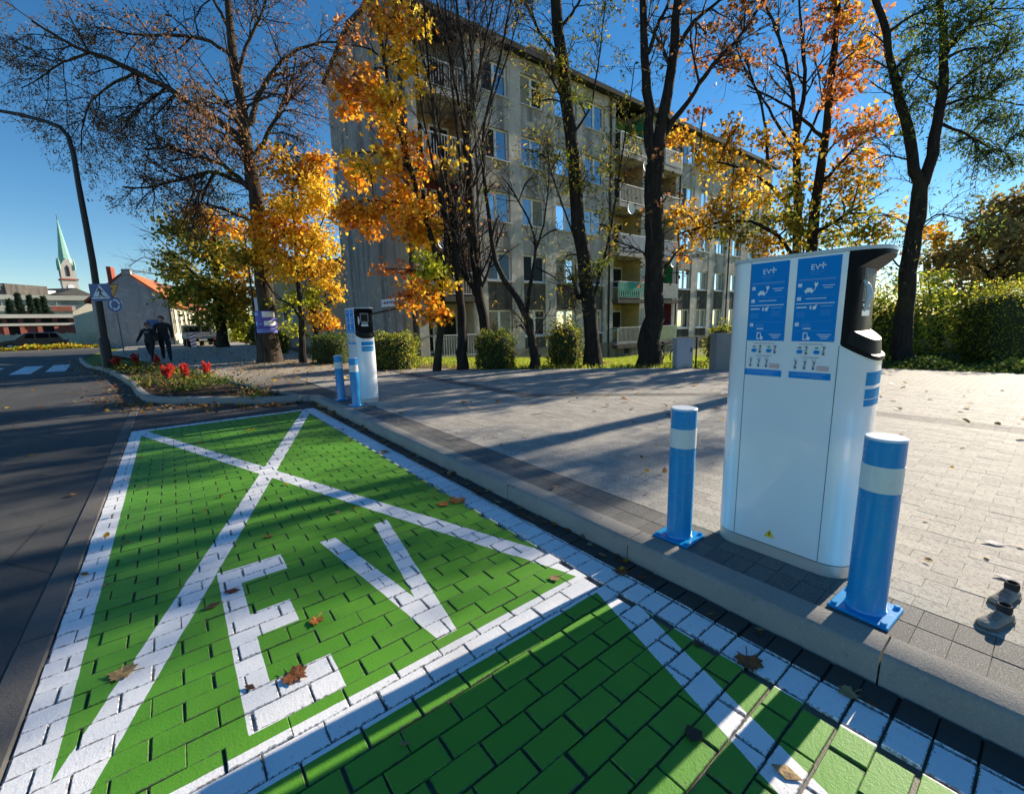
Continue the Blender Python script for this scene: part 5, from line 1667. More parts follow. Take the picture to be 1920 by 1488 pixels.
# ---- trees between the plaza and the apartment block
tree("orange_maple", "bright orange maple whose leaves hang before the grey gable", 10.2,
     ([(818, 698), (826, 630), (832, 580), (828, 520), (812, 450), (785, 370), (755, 270), (732, 180), (715, 90), (706, 0), (700, -120)], 0.085, 0.03),
     [([(828, 530), (838, 450), (832, 350), (815, 230), (800, 100), (790, -60)], 0.05, 0.015), ([(800, 410), (760, 380), (700, 375), (650, 385)], 0.03, 0.012), ([(770, 320), (740, 290), (690, 285), (640, 290)], 0.03, 0.012),
      ([(745, 230), (720, 200), (680, 180), (640, 170)], 0.03, 0.012), ([(720, 110), (690, 90), (660, 85)], 0.025, 0.01)],
     [(9, 0.3, 1.0, 40, 0.9, 5, 0.15, 0.15, 0.02), (5, 0.2, 1.0, 40, 0.45, 4, 0, 0.2, 0)], None,
     [(735, 20, 50, 45, 320, 'orange'), (748, 75, 40, 40, 280, 'yellow'), (690, 25, 45, 35, 130, 'rust'), (665, 55, 35, 30, 70, 'rust'), (775, 45, 30, 30, 110, 'yellow'), (700, 130, 45, 35, 150, 'orange'), (765, 110, 35, 30, 130, 'yellow'),
      (655, 190, 42, 30, 320, 'orange'), (695, 178, 48, 34, 420, 'orange'), (665, 140, 38, 26, 130, 'rust'), (735, 190, 36, 45, 260, 'yellow'), (780, 160, 26, 35, 110, 'yellow'), (715, 235, 40, 26, 160, 'orange'), (760, 250, 30, 40, 170, 'orange'),
      (690, 305, 50, 22, 330, 'yellow'), (665, 325, 38, 24, 240, 'orange'), (730, 300, 36, 30, 260, 'orange'), (750, 350, 36, 36, 260, 'orange'), (800, 320, 36, 40, 200, 'orange'), (845, 290, 22, 22, 70, 'yellow'),
      (675, 395, 50, 22, 420, 'orange'), (720, 400, 46, 28, 360, 'orange'), (765, 420, 42, 34, 420, 'orange'), (800, 440, 42, 36, 480, 'yellow'), (645, 410, 28, 16, 140, 'orange'), (690, 430, 30, 14, 120, 'orange'), (835, 420, 26, 28, 150, 'yellow'), (790, 380, 40, 26, 240, 'orange'), (865, 385, 14, 20, 60, 'yellow'),
      (795, 495, 36, 26, 300, 'lime'), (825, 510, 26, 22, 190, 'lime'), (832, 535, 24, 16, 200, 'yellow'), (780, 535, 36, 20, 170, 'orange'), (760, 555, 28, 16, 110, 'rust'), (805, 560, 32, 14, 170, 'orange'), (826, 588, 24, 14, 190, 'orange'), (790, 590, 22, 10, 80, 'orange'), (720, 505, 22, 10, 50, 'rust'), (755, 505, 30, 14, 90, 'rust'), (765, 575, 20, 9, 60, 'orange')],
     bark=MBARK, seed=12, dens=0.85, size=0.115, shape='maple', group="trees before the apartment block")
BARE = [(11, 0.3, 1.0, 28, 1.7, 6, 0.25, 0.10, 0.04), (8, 0.15, 1.0, 38, 0.9, 5, 0.1, 0.16, 0.0), (4, 0.2, 1.0, 40, 0.35, 4, 0.0, 0.2, 0.0)]
tree("bare_tree", "bare multi stemmed tree left of the forked trunk, before the first balconies", 10.4,
     ([(867, 697), (869, 620), (863, 560), (858, 500), (851, 440), (846, 390)], 0.12, 0.055),
     [([(858, 520), (835, 420), (815, 330), (790, 200), (775, 60), (765, -80)], 0.04, 0.012), ([(847, 400), (866, 330), (852, 200), (838, 60), (830, -60)], 0.045, 0.012), ([(849, 420), (832, 300), (818, 200), (780, 60), (740, -40)], 0.035, 0.01), ([(850, 440), (870, 360), (880, 240), (885, 100), (895, -40)], 0.035, 0.01)],
     BARE, None, [], seed=14, group="trees before the apartment block")
tree("forked_tree", "dark forked tree with a low side limb left of the first window column", 10.8,
     ([(922, 697), (918, 650), (908, 605), (898, 560), (892, 500), (886, 430), (880, 360), (877, 300), (874, 272)], 0.125, 0.09),
     [([(903, 585), (890, 545), (872, 520), (860, 500)], 0.075, 0.04), ([(875, 285), (862, 200), (843, 100), (818, 0), (800, -90)], 0.045, 0.015), ([(876, 275), (878, 200), (868, 90), (852, -30), (845, -100)], 0.045, 0.015), ([(878, 280), (890, 190), (905, 100), (926, 0), (940, -80)], 0.04, 0.012), ([(876, 270), (888, 150), (880, 50), (876, -60)], 0.04, 0.012), ([(880, 300), (920, 200), (950, 110), (965, 60), (985, -20)], 0.03, 0.01)],
     BARE, (500, 'brown', None), [], seed=15, size=0.06, group="trees before the apartment block")
tree("leaning_tree", "slender tree bending left then up before the second window column", 10.3,
     ([(1004, 697), (1001, 655), (993, 612), (985, 585)], 0.105, 0.09),
     [([(988, 595), (972, 562), (950, 536), (932, 522), (926, 480), (919, 420), (909, 350), (901, 300), (906, 240), (935, 120), (960, 0), (970, -60)], 0.085, 0.015), ([(987, 592), (994, 540), (1003, 490), (1006, 460), (1000, 430), (985, 400), (958, 350), (940, 330)], 0.05, 0.012), ([(1003, 480), (1020, 420), (1030, 340), (1025, 250)], 0.025, 0.01), ([(1005, 500), (1040, 520), (1060, 540)], 0.02, 0.008)],
     [(7, 0.4, 1.0, 35, 1.0, 6, 0.2, 0.13, 0.02), (5, 0.15, 1.0, 42, 0.55, 5, 0, 0.18, 0), (3, 0.2, 1.0, 40, 0.25, 4, 0, 0.2, 0)], (700, 'olive', None),
     [(1000, 330, 40, 50, 60, 'olive'), (985, 280, 30, 40, 50, 'olive'), (1045, 430, 30, 40, 50, 'olive'), (935, 405, 20, 30, 24, 'red'), (930, 340, 18, 18, 8, 'red'), (1010, 450, 30, 30, 40, 'lime')], seed=16, size=0.085, shape='narrow', group="trees before the apartment block")
OL = 'olive'
tree("ash_tree", "tall dark trunk with olive leaf tufts, rising left of the green balconies", 10.8,
     ([(1112, 697), (1110, 645), (1107, 585), (1099, 545), (1092, 480), (1086, 410), (1082, 360), (1075, 300), (1066, 230), (1058, 160), (1049, 90), (1043, 20), (1039, -60), (1034, -220)], 0.20, 0.11),
     [([(1098, 560), (1082, 555), (1078, 540)], 0.08, 0.04), ([(1108, 570), (1135, 480), (1150, 400), (1165, 300), (1180, 200), (1190, 120)], 0.035, 0.01), ([(1070, 260), (1110, 200), (1125, 100), (1135, 0)], 0.03, 0.01), ([(1052, 110), (1010, 60), (985, 0), (970, -60)], 0.035, 0.01), ([(1090, 480), (1060, 400), (1035, 330), (1020, 260)], 0.025, 0.01), ([(1062, 200), (1035, 150), (1015, 120)], 0.03, 0.01), ([(1046, 60), (1090, 0), (1110, -60)], 0.04, 0.012), ([(1040, -40), (1080, -120), (1130, -180)], 0.05, 0.02), ([(1040, -40), (1000, -120), (960, -160)], 0.05, 0.02)],
     [(9, 0.25, 1.0, 45, 0.9, 6, 0.1, 0.15, 0), (5, 0.15, 1.0, 42, 0.5, 5, 0, 0.18, -0.02), (3, 0.2, 1.0, 40, 0.25, 4, 0, 0.2, -0.03)], (2600, OL, None),
     [(1035, 130, 40, 45, 120, OL), (1010, 190, 30, 30, 70, OL), (1065, 165, 25, 30, 90, OL), (1085, 190, 25, 25, 80, 'lime'), (1015, 290, 35, 50, 110, OL), (1100, 330, 40, 60, 150, OL), (1125, 420, 36, 50, 150, OL), (1150, 300, 40, 50, 120, OL), (1180, 240, 40, 40, 90, OL), (1120, 490, 34, 20, 60, 'lime'), (1150, 470, 26, 26, 60, OL), (1060, 480, 25, 30, 40, OL), (1150, 190, 40, 30, 60, OL), (1050, 290, 24, 20, 50, 'lime')],
     seed=17, dens=1.6, size=0.115, shape='narrow', group="trees before the apartment block")
tree("twin_trunk_tree", "thick dark tree dividing into two tall stems in the middle of the photo", 10.5,
     ([(1216, 697), (1220, 640), (1225, 580), (1227, 520), (1226, 440), (1227, 370), (1228, 310)], 0.265, 0.20),
     [([(1222, 330), (1215, 220), (1212, 130), (1208, 60), (1205, 0), (1198, -180)], 0.125, 0.06), ([(1232, 330), (1244, 220), (1255, 140), (1265, 60), (1272, 0), (1290, -180)], 0.145, 0.07), ([(1238, 260), (1262, 228), (1290, 190), (1320, 145), (1345, 112), (1395, 60), (1430, 0)], 0.075, 0.02), ([(1258, 110), (1280, 70), (1305, 35), (1345, 5), (1390, -40)], 0.06, 0.02), ([(1215, 100), (1236, 40), (1255, 5), (1270, -60)], 0.05, 0.02), ([(1205, 0), (1160, -60), (1110, -120)], 0.05, 0.02), ([(1275, -40), (1330, -120), (1380, -180)], 0.06, 0.02), ([(1200, -120), (1210, -220), (1230, -330)], 0.06, 0.02), ([(1285, -120), (1300, -240), (1290, -340)], 0.06, 0.02)],
     [(8, 0.35, 1.0, 45, 1.3, 6, 0.1, 0.15, 0.0), (6, 0.15, 1.0, 42, 0.7, 5, 0, 0.18, 0), (4, 0.2, 1.0, 40, 0.32, 4, 0, 0.2, 0)], (1300, 'brown', None),
     [(1190, -60, 60, 40, 150, 'gold'), (1320, -120, 90, 60, 260, 'gold'), (1400, -30, 60, 40, 120, 'rust'), (1100, -120, 70, 50, 160, 'gold'), (1250, -260, 110, 60, 260, 'gold')], seed=18, size=0.09, group="trees before the apartment block")
tree("bare_tree", "purplish bare tree standing behind the orange crown on the right", 15.0,
     ([(1493, 660), (1494, 500), (1495, 380), (1494, 300), (1493, 240)], 0.16, 0.10),
     [([(1494, 260), (1482, 150), (1462, 70), (1430, 0), (1400, -60)], 0.07, 0.02), ([(1495, 250), (1510, 150), (1502, 50), (1495, -60)], 0.08, 0.02), ([(1493, 290), (1445, 210), (1395, 130), (1372, 60)], 0.05, 0.015), ([(1495, 300), (1540, 200), (1560, 100), (1570, 0)], 0.05, 0.015)],
     [(9, 0.2, 1.0, 38, 1.6, 6, 0.1, 0.13, 0.02), (5, 0.15, 1.0, 40, 0.8, 5, 0, 0.18, 0), (2, 0.2, 1.0, 40, 0.4, 4, 0, 0.2, 0)], (2200, 'brown', None), [], seed=19, size=0.08, group="trees before the apartment block")
tree("orange_maple", "wide golden orange maple spreading behind the large charger", 13.0,
     ([(1512, 690), (1515, 560), (1520, 470), (1530, 380), (1545, 260), (1560, 150), (1570, 50), (1575, -100)], 0.20, 0.05),
     [([(1516, 520), (1460, 440), (1400, 410), (1330, 420), (1270, 440)], 0.07, 0.02), ([(1520, 450), (1450, 350), (1380, 310), (1310, 300)], 0.06, 0.02), ([(1535, 350), (1600, 280), (1650, 250)], 0.05, 0.02), ([(1525, 440), (1590, 400), (1650, 400)], 0.06, 0.02), ([(1545, 260), (1480, 200), (1400, 160)], 0.05, 0.02), ([(1440, 300), (1430, 200), (1400, 120), (1380, 80)], 0.04, 0.015)],
     [(7, 0.3, 1.0, 42, 1.1, 5, 0.1, 0.15, 0), (4, 0.2, 1.0, 40, 0.5, 4, 0, 0.2, 0)], None,
     [(1275, 240, 36, 26, 130, 'orange'), (1300, 270, 40, 26, 170, 'gold'), (1385, 235, 46, 26, 170, 'gold'), (1360, 290, 55, 26, 240, 'gold'), (1440, 270, 50, 30, 210, 'gold'), (1330, 315, 46, 24, 170, 'yellow'), (1400, 320, 50, 26, 200, 'gold'),
      (1285, 400, 44, 28, 260, 'gold'), (1340, 385, 50, 28, 280, 'gold'), (1410, 365, 56, 28, 300, 'yellow'), (1300, 440, 40, 26, 200, 'gold'), (1275, 480, 20, 22, 70, 'orange'), (1370, 430, 60, 26, 330, 'olive'), (1450, 410, 60, 32, 380, 'olive'), (1440, 460, 60, 22, 300, 'gold'),
      (1500, 420, 50, 40, 330, 'olive'), (1545, 455, 60, 26, 330, 'olive'), (1580, 410, 55, 45, 360, 'olive'), (1500, 350, 50, 34, 260, 'olive'), (1560, 340, 50, 34, 300, 'gold'), (1610, 345, 45, 36, 260, 'gold'), (1630, 430, 50, 36, 300, 'olive'), (1670, 410, 30, 40, 160, 'gold'), (1620, 300, 45, 28, 200, 'orange'),
      (1500, 280, 40, 26, 130, 'gold'), (1590, 250, 55, 32, 240, 'rust'), (1640, 225, 46, 36, 200, 'orange'), (1570, 190, 45, 30, 200, 'rust'), (1600, 120, 60, 40, 280, 'rust'), (1640, 80, 50, 50, 240, 'orange'), (1560, 60, 40, 36, 150, 'rust'), (1530, 20, 40, 30, 120, 'rust'), (1600, 20, 50, 40, 200, 'gold'),
      (1345, 130, 40, 22, 110, 'rust'), (1310, 110, 26, 18, 50, 'rust'), (1400, 110, 30, 20, 50, 'rust'), (1320, 200, 26, 18, 50, 'rust'), (1640, 490, 36, 26, 200, 'orange'), (1650, 560, 30, 40, 200, 'gold'), (1720, 440, 26, 26, 120, 'gold')],
     bark=MBARK, seed=20, dens=1.0, size=0.125, shape='maple', group="trees before the apartment block")
tree("robinia_tree", "forked robinia with dark feathery foliage at the right edge", 9.7,
     ([(1689, 700), (1695, 610), (1702, 520), (1711, 440), (1722, 380), (1728, 335)], 0.17, 0.13),
     [([(1726, 345), (1703, 250), (1686, 170), (1669, 110), (1653, 50), (1640, -10), (1620, -140)], 0.105, 0.04), ([(1730, 345), (1750, 280), (1763, 210), (1770, 140), (1773, 90), (1762, 20), (1755, -110)], 0.115, 0.05), ([(1773, 100), (1800, 65), (1830, 38), (1862, 5), (1900, -40)], 0.06, 0.02), ([(1765, 200), (1820, 180), (1880, 190), (1930, 200)], 0.03, 0.01), ([(1760, 230), (1810, 250), (1860, 280), (1900, 290)], 0.03, 0.01), ([(1712, 430), (1760, 400), (1800, 410), (1830, 420)], 0.02, 0.008), ([(1705, 300), (1660, 290), (1640, 300)], 0.02, 0.008), ([(1625, -100), (1580, -180), (1560, -280)], 0.06, 0.02), ([(1755, -80), (1790, -200), (1810, -320)], 0.06, 0.02)],
     [(8, 0.3, 1.0, 45, 0.9, 6, 0.05, 0.16, -0.02), (6, 0.15, 1.0, 42, 0.5, 5, 0, 0.18, -0.03), (3, 0.2, 1.0, 40, 0.25, 4, 0, 0.2, -0.04)], (1900, 'green', None),
     [(1800, 40, 50, 36, 420, 'green'), (1850, 90, 46, 36, 420, 'dark'), (1830, 140, 46, 40, 420, 'dark'), (1885, 150, 46, 40, 420, 'dark'), (1800, 200, 40, 30, 300, 'dark'), (1860, 215, 46, 34, 420, 'dark'), (1905, 250, 36, 40, 300, 'dark'), (1800, 262, 46, 30, 360, 'dark'), (1850, 290, 40, 26, 300, 'dark'), (1900, 310, 30, 24, 200, 'dark'),
      (1715, 190, 40, 36, 280, 'green'), (1700, 130, 40, 36, 260, 'green'), (1740, 80, 40, 40, 320, 'green'), (1690, 60, 36, 36, 220, 'green'), (1760, 10, 46, 30, 300, 'green'), (1700, 240, 36, 26, 150, 'green'), (1760, 150, 30, 40, 200, 'dark'), (1840, 30, 50, 30, 300, 'dark'), (1900, 70, 40, 40, 300, 'dark'),
      (1640, -120, 100, 60, 700, 'green'), (1760, -160, 110, 70, 800, 'green'), (1860, -90, 80, 60, 500, 'dark'), (1580, -250, 90, 60, 500, 'green'), (1810, -300, 90, 60, 500, 'green'), (1700, -350, 100, 60, 500, 'green')],
     seed=22, dens=1.45, size=0.095, shape='narrow', group="trees before the apartment block")
tree("background_tree", "large brownish green tree far behind at the right edge", 17.5,
     ([(1880, 690), (1878, 600), (1875, 520), (1880, 440)], 0.22, 0.08),
     [([(1876, 540), (1830, 490), (1800, 470)], 0.08, 0.03), ([(1878, 500), (1910, 440), (1930, 400)], 0.08, 0.03)],
     [(7, 0.3, 1.0, 42, 1.4, 5, 0.1, 0.15, 0)], None,
     [(1880, 390, 46, 40, 700, 'haze'), (1840, 440, 50, 34, 700, 'haze'), (1905, 440, 50, 50, 800, 'haze'), (1800, 490, 46, 34, 600, 'haze'), (1860, 500, 60, 36, 900, 'haze'), (1920, 510, 46, 50, 700, 'haze'), (1760, 490, 40, 40, 420, 'haze'), (1745, 440, 30, 26, 220, 'gold'), (1930, 380, 40, 50, 400, 'haze'), (1800, 550, 60, 30, 600, 'haze'), (1950, 450, 50, 60, 500, 'haze')],
     seed=23, size=0.15, shape='tri', group="trees before the apartment block")
tree("small_leafy_tree", "short thick stemmed tree with yellow green leaves before the low wall", 11.8,
     ([(1754, 672), (1758, 640), (1762, 605), (1764, 585)], 0.12, 0.09), [([(1763, 590), (1745, 560), (1740, 530)], 0.05, 0.02), ([(1764, 590), (1785, 565), (1800, 560)], 0.05, 0.02)],
     [(5, 0.3, 1.0, 42, 0.5, 5, 0.1, 0.15, 0)], None,
     [(1750, 530, 30, 24, 300, 'lime'), (1770, 560, 34, 26, 380, 'lime'), (1735, 565, 26, 24, 240, 'lime'), (1795, 590, 30, 30, 300, 'olive'), (1720, 615, 30, 22, 240, 'lime'), (1790, 630, 28, 20, 200, 'olive')],
     seed=24, size=0.10, shape='oval', group="trees before the apartment block")
# distant trees closing the street
for i, (px0, D, top, w, pal, lab) in enumerate(((455, 40, 585, 26, 'lime', "yellow green tree at the far end of the street"), (500, 44, 570, 34, 'haze', "hazy brown green tree at the far end of the street, behind the linden"),
                                              (420, 52, 560, 34, 'haze', "distant tree half hidden behind the street maple"), (540, 40, 560, 30, 'olive', "olive tree behind the low beige building, left of the slim maples"), (355, 60, 585, 26, 'haze', "farthest small tree just right of the cream house wall"))):
    q = pt(px0, 640, D)
    tree("distant_tree", lab, D, ([(px0, 645), (px0, 625), (px0, (625 + top) / 2), (px0, top + 12)], 0.2, 0.08), [], [(6, 0.4, 1, 40, 1.8, 4, 0.1, 0.15, 0)], None,
         [(px0 - w * 0.4, top + 25, w * 0.6, 18, 400, pal), (px0 + w * 0.4, top + 28, w * 0.6, 18, 400, pal), (px0, top + 10, w * 0.6, 16, 400, pal), (px0, top + 45, w * 0.9, 14, 400, pal)],
         seed=30 + i, size=0.28, shape='tri', zbase=0.0, group="distant trees")
# spruces in front of the hall
for i, (px0, ytop, wd_) in enumerate(((18, 562, 16), (36, 550, 15), (57, 554, 11), (70, 560, 9), (83, 556, 15))):
    rg = np.random.default_rng(50 + i)
    D = 50.0 + i * 0.7
    b0 = pt(px0 + 6, 600, D); b0[2] = 0
    zt = zat(b0, ytop)
    root = empty("spruce_tree", b0, ["broad pale spruce, leftmost of the row before the hall", "tallest dark spruce of the row before the hall", "narrow spruce in the middle of the row before the hall", "thinnest spruce, second from the right before the hall", "spreading spruce, rightmost of the row before the hall"][i], "tree", "spruces before the hall")
    MB().tube([tuple(b0), (b0[0], b0[1], zt)], [0.16, 0.02], 6).build("trunk", MBARK, root)
    n = 2600
    h = rg.uniform(0.12, 1.0, n) ** 0.8
    rmax = wd_ * D / FOC * 1.25
    tier = (h * 11) % 1.0
    rr_ = rmax * (1.02 - h) * (0.55 + 0.45 * (1 - tier)) * rg.uniform(0.2, 1, n) ** 0.5
    a = rg.uniform(0, 2 * np.pi, n)
    pos = np.c_[b0[0] + rr_ * np.cos(a), b0[1] + rr_ * np.sin(a), b0[2] + h * zt]
    V, F, C = leaves(rg, pos, 0.34, 'narrow', pick(rg, 'conifer', n), 0.6)
    link("crown", np_mesh("crown", V, [F], MLEAF, colors=C), root)

# ---- hedges and shrubs
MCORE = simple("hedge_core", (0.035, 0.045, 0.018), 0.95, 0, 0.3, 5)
def hedge(name, label, px0, px1, py0, py1, D, dep, n, pals, size=0.06, shape='oval', round_=0.25, seed=1, group="hedges and shrubs by the block", lump=0.08, core=0.80):
    rg = np.random.default_rng(seed)
    a, c = pt(px0, py1, D), pt(px1, py1, D)
    cx_, cy_ = (a[0] + c[0]) / 2, (a[1] + c[1]) / 2
    zb = min(float(terrain(cx_, cy_)[0]), a[2]) - 0.03
    zt = pt((px0 + px1) / 2, py0, D)[2]
    w = math.dist(a[:2], c[:2])
    root = empty(name, (cx_, cy_, zb), label, "shrub" if 'hedge' not in name else "hedge", group)
    rh = np.array([RH.x, RH.y, 0]); fh_ = np.array([FH[0], FH[1], 0])
    s = unit(rg.normal(size=(n, 3)))
    p_ = 2 / max(0.12, round_)
    k = (np.abs(s) ** p_).sum(1) ** (-1 / p_)                    # superellipsoid: boxy to round
    s = s * k[:, None]
    lum = 1 + lump * (np.sin(s[:, 0] * 7 + seed) * np.cos(s[:, 2] * 6) + np.sin(s[:, 1] * 9 + s[:, 0] * 5))
    s = s * (lum * rg.uniform(0.80, 1.06, n))[:, None]
    s[:, 2] = np.maximum(s[:, 2], -1)
    hz = (zt - zb) / 2
    pos = np.array([cx_, cy_, zb + hz]) + rh * s[:, :1] * w / 2 + fh_ * s[:, 1:2] * dep / 2 + np.array([0, 0, 1.0]) * s[:, 2:3] * hz
    cc = np.concatenate([pick(rg, pl_, n) [None] for pl_ in pals])[rg.integers(0, len(pals), n), np.arange(n)]
    V, F, C = leaves(rg, pos, size, shape, cc, 0.1)
    link("foliage", np_mesh("foliage", V, [F], MLEAF, colors=C), root)
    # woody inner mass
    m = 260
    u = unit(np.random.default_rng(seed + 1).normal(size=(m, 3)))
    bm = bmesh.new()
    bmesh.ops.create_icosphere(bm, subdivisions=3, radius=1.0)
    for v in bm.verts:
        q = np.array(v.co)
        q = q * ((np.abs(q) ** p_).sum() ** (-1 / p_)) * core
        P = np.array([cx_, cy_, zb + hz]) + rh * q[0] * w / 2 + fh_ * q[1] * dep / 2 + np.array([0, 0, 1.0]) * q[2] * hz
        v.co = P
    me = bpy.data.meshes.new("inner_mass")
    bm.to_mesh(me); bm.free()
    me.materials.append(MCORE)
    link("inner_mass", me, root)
    st = MB()
    rr2 = random.Random(seed)
    for k_ in range(5):
        u0 = rr2.uniform(-0.3, 0.3) * w
        P0_ = np.array([cx_, cy_, zb - 0.1]) + rh * u0 * 0.5
        P1_ = np.array([cx_, cy_, zb + hz]) + rh * u0
        st.tube([P0_, P1_], [0.03, 0.015], 5)
    st.build("stem", MBARK, root)
    return root
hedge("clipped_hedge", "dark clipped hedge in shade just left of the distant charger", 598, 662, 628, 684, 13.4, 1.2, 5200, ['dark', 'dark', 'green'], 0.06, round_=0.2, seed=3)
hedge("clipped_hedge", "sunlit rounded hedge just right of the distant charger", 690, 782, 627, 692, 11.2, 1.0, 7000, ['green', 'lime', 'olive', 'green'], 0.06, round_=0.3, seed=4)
hedge("shrub", "dense green shrub below the forked tree trunk", 897, 962, 622, 697, 10.6, 0.9, 5200, ['green', 'green', 'olive', 'dark'], 0.06, round_=0.4, seed=5)
hedge("shrub", "upright leafy shrub between the leaning tree and the tall ash trunk", 1030, 1088, 606, 697, 11.2, 0.9, 3600, ['green', 'olive', 'dark'], 0.07, round_=0.7, seed=6, lump=0.2)
hedge("shrub", "small shrub behind the dark grey cabinet", 1326, 1376, 612, 668, 13.5, 0.9, 2400, ['olive', 'lime', 'green'], 0.09, round_=0.8, seed=7, lump=0.2)
hedge("shrub", "small round bush beside the big linden trunk", 514, 538, 622, 658, 19.0, 0.8, 1500, ['green', 'olive'], 0.09, round_=0.7, seed=8)
hedge("shrub", "tall dark evergreen shrub right behind the large charger's console", 1612, 1722, 540, 700, 10.9, 1.6, 6000, ['lime', 'green', 'olive', 'green'], 0.09, round_=0.85, seed=9, lump=0.3, core=0.55)  # lime leaves mixed in as painted sunlight on the shaded side
hedge("clipped_hedge", "tall domed clipped hedge at the right edge of the photo", 1802, 1960, 534, 702, 10.6, 1.8, 13000, ['green', 'lime', 'olive'], 0.058, round_=0.5, seed=10)  # lighter leaf mix paints sunlit flecks onto the shaded front
hedge("shrub", "low dark shrub along the far end of the street", 470, 520, 608, 645, 30.0, 1.5, 1200, ['dark', 'green'], 0.2, round_=0.5, seed=11)
hedge("shrub", "low shrub beneath the yellow green tree, before the low wall", 1700, 1800, 655, 700, 10.9, 0.8, 3200, ['dark', 'green', 'olive'], 0.07, round_=0.6, seed=12, lump=0.2)
hedge("shrub", "sunlit yellow green undergrowth behind the low wall on the right", 1640, 1940, 575, 700, 17.0, 2.5, 9000, ['lime', 'olive', 'green', 'gold'], 0.13, round_=0.5, seed=13, lump=0.25)
# low stone wall on the right
wl = empty("low_wall", pt(1760, 672, 13.0) * np.array([1, 1, 0]), "low stone wall under the shrubs on the right", "wall")
MSTONE = simple("wall_stone", (0.22, 0.17, 0.13), 0.9, 0, 0.3, 3, 0.5, 20)
f_, U, Z = facing(1760, 13.0)
rr2 = random.Random(4)
u = U(1640)
while u < U(1925):
    w_ = rr2.uniform(0.3, 0.55)
    for row in range(3):
        z0 = -0.45 + row * 0.26
        o_ = 0.2 if row % 2 else 0
        MB().prism([(u + o_ + 0.01, z0 + 0.01), (u + o_ + w_ - 0.01, z0 + 0.01), (u + o_ + w_ - 0.015, z0 + 0.25), (u + o_ + 0.015, z0 + 0.25)], -0.3, rr2.uniform(-0.02, 0.02), f_).build("wall_block", MSTONE, wl)
    u += w_
# ivy ground cover along the plaza edge on the right
rg = np.random.default_rng(77)
n = 9000
tt = rg.uniform(0, 1, n)
E0, E1, E2 = np.array([10.6, 3.1]), np.array([11.3, 2.2]), np.array([11.75, -0.6])
pp = np.where(tt[:, None] < 0.3, E0 + (E1 - E0) * (tt[:, None] / 0.3), E1 + (E2 - E1) * ((tt[:, None] - 0.3) / 0.7))
off_ = np.abs(rg.normal(size=n)) * 0.55 - 0.05
nrm2 = np.array([0.95, 0.3])
pos2 = pp + nrm2 * off_[:, None]
hh = 0.06 + 0.22 * rg.uniform(size=n) * np.clip(off_ * 2.5, 0.2, 1) * (0.6 + 0.4 * np.sin(pp[:, 1] * 5))
V, F, C = leaves(rg, np.c_[pos2, hh], 0.075, 'oval', np.where(rg.uniform(size=(n, 1)) < 0.7, pick(rg, 'dark', n), pick(rg, 'green', n)), 0.0)
o = link("ivy", np_mesh("ivy", V, [F], MLEAF, colors=C)); tag(o, "dark ivy ground cover along the plaza edge under the shrubs", "ground cover", kind="stuff")

# ---- grass blades on the lawn strip
rg = np.random.default_rng(78)
n = 70000
gx = rg.uniform(5.0, 24, n); gy = rg.uniform(2.5, 16.3, n)
PP = np.c_[gx, gy]
d_ = dist_poly(PP, PAVE)
vis = (d_ > 0.03) & (gx > 6.3 + rg.normal(size=n) * 0.5) & (gy > 2.3 + (9 - gx) * 0.9) & (gx * 0.79 - gy * 0.61 > -4.5)
PP, d_ = PP[vis], d_[vis]
zz = terrain(PP[:, 0], PP[:, 1])
hgt = rg.uniform(0.05, 0.13, len(PP)); a = rg.uniform(0, 6.28, len(PP)); lean = rg.normal(size=(len(PP), 2)) * 0.03
w_ = 0.012
B = np.c_[PP, zz]
dx = np.c_[np.cos(a) * w_, np.sin(a) * w_, 0 * a]
T3 = B + np.c_[lean, hgt]
V = np.stack([B - dx, B + dx, T3], 1).reshape(-1, 3)
gc = np.array([(0.24, 0.34, 0.03), (0.36, 0.42, 0.04), (0.16, 0.25, 0.025), (0.46, 0.45, 0.07)])[rg.integers(0, 4, len(PP))]
o = link("lawn_grass", np_mesh("lawn_grass", V, [np.arange(len(V)).reshape(-1, 3)], MLEAF, colors=np.repeat(gc, 3, 0))); tag(o, "bright yellow green grass between the plaza and the block", "grass", kind="stuff")

# ---- flower bed planting
def in_bed(P): return inside(P, bedpoly)
rg = np.random.default_rng(79)
cl = np.c_[rg.uniform(-2.2, 1.7, 900), rg.uniform(7.7, 20, 900)]
cl = cl[in_bed(cl)][:58]
VV, FF, CC, off = [], [], [], 0
for c in cl:
    n = 60
    s_ = rg.uniform(0.06, 0.16)
    q = rg.normal(size=(n, 3)) * np.array([s_, s_, s_ * 0.45])
    pos = np.c_[c[0] + q[:, 0], c[1] + q[:, 1], 0.09 + np.abs(q[:, 2])]
    pal = ['green', 'olive', 'dark', 'brown', 'dark', 'green'][rg.integers(0, 6)]
    V, F, C = leaves(rg, pos, 0.07, 'oval', pick(rg, pal, n), -0.2)
    VV.append(V); FF.append(F + off); CC.append(C); off += len(V)
o = link("bed_plants", np_mesh("bed_plants", np.concatenate(VV), [np.concatenate(FF)], MLEAF, colors=np.concatenate(CC))); tag(o, "low leafy plants covering the flower bed", "ground cover", kind="stuff")
MSTEM = simple("flower_stem", (0.06, 0.10, 0.03), 0.7)
fl = [((316, 722), 8, 0.50, "nearest clump, tall crimson plumes in the middle of the flower bed"), ((352, 716), 9, 0.48, "wide crimson plume clump right of the nearest red flowers"), ((388, 712), 5, 0.55, "thin sparse crimson plume clump nearest the paving"), ((293, 693), 8, 0.55, "coral red plume clump at the walkers' feet"),
      ((256, 690), 8, 0.55, "coral plume clump left of the walkers, leaning right"), ((221, 692), 7, 0.45, "coral plume clump just right of the black lamp post"), ((324, 703), 6, 0.35, "small orange red plume clump behind the nearest flowers")]
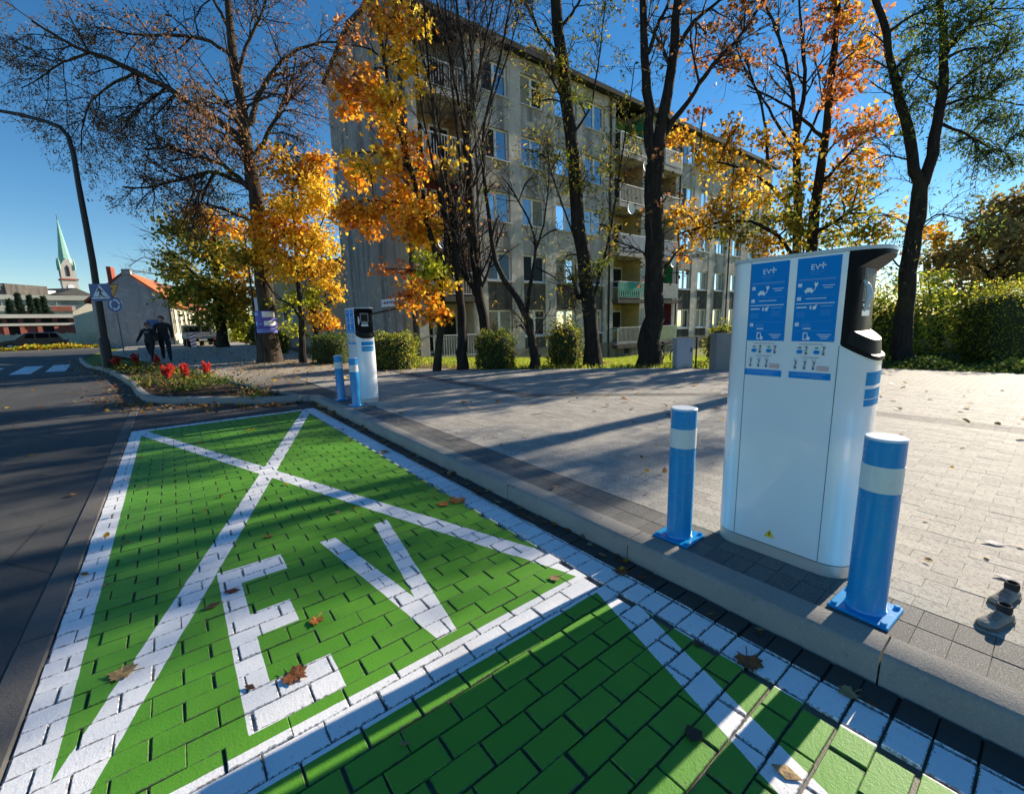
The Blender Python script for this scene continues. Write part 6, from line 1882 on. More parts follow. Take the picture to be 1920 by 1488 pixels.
for i, (pxy, ns, h, lab) in enumerate(fl):
    rg = np.random.default_rng(90 + i)
    g = gnd(*pxy, 0.08)
    root = empty("red_flower", g, "flowers: " + lab if False else lab, "flower", "red plume flowers in the bed")
    for k in range(ns):
        a = rg.uniform(0, 6.28); sp = rg.uniform(0.03, 0.13)
        tip = g + np.array([math.cos(a) * sp, math.sin(a) * sp, h * 0.82 * rg.uniform(0.7, 1.0)])
        MB().tube([g + np.array([math.cos(a) * 0.02, math.sin(a) * 0.02, 0]), tip], [0.008, 0.004], 4).build("stem", MSTEM, root)
        m = 50
        t_ = rg.uniform(0.5, 1.0, m)
        pos = g + (tip - g) * t_[:, None] + rg.normal(size=(m, 3)) * 0.017 * (1.15 - t_)[:, None] * 2
        V, F, C = leaves(rg, pos, 0.055, 'oval', pick(rg, 'red', m), -0.8)
        link("bloom", np_mesh("bloom", V, [F], MLEAF, colors=C), root)
    n = 70
    pos = g + np.c_[rg.normal(size=(n, 2)) * 0.08, np.abs(rg.normal(size=n)) * 0.08]
    V, F, C = leaves(rg, pos, 0.09, 'oval', pick(rg, 'olive', n), -0.3)
    link("foliage", np_mesh("foliage", V, [F], MLEAF, colors=C), root)
# yellow ground cover before the fence on the far left
rg = np.random.default_rng(80)
f_, U, Z = facing(90, 30.0, 0.9)
fa_ = f_(0, 0, 0); fe_ = np.array(f_(1, 0, 0)) - np.array(fa_); fn_ = np.array(f_(0, 0, 1)) - np.array(fa_)
n = 7000
u = rg.uniform(U(-80), U(185), n); w = rg.uniform(-1.2, 1.0, n)
hz = 0.42 * rg.uniform(size=n) ** 0.7 * (0.7 + 0.3 * np.sin(u * 2.3) * np.sin(u * 0.9))
c0 = pt(90, 620, 35.5)
pos = np.array(fa_)[None] + fe_[None] * u[:, None] + fn_[None] * w[:, None] + np.array([0, 0, 1.0])[None] * hz[:, None]
V, F, C = leaves(rg, pos, 0.22, 'oval', np.where(rg.uniform(size=(n, 1)) < 0.5, pick(rg, 'gold', n), pick(rg, 'lime', n)), 0.0)
o = link("verge_plants", np_mesh("verge_plants", V, [F], MLEAF, colors=C)); tag(o, "yellow autumn ground cover along the far verge", "ground cover", kind="stuff")
MB().prism([(U(-90), 0.0), (U(190), 0.0), (U(190), 0.13), (U(-90), 0.13)], 1.3, 1.5, f_).build("verge_kerb", MKERB)
tag(bpy.data.objects["verge_kerb"], kind="structure")

# ================================================================== PEOPLE
MSKIN = simple("skin", (0.42, 0.24, 0.17), 0.55, 0, 0.08, 8)
MCLOTH = simple("black_cloth", (0.016, 0.016, 0.020), 0.85, 0, 0.3, 9, 0.3, 40)
MCLOTH2 = simple("black_trousers", (0.013, 0.013, 0.017), 0.85, 0, 0.3, 9, 0.3, 40)
MSHOE = simple("dark_shoe", (0.012, 0.011, 0.011), 0.5)
MHAIR = simple("dark_hair", (0.015, 0.011, 0.009), 0.6)
def skin_body(J, E_, root, name="body", hands=()):
    """J: name -> (x, y, z, r); E_: edges; one continuous surface grown round the joints"""
    names = list(J)
    me = bpy.data.meshes.new("skeleton")
    me.from_pydata([J[n][:3] for n in names], [(names.index(a), names.index(b)) for a, b in E_], [])
    ob = bpy.data.objects.new("skeleton", me)
    col.objects.link(ob)
    md = ob.modifiers.new("skin", 'SKIN')
    for i, n in enumerate(names):
        sv = me.skin_vertices[0].data[i]
        r_ = J[n][3]
        sv.radius = r_ if isinstance(r_, tuple) else (r_, r_)
        sv.use_root = (n == 'pelvis')
    ob.modifiers.new("sub", 'SUBSURF').levels = 2
    dg = bpy.context.evaluated_depsgraph_get()
    m2 = bpy.data.meshes.new_from_object(ob.evaluated_get(dg))
    bpy.data.objects.remove(ob)
    bm = bmesh.new(); bm.from_mesh(m2)
    # fingers: separate bent chains rooted in each palm
    for (hx_, hy_, hz_), sgn in hands:
        for k in range(5):
            ln = (0.055, 0.075, 0.08, 0.075, 0.06)[k]
            ox = (-0.028, -0.014, 0.0, 0.013, 0.025)[k]
            if k == 0:
                chain = [(hx_ + ox * 0.4, hy_ - 0.015, hz_ + 0.03), (hx_ + sgn * -0.02, hy_ - 0.04, hz_ + 0.005), (hx_ + sgn * -0.02, hy_ - 0.05, hz_ - 0.03)]
            else:
                chain = [(hx_, hy_ + ox, hz_), (hx_, hy_ + ox * 1.1, hz_ - ln * 0.6), (hx_ - sgn * 0.015, hy_ + ox * 1.1, hz_ - ln)]
            b_ = MB().tube(chain, [0.0095, 0.009, 0.007], 6)
            vv = [bm.verts.new(v) for v in b_.v]
            for f in b_.f:
                bm.faces.new([vv[i] for i in f])
    bm.to_mesh(m2); bm.free()
    for m in (MCLOTH, MSKIN, MCLOTH2, MSHOE):
        m2.materials.append(m)
    hs = [Vector(h[0]) for h in hands]
    for p_ in m2.polygons:
        c = p_.center
        mi = 0
        if c.z > J['neck'][2] - 0.005: mi = 1
        elif any((c - h).length < 0.085 for h in hs) and c.z < 1.0: mi = 1
        elif c.z < 0.085: mi = 3
        elif c.z < J['pelvis'][2] - 0.06 and abs(c.x) < 0.6: mi = 2
        p_.material_index = mi
        p_.use_smooth = True
    o = link(name, m2, root, local=True)
    return o

def person(loc, rot, label, H_, stride, arms, head, extra):
    root = empty("person", (0, 0, 0), label, "person", "people walking by the flower bed")
    s = H_ / 1.75
    J = dict(pelvis=(0, 0, 0.95, (0.155, 0.115)), waist=(0, 0, 1.10, (0.15, 0.115)), chest=(0, 0, 1.30, (0.18, 0.125)), collar=(0, 0, 1.44, (0.11, 0.085)), neck=(0, 0, 1.505, (0.058, 0.058)),
             jaw=(0, -0.02, 1.575, (0.068, 0.078)), skull=(0, 0.0, 1.66, (0.082, 0.098)), crown=(0, 0.005, 1.725, (0.055, 0.065)))
    E_ = [('pelvis', 'waist'), ('waist', 'chest'), ('chest', 'collar'), ('collar', 'neck'), ('neck', 'jaw'), ('jaw', 'skull'), ('skull', 'crown')]
    hands = []
    for sd, nm in ((-1, 'l'), (1, 'r')):
        (ex, ey, ez), (wx, wy, wz) = arms[nm]
        J[nm + 'sh'] = (sd * 0.195, 0, 1.405, 0.075); J[nm + 'el'] = (ex, ey, ez, 0.058); J[nm + 'wr'] = (wx, wy, wz, 0.042); hz = (wx + (wx - ex) * 0.2, wy + (wy - ey) * 0.2, wz - 0.085)
        J[nm + 'ha'] = (*hz, (0.022, 0.042))
        E_ += [('collar', nm + 'sh'), (nm + 'sh', nm + 'el'), (nm + 'el', nm + 'wr'), (nm + 'wr', nm + 'ha')]
        hands.append((hz, sd))
        (kx, ky, kz), (ax_, ay_, az_), (tx, ty) = stride[nm]
        J[nm + 'hip'] = (sd * 0.10, 0, 0.88, 0.105); J[nm + 'kn'] = (kx, ky, kz, 0.072); J[nm + 'an'] = (ax_, ay_, az_, 0.052); J[nm + 'to'] = (ax_ + tx, ay_ + ty, max(0.035, az_ - 0.05), 0.04)
        E_ += [('pelvis', nm + 'hip'), (nm + 'hip', nm + 'kn'), (nm + 'kn', nm + 'an'), (nm + 'an', nm + 'to')]
    skin_body(J, E_, root, hands=hands)
    # hair, ears, nose, eyes and mouth
    hb = MB()
    vs_, fs = [], []
    n, m = 14, 7
    for i in range(m + 1):
        th = math.pi * 0.62 * i / m
        for k in range(n):
            a = 2 * math.pi * k / n
            x, y, z = math.sin(th) * math.cos(a), math.sin(th) * math.sin(a), math.cos(th)
            if y < -0.35 and z < 0.45: z = 0.45 + 0.1 * z
            vs_.append((x * 0.094, 0.008 + y * 0.110, 1.665 + z * 0.098))
    for i in range(m):
        for k in range(n):
            fs.append((i * n + k, i * n + (k + 1) % n, (i + 1) * n + (k + 1) % n, (i + 1) * n + k))
    hb.add(vs_, fs).build("hair", MHAIR, root, smooth=True, local=True)
    nb = MB().add([(-0.012, -0.098, 1.60), (0.012, -0.098, 1.60), (0, -0.118, 1.603), (0, -0.098, 1.645)], [(0, 1, 2), (0, 2, 3), (1, 3, 2), (0, 3, 1)])
    nb.build("nose", MSKIN, root, local=True)
    for sx in (-1, 1):
        MB().lathe([(0.004, -0.018), (0.012, -0.008), (0.012, 0.010), (0.005, 0.022)], 8, (sx * 0.088, 0.005, 1.63)).build("ear", MSKIN, root, smooth=True, local=True)
        MB().lathe([(0.003, -0.006), (0.010, 0), (0.003, 0.006)], 8, (sx * 0.031, -0.090, 1.645)).build("eye", MHAIR, root, local=True)
    MB().box(-0.022, 0.022, -0.099, -0.090, 1.566, 1.572).build("mouth", simple("lips", (0.28, 0.10, 0.09), 0.5), root, local=True)
    extra(root)
    root.scale = (s * 1.06, s * 1.06, s * 0.95)
    root.location = tuple(loc)
    root.rotation_euler = (0, 0, rot)
    return root
base_rot = math.atan2(RH.y, RH.x)        # local x = to the right in the photo, -y = towards the camera
g = gnd(314, 676, 0.095)
person(g, base_rot + R(32), "taller man in black jacket and trousers striding right by the flower bed", 1.70,
       dict(l=((-0.10, 0.18, 0.52), (-0.14, 0.40, 0.14), (0.03, -0.13)), r=((0.12, -0.22, 0.50), (0.13, -0.30, 0.07), (0.02, -0.16))),
       dict(l=((-0.245, 0.05, 1.15), (-0.225, -0.02, 0.91)), r=((0.245, 0.03, 1.15), (0.235, -0.06, 0.91))), None,
       lambda root: MB().lathe([(0.075, 1.46), (0.085, 1.48), (0.078, 1.51)], 16).build("jacket_collar", MCLOTH, root, smooth=True, local=True))
def woman(root):
    b = MB()
    for sx in (-0.034, 0.034):
        b.prism(disc(0.027, 12, (sx, 1.642)), -0.110, -0.100, lambda u, v, w: (u, w, v))
    b.box(-0.085, 0.085, -0.102, -0.098, 1.650, 1.656)
    b.build("sunglasses", MBLACK, root, local=True)
    MB().box(-0.065, 0.065, -0.128, -0.122, 1.315, 1.335).build("shirt_print", MSIGNW, root, local=True)
    MB().lathe([(0.07, 1.50), (0.10, 1.455), (0.085, 1.44)], 14).build("neckline", MSKIN, root, smooth=True, local=True)
g = gnd(287, 678, 0.095)
person(g, base_rot + R(10), "shorter person in black with sunglasses, left arm held out", 1.47,
       dict(l=((-0.13, 0.12, 0.50), (-0.16, 0.34, 0.13), (0.0, -0.13)), r=((0.12, -0.18, 0.50), (0.14, -0.22, 0.07), (0.02, -0.15))),
       dict(l=((-0.34, 0.04, 1.16), (-0.44, -0.02, 0.93)), r=((0.27, 0.06, 1.14), (0.27, -0.06, 0.92))), None, woman)

# ================================================================== VEHICLES AND SMALL THINGS
def frame_at(px, py, D, z=0.0, yaw=0.0):
    P = pt(px, py, D); P[2] = z
    return P, base_rot + yaw
MTYRE = simple("tyre", (0.012, 0.012, 0.012), 0.9)
MCARP = simple("dark_blue_grey_paint", (0.012, 0.016, 0.024), 0.35, 0.0, 0.05, 2, coat=0.25)
MCARG = glassmat("car_glass", (0.012, 0.014, 0.016), 0.02)
MALU = simple("aluminium", (0.42, 0.43, 0.45), 0.45, 0.6, 0.12, 3)
def wheel(root, x, y, r0, w):
    def f_(u, v, ww): return (x + u, y + ww, r0 + v)
    t_ = MB().prism(disc(r0, 20), -w / 2, w / 2, f_).build("wheel", MTYRE, root, local=True)
    MB().prism(disc(r0 * 0.62, 14), -w / 2 - 0.012, w / 2 + 0.012, f_).build("rim", MALU, t_, local=True)
# car (length along x)
P, rz = frame_at(66, 650, 32.6, 0.0, R(42))
car = empty("parked_car", (0, 0, 0), "dark estate car parked before the pale fence", "car")
low = [(-1.9, 0.30), (1.9, 0.30), (1.96, 0.55), (1.88, 0.80), (1.55, 0.88), (-0.75, 0.92), (-1.55, 0.82), (-1.95, 0.68), (-1.98, 0.45)]
def extr(poly, y0, y1, inset, fz):
    n = len(poly)
    vs_ = []
    for y, k in ((y0, inset), (y0 + 0.12, 0), (y1 - 0.12, 0), (y1, inset)):
        for x, z in poly:
            vs_.append((x * (1 - k * 0.02), y, fz + (z - fz) * (1 - k * 0.06)))
    fs = [tuple(range(n - 1, -1, -1)), tuple(range(3 * n, 4 * n))]
    for j in range(3):
        for k in range(n):
            fs.append((j * n + k, j * n + (k + 1) % n, (j + 1) * n + (k + 1) % n, (j + 1) * n + k))
    return MB().add(vs_, fs)
extr(low, -0.82, 0.82, 1, 0.6).build("body", MCARP, car, smooth=True, local=True)
cab = [(-0.95, 0.90), (1.72, 0.87), (1.55, 1.28), (1.2, 1.42), (-0.1, 1.44), (-0.42, 1.38)]
extr(cab, -0.70, 0.70, 1, 0.9).build("cabin", MCARP, car, smooth=True, local=True)
for x0, x1 in ((-0.75, 0.12), (0.20, 0.95), (1.02, 1.5)):
    for sy in (-1, 1):
        y0, y1 = sorted((sy * 0.702, sy * 0.712))
        top = 1.34
        MB().prism([(x0 + (0.3 if x0 < -0.5 else 0), 0.96), (x1, 0.96), (x1 - (0.1 if x1 > 1.4 else 0), top), (x0 + (0.45 if x0 < -0.5 else 0), top)], y0, y1, lambda u, v, w: (u, w, v)).build("window", MCARG, car, local=True)
for x in (-1.25, 1.2):
    for y in (-0.76, 0.76):
        wheel(car, x, y, 0.31, 0.2)
for y in (-0.6, 0.6):
    MB().box(-1.99, -1.9, y - 0.15, y + 0.15, 0.58, 0.70).build("headlight", MPRINT, car, local=True)
    MB().box(1.9, 1.97, y - 0.13, y + 0.13, 0.6, 0.78).build("tail_light", MREDP, car, local=True)
car.location = tuple(P); car.rotation_euler = (0, 0, rz); car.scale = (0.9, 0.9, 0.9)
# flatbed truck seen from behind (length along y)
P, rz = frame_at(383, 652, 28.5); rz = R(2)
tk = empty("flatbed_truck", (0, 0, 0), "small grey flatbed truck seen from behind under the street maple", "truck")
MTRK = simple("truck_grey", (0.30, 0.31, 0.33), 0.5, 0.2, 0.1, 2)
MB().box(-0.86, 0.86, 0.0, 2.9, 0.62, 0.72).build("bed_floor", MTRK, tk, local=True)
for k in range(3):
    z0 = 0.73 + k * 0.105
    MB().box(-0.86, 0.86, -0.02, 0.03, z0, z0 + 0.10).build("tailgate_board", MALU, tk, local=True)
for sx in (-1, 1):
    for k in range(3):
        z0 = 0.73 + k * 0.105
        x0, x1 = sorted((sx * 0.86, sx * 0.82))
        MB().box(x0, x1, 0.04, 2.88, z0, z0 + 0.10).build("side_board", MALU, tk, local=True)
    MB().box(sx * 0.82 - 0.03, sx * 0.82 + 0.03, 2.82, 2.9, 0.72, 1.50).build("rack_post", MTRK, tk, local=True)
    MB().box(sx * 0.66 - 0.09, sx * 0.66 + 0.09, -0.06, -0.02, 0.50, 0.58).build("tail_light", MREDP, tk, local=True)
MB().box(-0.86, 0.86, 2.82, 2.9, 1.42, 1.50).build("rack_bar", MTRK, tk, local=True)
cb_ = MB().prism([(2.95, 0.45), (4.5, 0.45), (4.55, 0.9), (4.2, 1.0), (3.85, 1.50), (2.95, 1.52)], -0.82, 0.82, lambda u, v, w: (w, u, v)).build("cab", simple("cab_dark", (0.05, 0.055, 0.06), 0.4), tk, local=True)
MB().box(-0.66, 0.66, 2.93, 2.948, 1.0, 1.42).build("rear_window", MCARG, cb_, local=True)
MB().box(-0.7, 0.7, 0.05, 4.3, 0.40, 0.60).build("chassis", MBLACK, tk, local=True)
MB().box(-0.22, 0.22, -0.05, -0.03, 0.48, 0.58).build("number_plate", MPRINT, tk, local=True)
for y in (0.75, 3.7):
    for x in (-0.72, 0.72):
        def f_(u, v, w, x=x, y=y): return (x + w, y + u, 0.33 + v)
        wh_ = MB().prism(disc(0.33, 18), -0.11, 0.11, f_).build("wheel", MTYRE, tk, local=True)
        MB().prism(disc(0.2, 12), -0.12, 0.12, f_).build("rim", MALU, wh_, local=True)
tk.location = tuple(P); tk.rotation_euler = (0, 0, rz)
# striped barrier board
P, rz = frame_at(364, 650, 27.6)
bb = empty("barrier_board", (0, 0, 0), "white and red striped barrier board beside the truck", "barrier")
MB().box(-0.16, 0.16, -0.02, 0.02, 0.12, 1.0).build("board", MPRINT, bb, local=True)
for k in range(4):
    z0 = 0.15 + k * 0.21
    MB().prism([(-0.16, z0), (0.16, z0 + 0.12), (0.16, z0 + 0.22), (-0.16, z0 + 0.10)], -0.024, -0.0205, lambda u, v, w: (u, w, v)).build("stripe", MREDP, bb, local=True)
MB().box(-0.2, 0.2, -0.15, 0.15, 0.0, 0.12).build("foot", MBLACK, bb, local=True)
bb.location = tuple(P); bb.rotation_euler = (0, 0, rz + R(10))

# posters round the linden trunk
c = pt(501, 602, 14.3)
z0, z1 = float(pt(501, 624, 14.3)[2]), float(pt(501, 583, 14.3)[2])
MVIO = simple("violet_poster", (0.10, 0.09, 0.42), 0.6, 0, 0.25, 4)
af = math.atan2(-FH[1], -FH[0])
def arcmesh(r0, a0, a1, za, zb, n=18):
    vs_ = []
    for rr_ in (r0, r0 - 0.006):
        for k in range(n + 1):
            a = af + a0 + (a1 - a0) * k / n
            vs_ += [(c[0] + rr_ * math.cos(a), c[1] + rr_ * math.sin(a), za), (c[0] + rr_ * math.cos(a), c[1] + rr_ * math.sin(a), zb)]
    fs = []
    m = 2 * (n + 1)
    for k in range(n):
        fs += [(2 * k, 2 * k + 2, 2 * k + 3, 2 * k + 1), (m + 2 * k, m + 2 * k + 1, m + 2 * k + 3, m + 2 * k + 2)]
    return MB().add(vs_, fs)
hgt = z1 - z0
for i, (a0, a1, za, zb, lab) in enumerate(((-1.5, 1.5, z0 + hgt * 0.24, z1, "large violet and white poster wrapped round the big linden trunk"), (-1.45, 1.45, z0, z0 + hgt * 0.225, "narrow violet poster strip below the large poster on the linden trunk"))):
    po = empty("poster", (c[0], c[1], za), lab, "poster", "posters on the linden trunk")
    sh = arcmesh(0.325, a0, a1, za, zb).build("sheet", MVIO, po, smooth=True)
    hh = zb - za
    marks = [(-1.2, -0.3, 0.72, 0.90), (0.1, 1.3, 0.62, 0.95), (0.2, 1.25, 0.12, 0.40), (-1.2, -0.5, 0.15, 0.38), (-0.3, 0.0, 0.2, 0.25)] if i == 0 else [(-1.3, 1.2, 0.68, 0.78), (-1.2, 0.9, 0.25, 0.4)]
    for (b0_, b1_, f0, f1) in marks:
        arcmesh(0.3275, b0_, b1_, za + hh * f0, za + hh * f1, 10).build("print_block", MPRINT if b0_ > 0 else MDIMPR, sh, smooth=True)
# pale notice board seen edge on left of the trunk
f_, U, Z = facing(486, 20.5)
nb = empty("notice_board", pt(486, 640, 20.5) * np.array([1, 1, 0]), "narrow pale notice board on a dark post left of the linden trunk", "board")
MB().prism([(U(484), Z(608)), (U(491), Z(608)), (U(490), Z(558)), (U(483), Z(558))], -0.05, 0, f_).build("board", MSIGNW, nb)
MB().prism([(U(486) - 0.05, 0), (U(486) + 0.05, 0), (U(486) + 0.05, Z(600)), (U(486) - 0.05, Z(600))], -0.12, -0.055, f_).build("post", MPOLE, nb)

# bicycle by the block wall
P = pt(1249, 672, 15.0); P[2] = float(terrain(P[0], P[1])[0])
bk = empty("bicycle", (0, 0, 0), "small bicycle leaning by the wall near the pale cabinet", "bicycle")
def ring(cx_, r0, th, m, name, parent):
    b = MB()
    pts_ = [(cx_ + r0 * math.cos(2 * math.pi * k / 20), 0, r0 + r0 * math.sin(2 * math.pi * k / 20)) for k in range(21)]
    b.tube(pts_, th, 5, cap=False)
    return b.build(name, m, parent, local=True)
for x in (-0.42, 0.42):
    w_ = ring(x, 0.28, 0.022, MTYRE, "wheel", bk)
    sp = MB()
    for k in range(8):
        a = math.pi * k / 8
        sp.tube([(x - 0.26 * math.cos(a), 0, 0.28 - 0.26 * math.sin(a)), (x + 0.26 * math.cos(a), 0, 0.28 + 0.26 * math.sin(a))], 0.003, 3)
    sp.build("spokes", MALU, w_, local=True)
fr = MB()
for a, b_ in (((-0.42, 0, 0.28), (-0.05, 0, 0.28)), ((-0.05, 0, 0.28), (-0.15, 0, 0.68)), ((-0.42, 0, 0.28), (-0.14, 0, 0.62)), ((-0.14, 0, 0.62), (0.28, 0, 0.65)), ((-0.05, 0, 0.28), (0.28, 0, 0.58)), ((0.26, 0, 0.72), (0.42, 0, 0.28))):
    fr.tube([a, b_], 0.018, 6)
fr.build("frame", MALU, bk, local=True)
MB().tube([(0.20, -0.24, 0.80), (0.26, -0.1, 0.76), (0.26, 0.1, 0.76), (0.20, 0.24, 0.80)], 0.014, 6).build("handlebar", MALU, bk, local=True)
MB().cbox(-0.28, -0.04, -0.07, 0.07, 0.68, 0.74, 0.02).build("saddle", MBLACK, bk, local=True)
bk.location = tuple(P); bk.rotation_euler = (R(8), 0, base_rot + R(25))

# a pair of shoes on the pavement at the right edge
MSHOE2 = simple("beige_suede", (0.24, 0.22, 0.19), 0.85, 0, 0.2, 30, 0.4, 80)
MSOLE = simple("shoe_sole", (0.10, 0.09, 0.08), 0.8)
def shoe(loc, rz, label):
    root = empty("shoe", (0, 0, 0), label, "shoe", "shoes at the right edge")
    secs = [(-0.105, 0.018, 0.030), (-0.095, 0.032, 0.058), (-0.06, 0.037, 0.072), (-0.02, 0.036, 0.070), (0.02, 0.038, 0.058), (0.06, 0.043, 0.045), (0.09, 0.040, 0.038), (0.11, 0.028, 0.030), (0.12, 0.012, 0.022)]
    vs_, fs = [], []
    n = 10
    for x, w, h in secs:
        for k in range(n):
            a = math.pi * k / (n - 1)
            vs_.append((x, w * math.cos(a), 0.016 + (h - 0.016) * math.sin(a) ** 0.7))
    for i in range(len(secs) - 1):
        for k in range(n - 1):
            fs.append((i * n + k, i * n + k + 1, (i + 1) * n + k + 1, (i + 1) * n + k))
    fs += [tuple(range(n)), tuple(range(len(vs_) - n, len(vs_)))]
    MB().add(vs_, fs).build("upper", MSHOE2, root, smooth=True, local=True)
    out = [(x, w + 0.004) for x, w, h in secs] + [(x, -w - 0.004) for x, w, h in reversed(secs)]
    MB().prism(out, 0.0, 0.018, lambda u, v, w: (u, v, w)).build("sole", MSOLE, root, local=True)
    MB().lathe([(0.030, 0.060), (0.033, 0.085), (0.029, 0.110), (0.024, 0.108), (0.02, 0.085)], 14, (-0.055, 0, 0)).build("ankle_opening", MCLOTH, root, smooth=True, local=True)
    for k in range(3):
        MB().tube([(0.012 + k * 0.018, -0.022, 0.056 - k * 0.006), (0.012 + k * 0.018, 0, 0.066 - k * 0.007), (0.012 + k * 0.018, 0.022, 0.056 - k * 0.006)], 0.0025, 5).build("lace", MSOLE, root, local=True)
    root.location = loc; root.rotation_euler = (0, 0, rz); root.scale = (0.66, 0.66, 0.60)
shoe((2.40, 0.040, 0.1), R(165), "grey beige shoe at the right edge, the one farther from the kerb")
shoe((2.19, 0.048, 0.1), R(160), "grey beige shoe at the right edge, the one nearer the kerb")

# ---- fallen leaves
_h = [(0.10, 0.06), (0.36, -0.03), (0.33, 0.13), (0.52, 0.26), (0.40, 0.38), (0.47, 0.60), (0.27, 0.58), (0.20, 0.76), (0.09, 0.74)]
_o = [(0, 0.02)] + _h + [(0, 1.0)] + [(-x, y) for x, y in reversed(_h)]
SHAPES['fallen'] = (np.array([(x, y, 0) for x, y in _o] + [(0, 0.42, 0)]), np.array([(k, (k + 1) % len(_o), len(_o)) for k in range(len(_o))]))
T_, F_ = SHAPES['fallen']
def ground_leaf(px, py, z, size, c, rot, lab, shape='fallen', curl=0.25):
    g = gnd(px, py, z)
    size *= 0.86
    T_, F_ = SHAPES[shape]
    ca, sa = math.cos(rot), math.sin(rot)
    V = []
    for x, y, _ in T_:
        y -= 0.45
        r2 = x * x + y * y
        V.append(((x * ca - y * sa) * size, (x * sa + y * ca) * size, (curl * r2 + 0.07 * math.sin(9 * x + 5 * y)) * size * 0.45 + 0.006))
    V = np.array(V)
    n = len(V)
    low = V.copy(); low[:, 2] -= 0.0015
    FF = np.concatenate([F_, F_[:, ::-1] + n])
    key = tuple(round(x, 3) for x in c)
    if key not in _lm: _lm[key] = simple("fallen_leaf", c, 0.75, 0, 0.35, 45, 0.4, 90)
    root = empty("fallen_leaf", tuple(g), lab, "leaf", "fallen leaves lying singly")
    o = link("blade", np_mesh("blade", np.concatenate([V, low]), [FF], _lm[key]), root, local=True)
    if shape == 'fallen':
        e = (-0.45 * -sa * size, -0.45 * ca * size, 0.008)
        MB().tube([e, (e[0] * 1.7 + 0.01, e[1] * 1.7, 0.01)], 0.0018, 4).build("stalk", _lm[key], root, local=True)
_lm = {}
BRN, TAN, ORG, DRK = (0.20, 0.065, 0.015), (0.34, 0.22, 0.09), (0.42, 0.14, 0.02), (0.06, 0.03, 0.015)
for a in ((1405, 1245, 0, 0.105, BRN, 2.2, "big brown maple leaf on the white line before the large charger"), (1310, 1210, 0, 0.055, DRK, 0.4, "dark oval leaf just left of the big brown maple leaf", 'oval'), (1300, 1378, 0, 0.062, DRK, 1.9, "dark curled leaf on the white diagonal in the near bay", 'tri'),
          (1588, 1300, 0, 0.065, TAN, 0.9, "tan maple leaf in the dark gutter below the largest bollard"), (1478, 1452, 0, 0.085, TAN, 0.3, "pale ribbed leaf on the white diagonal at the bottom edge", 'oval'), (226, 1264, 0, 0.10, TAN, 1.1, "pale tan maple leaf beside the long white diagonal on the left"),
          (556, 1268, 0, 0.10, BRN, 3.8, "brown maple leaf on the bottom bar of the letter E"), (437, 1109, 0, 0.085, (0.16, 0.03, 0.012), 1.2, "red brown oval leaf on the upright of the letter E", 'oval'), (400, 1136, 0, 0.085, DRK, 2.0, "dark brown leaf just left of the letter E", 'oval'),
          (593, 1166, 0, 0.065, ORG, 2.6, "orange leaf on green between the letters E and V"), (1163, 1072, 0, 0.09, BRN, 0.8, "brown maple leaf in the gutter near the left bollard"), (858, 940, 0, 0.13, ORG, 2.4, "orange maple leaf beside the white edge line, middle of the bay"), (830, 946, 0, 0.10, ORG, 0.9, "smaller orange leaf left of the one by the edge line"),
          (1866, 1020, 0.1, 0.10, (0.45, 0.42, 0.42), 0.4, "pale grey curled leaf on the pavement at the right edge, upper one", 'oval'), (1886, 1084, 0.1, 0.085, (0.42, 0.38, 0.38), 0.3, "pale grey curled leaf just above the shoes", 'oval'), (1850, 1046, 0.1, 0.045, TAN, 1.9, "tiny tan leaf between the two pale leaves", 'oval'),
          (470, 1290, 0, 0.05, DRK, 0.7, "small dark leaf on the left end of the E bottom bar", 'oval'), (505, 1006, 0, 0.06, ORG, 1.3, "small orange leaf on green above the letter E", 'oval'), (760, 1395, 0, 0.035, TAN, 1.0, "tiny pale leaf on shaded green in the near bay", 'oval'), (1075, 950, 0.1, 0.075, TAN, 2.1, "tan leaf on the kerb left of the near bollard", 'tri'),
          (1040, 1085, 0, 0.06, TAN, 2.8, "small tan leaf on the white line at the bay corner", 'tri'), (720, 848, 0, 0.12, TAN, 1.8, "tan leaf on the white edge line far up the bay", 'tri')):
    ground_leaf(*a)
# drifts of small fallen leaves nobody could count
rg = np.random.default_rng(123)
S = []
def scat(n, fx, z):
    P = fx(n)
    S.append(np.c_[P, np.full(len(P), z)])
scat(150, lambda n: np.c_[1.67 - np.abs(rg.normal(size=n)) * 0.05, 7.4 * rg.uniform(size=n) ** 0.7], 0.006)
scat(260, lambda n: np.c_[rg.uniform(1.9, 9.0, n), rg.uniform(-0.5, 8.5, n)], 0.106)
def clip_in(P, poly): return P[inside(P, poly)]
scat(2600, lambda n: clip_in(np.c_[rg.uniform(-2, 5, n), 9 + 21 * rg.uniform(size=n) ** 1.0], PAVE), 0.103)
scat(1200, lambda n: clip_in(np.c_[rg.normal(size=n) * 1.6 + 3.2, rg.normal(size=n) * 2.2 + 14.5], PAVE), 0.104)
scat(2600, lambda n: clip_in(np.c_[rg.uniform(-2.2, 1.7, n), rg.uniform(7.6, 20.5, n)], bedpoly), 0.095)
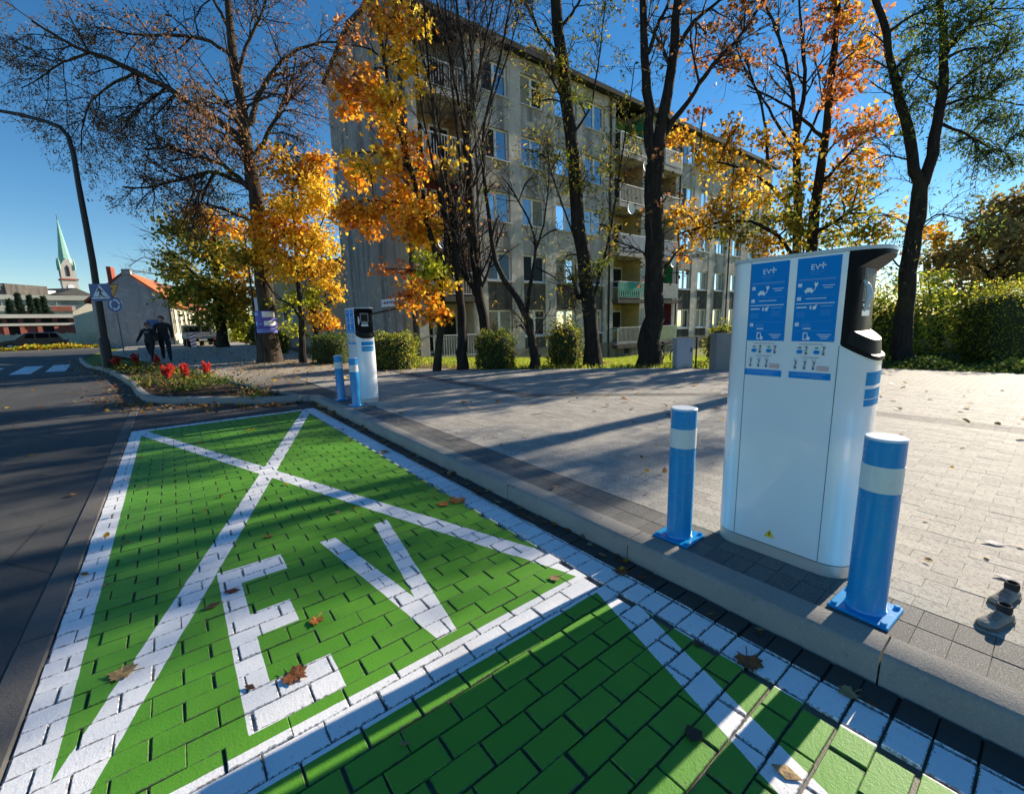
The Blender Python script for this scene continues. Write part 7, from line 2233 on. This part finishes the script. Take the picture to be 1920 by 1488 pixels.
def along(n):
    k = rg.integers(0, len(BEDF) - 2, n); tt = rg.uniform(size=(n, 1))
    A = np.array(BEDF)[k]; B_ = np.array(BEDF)[k + 1]
    return A + (B_ - A) * tt + np.c_[-np.abs(rg.normal(size=n)) * 0.35, -np.abs(rg.normal(size=n)) * 0.12]
scat(900, along, 0.006)
scat(110, lambda n: np.c_[rg.uniform(-4, -0.7, n), rg.uniform(2, 18, n)], 0.006)
scat(40, lambda n: np.c_[rg.uniform(-0.5, 1.5, n), rg.uniform(2.5, 6.8, n)], 0.006)
scat(1600, lambda n: np.c_[rg.uniform(4.6, 13, n), rg.uniform(5, 12, n)], 0.0)
S = np.concatenate(S)
m0 = S[:, 2] == 0.0
S[m0, 2] = terrain(S[m0, 0], S[m0, 1]) + 0.05
S = S[~(m0 & inside(S[:, :2], PAVE))]
n = len(S)
T_, F_ = SHAPES['tri']
a = rg.uniform(0, 6.28, n); sz = rg.uniform(0.03, 0.075, n) * np.where(np.hypot(S[:, 0], S[:, 1]) < 5, 0.6, 1.0)
x = (T_[None, :, 0] * np.cos(a)[:, None] - (T_[None, :, 1] - 0.5) * np.sin(a)[:, None]) * sz[:, None]
y = (T_[None, :, 0] * np.sin(a)[:, None] + (T_[None, :, 1] - 0.5) * np.cos(a)[:, None]) * sz[:, None]
tx, ty = rg.normal(size=(n, 1)) * 0.25, rg.normal(size=(n, 1)) * 0.25
z = T_[None, :, 2] * sz[:, None] * rg.uniform(-1, 2, (n, 1)) + x * tx + y * ty
z = z - z.min(1, keepdims=True)
V = np.stack([x + S[:, :1], y + S[:, 1:2], z + S[:, 2:3] + 0.002], -1).reshape(-1, 3)
FF = ((np.arange(n) * len(T_))[:, None, None] + F_[None]).reshape(-1, 3)
cc = np.where(rg.uniform(size=(n, 1)) < 0.55, pick(rg, 'brown', n), np.where(rg.uniform(size=(n, 1)) < 0.5, pick(rg, 'gold', n), np.array([(0.45, 0.36, 0.22)]) * rg.uniform(0.6, 1.2, (n, 1))))
o = link("leaf_litter", np_mesh("leaf_litter", V, [FF], MLEAF, colors=np.repeat(cc, len(T_), 0))); tag(o, "small fallen leaves scattered over paving, gutter and bed", "leaves", kind="stuff")
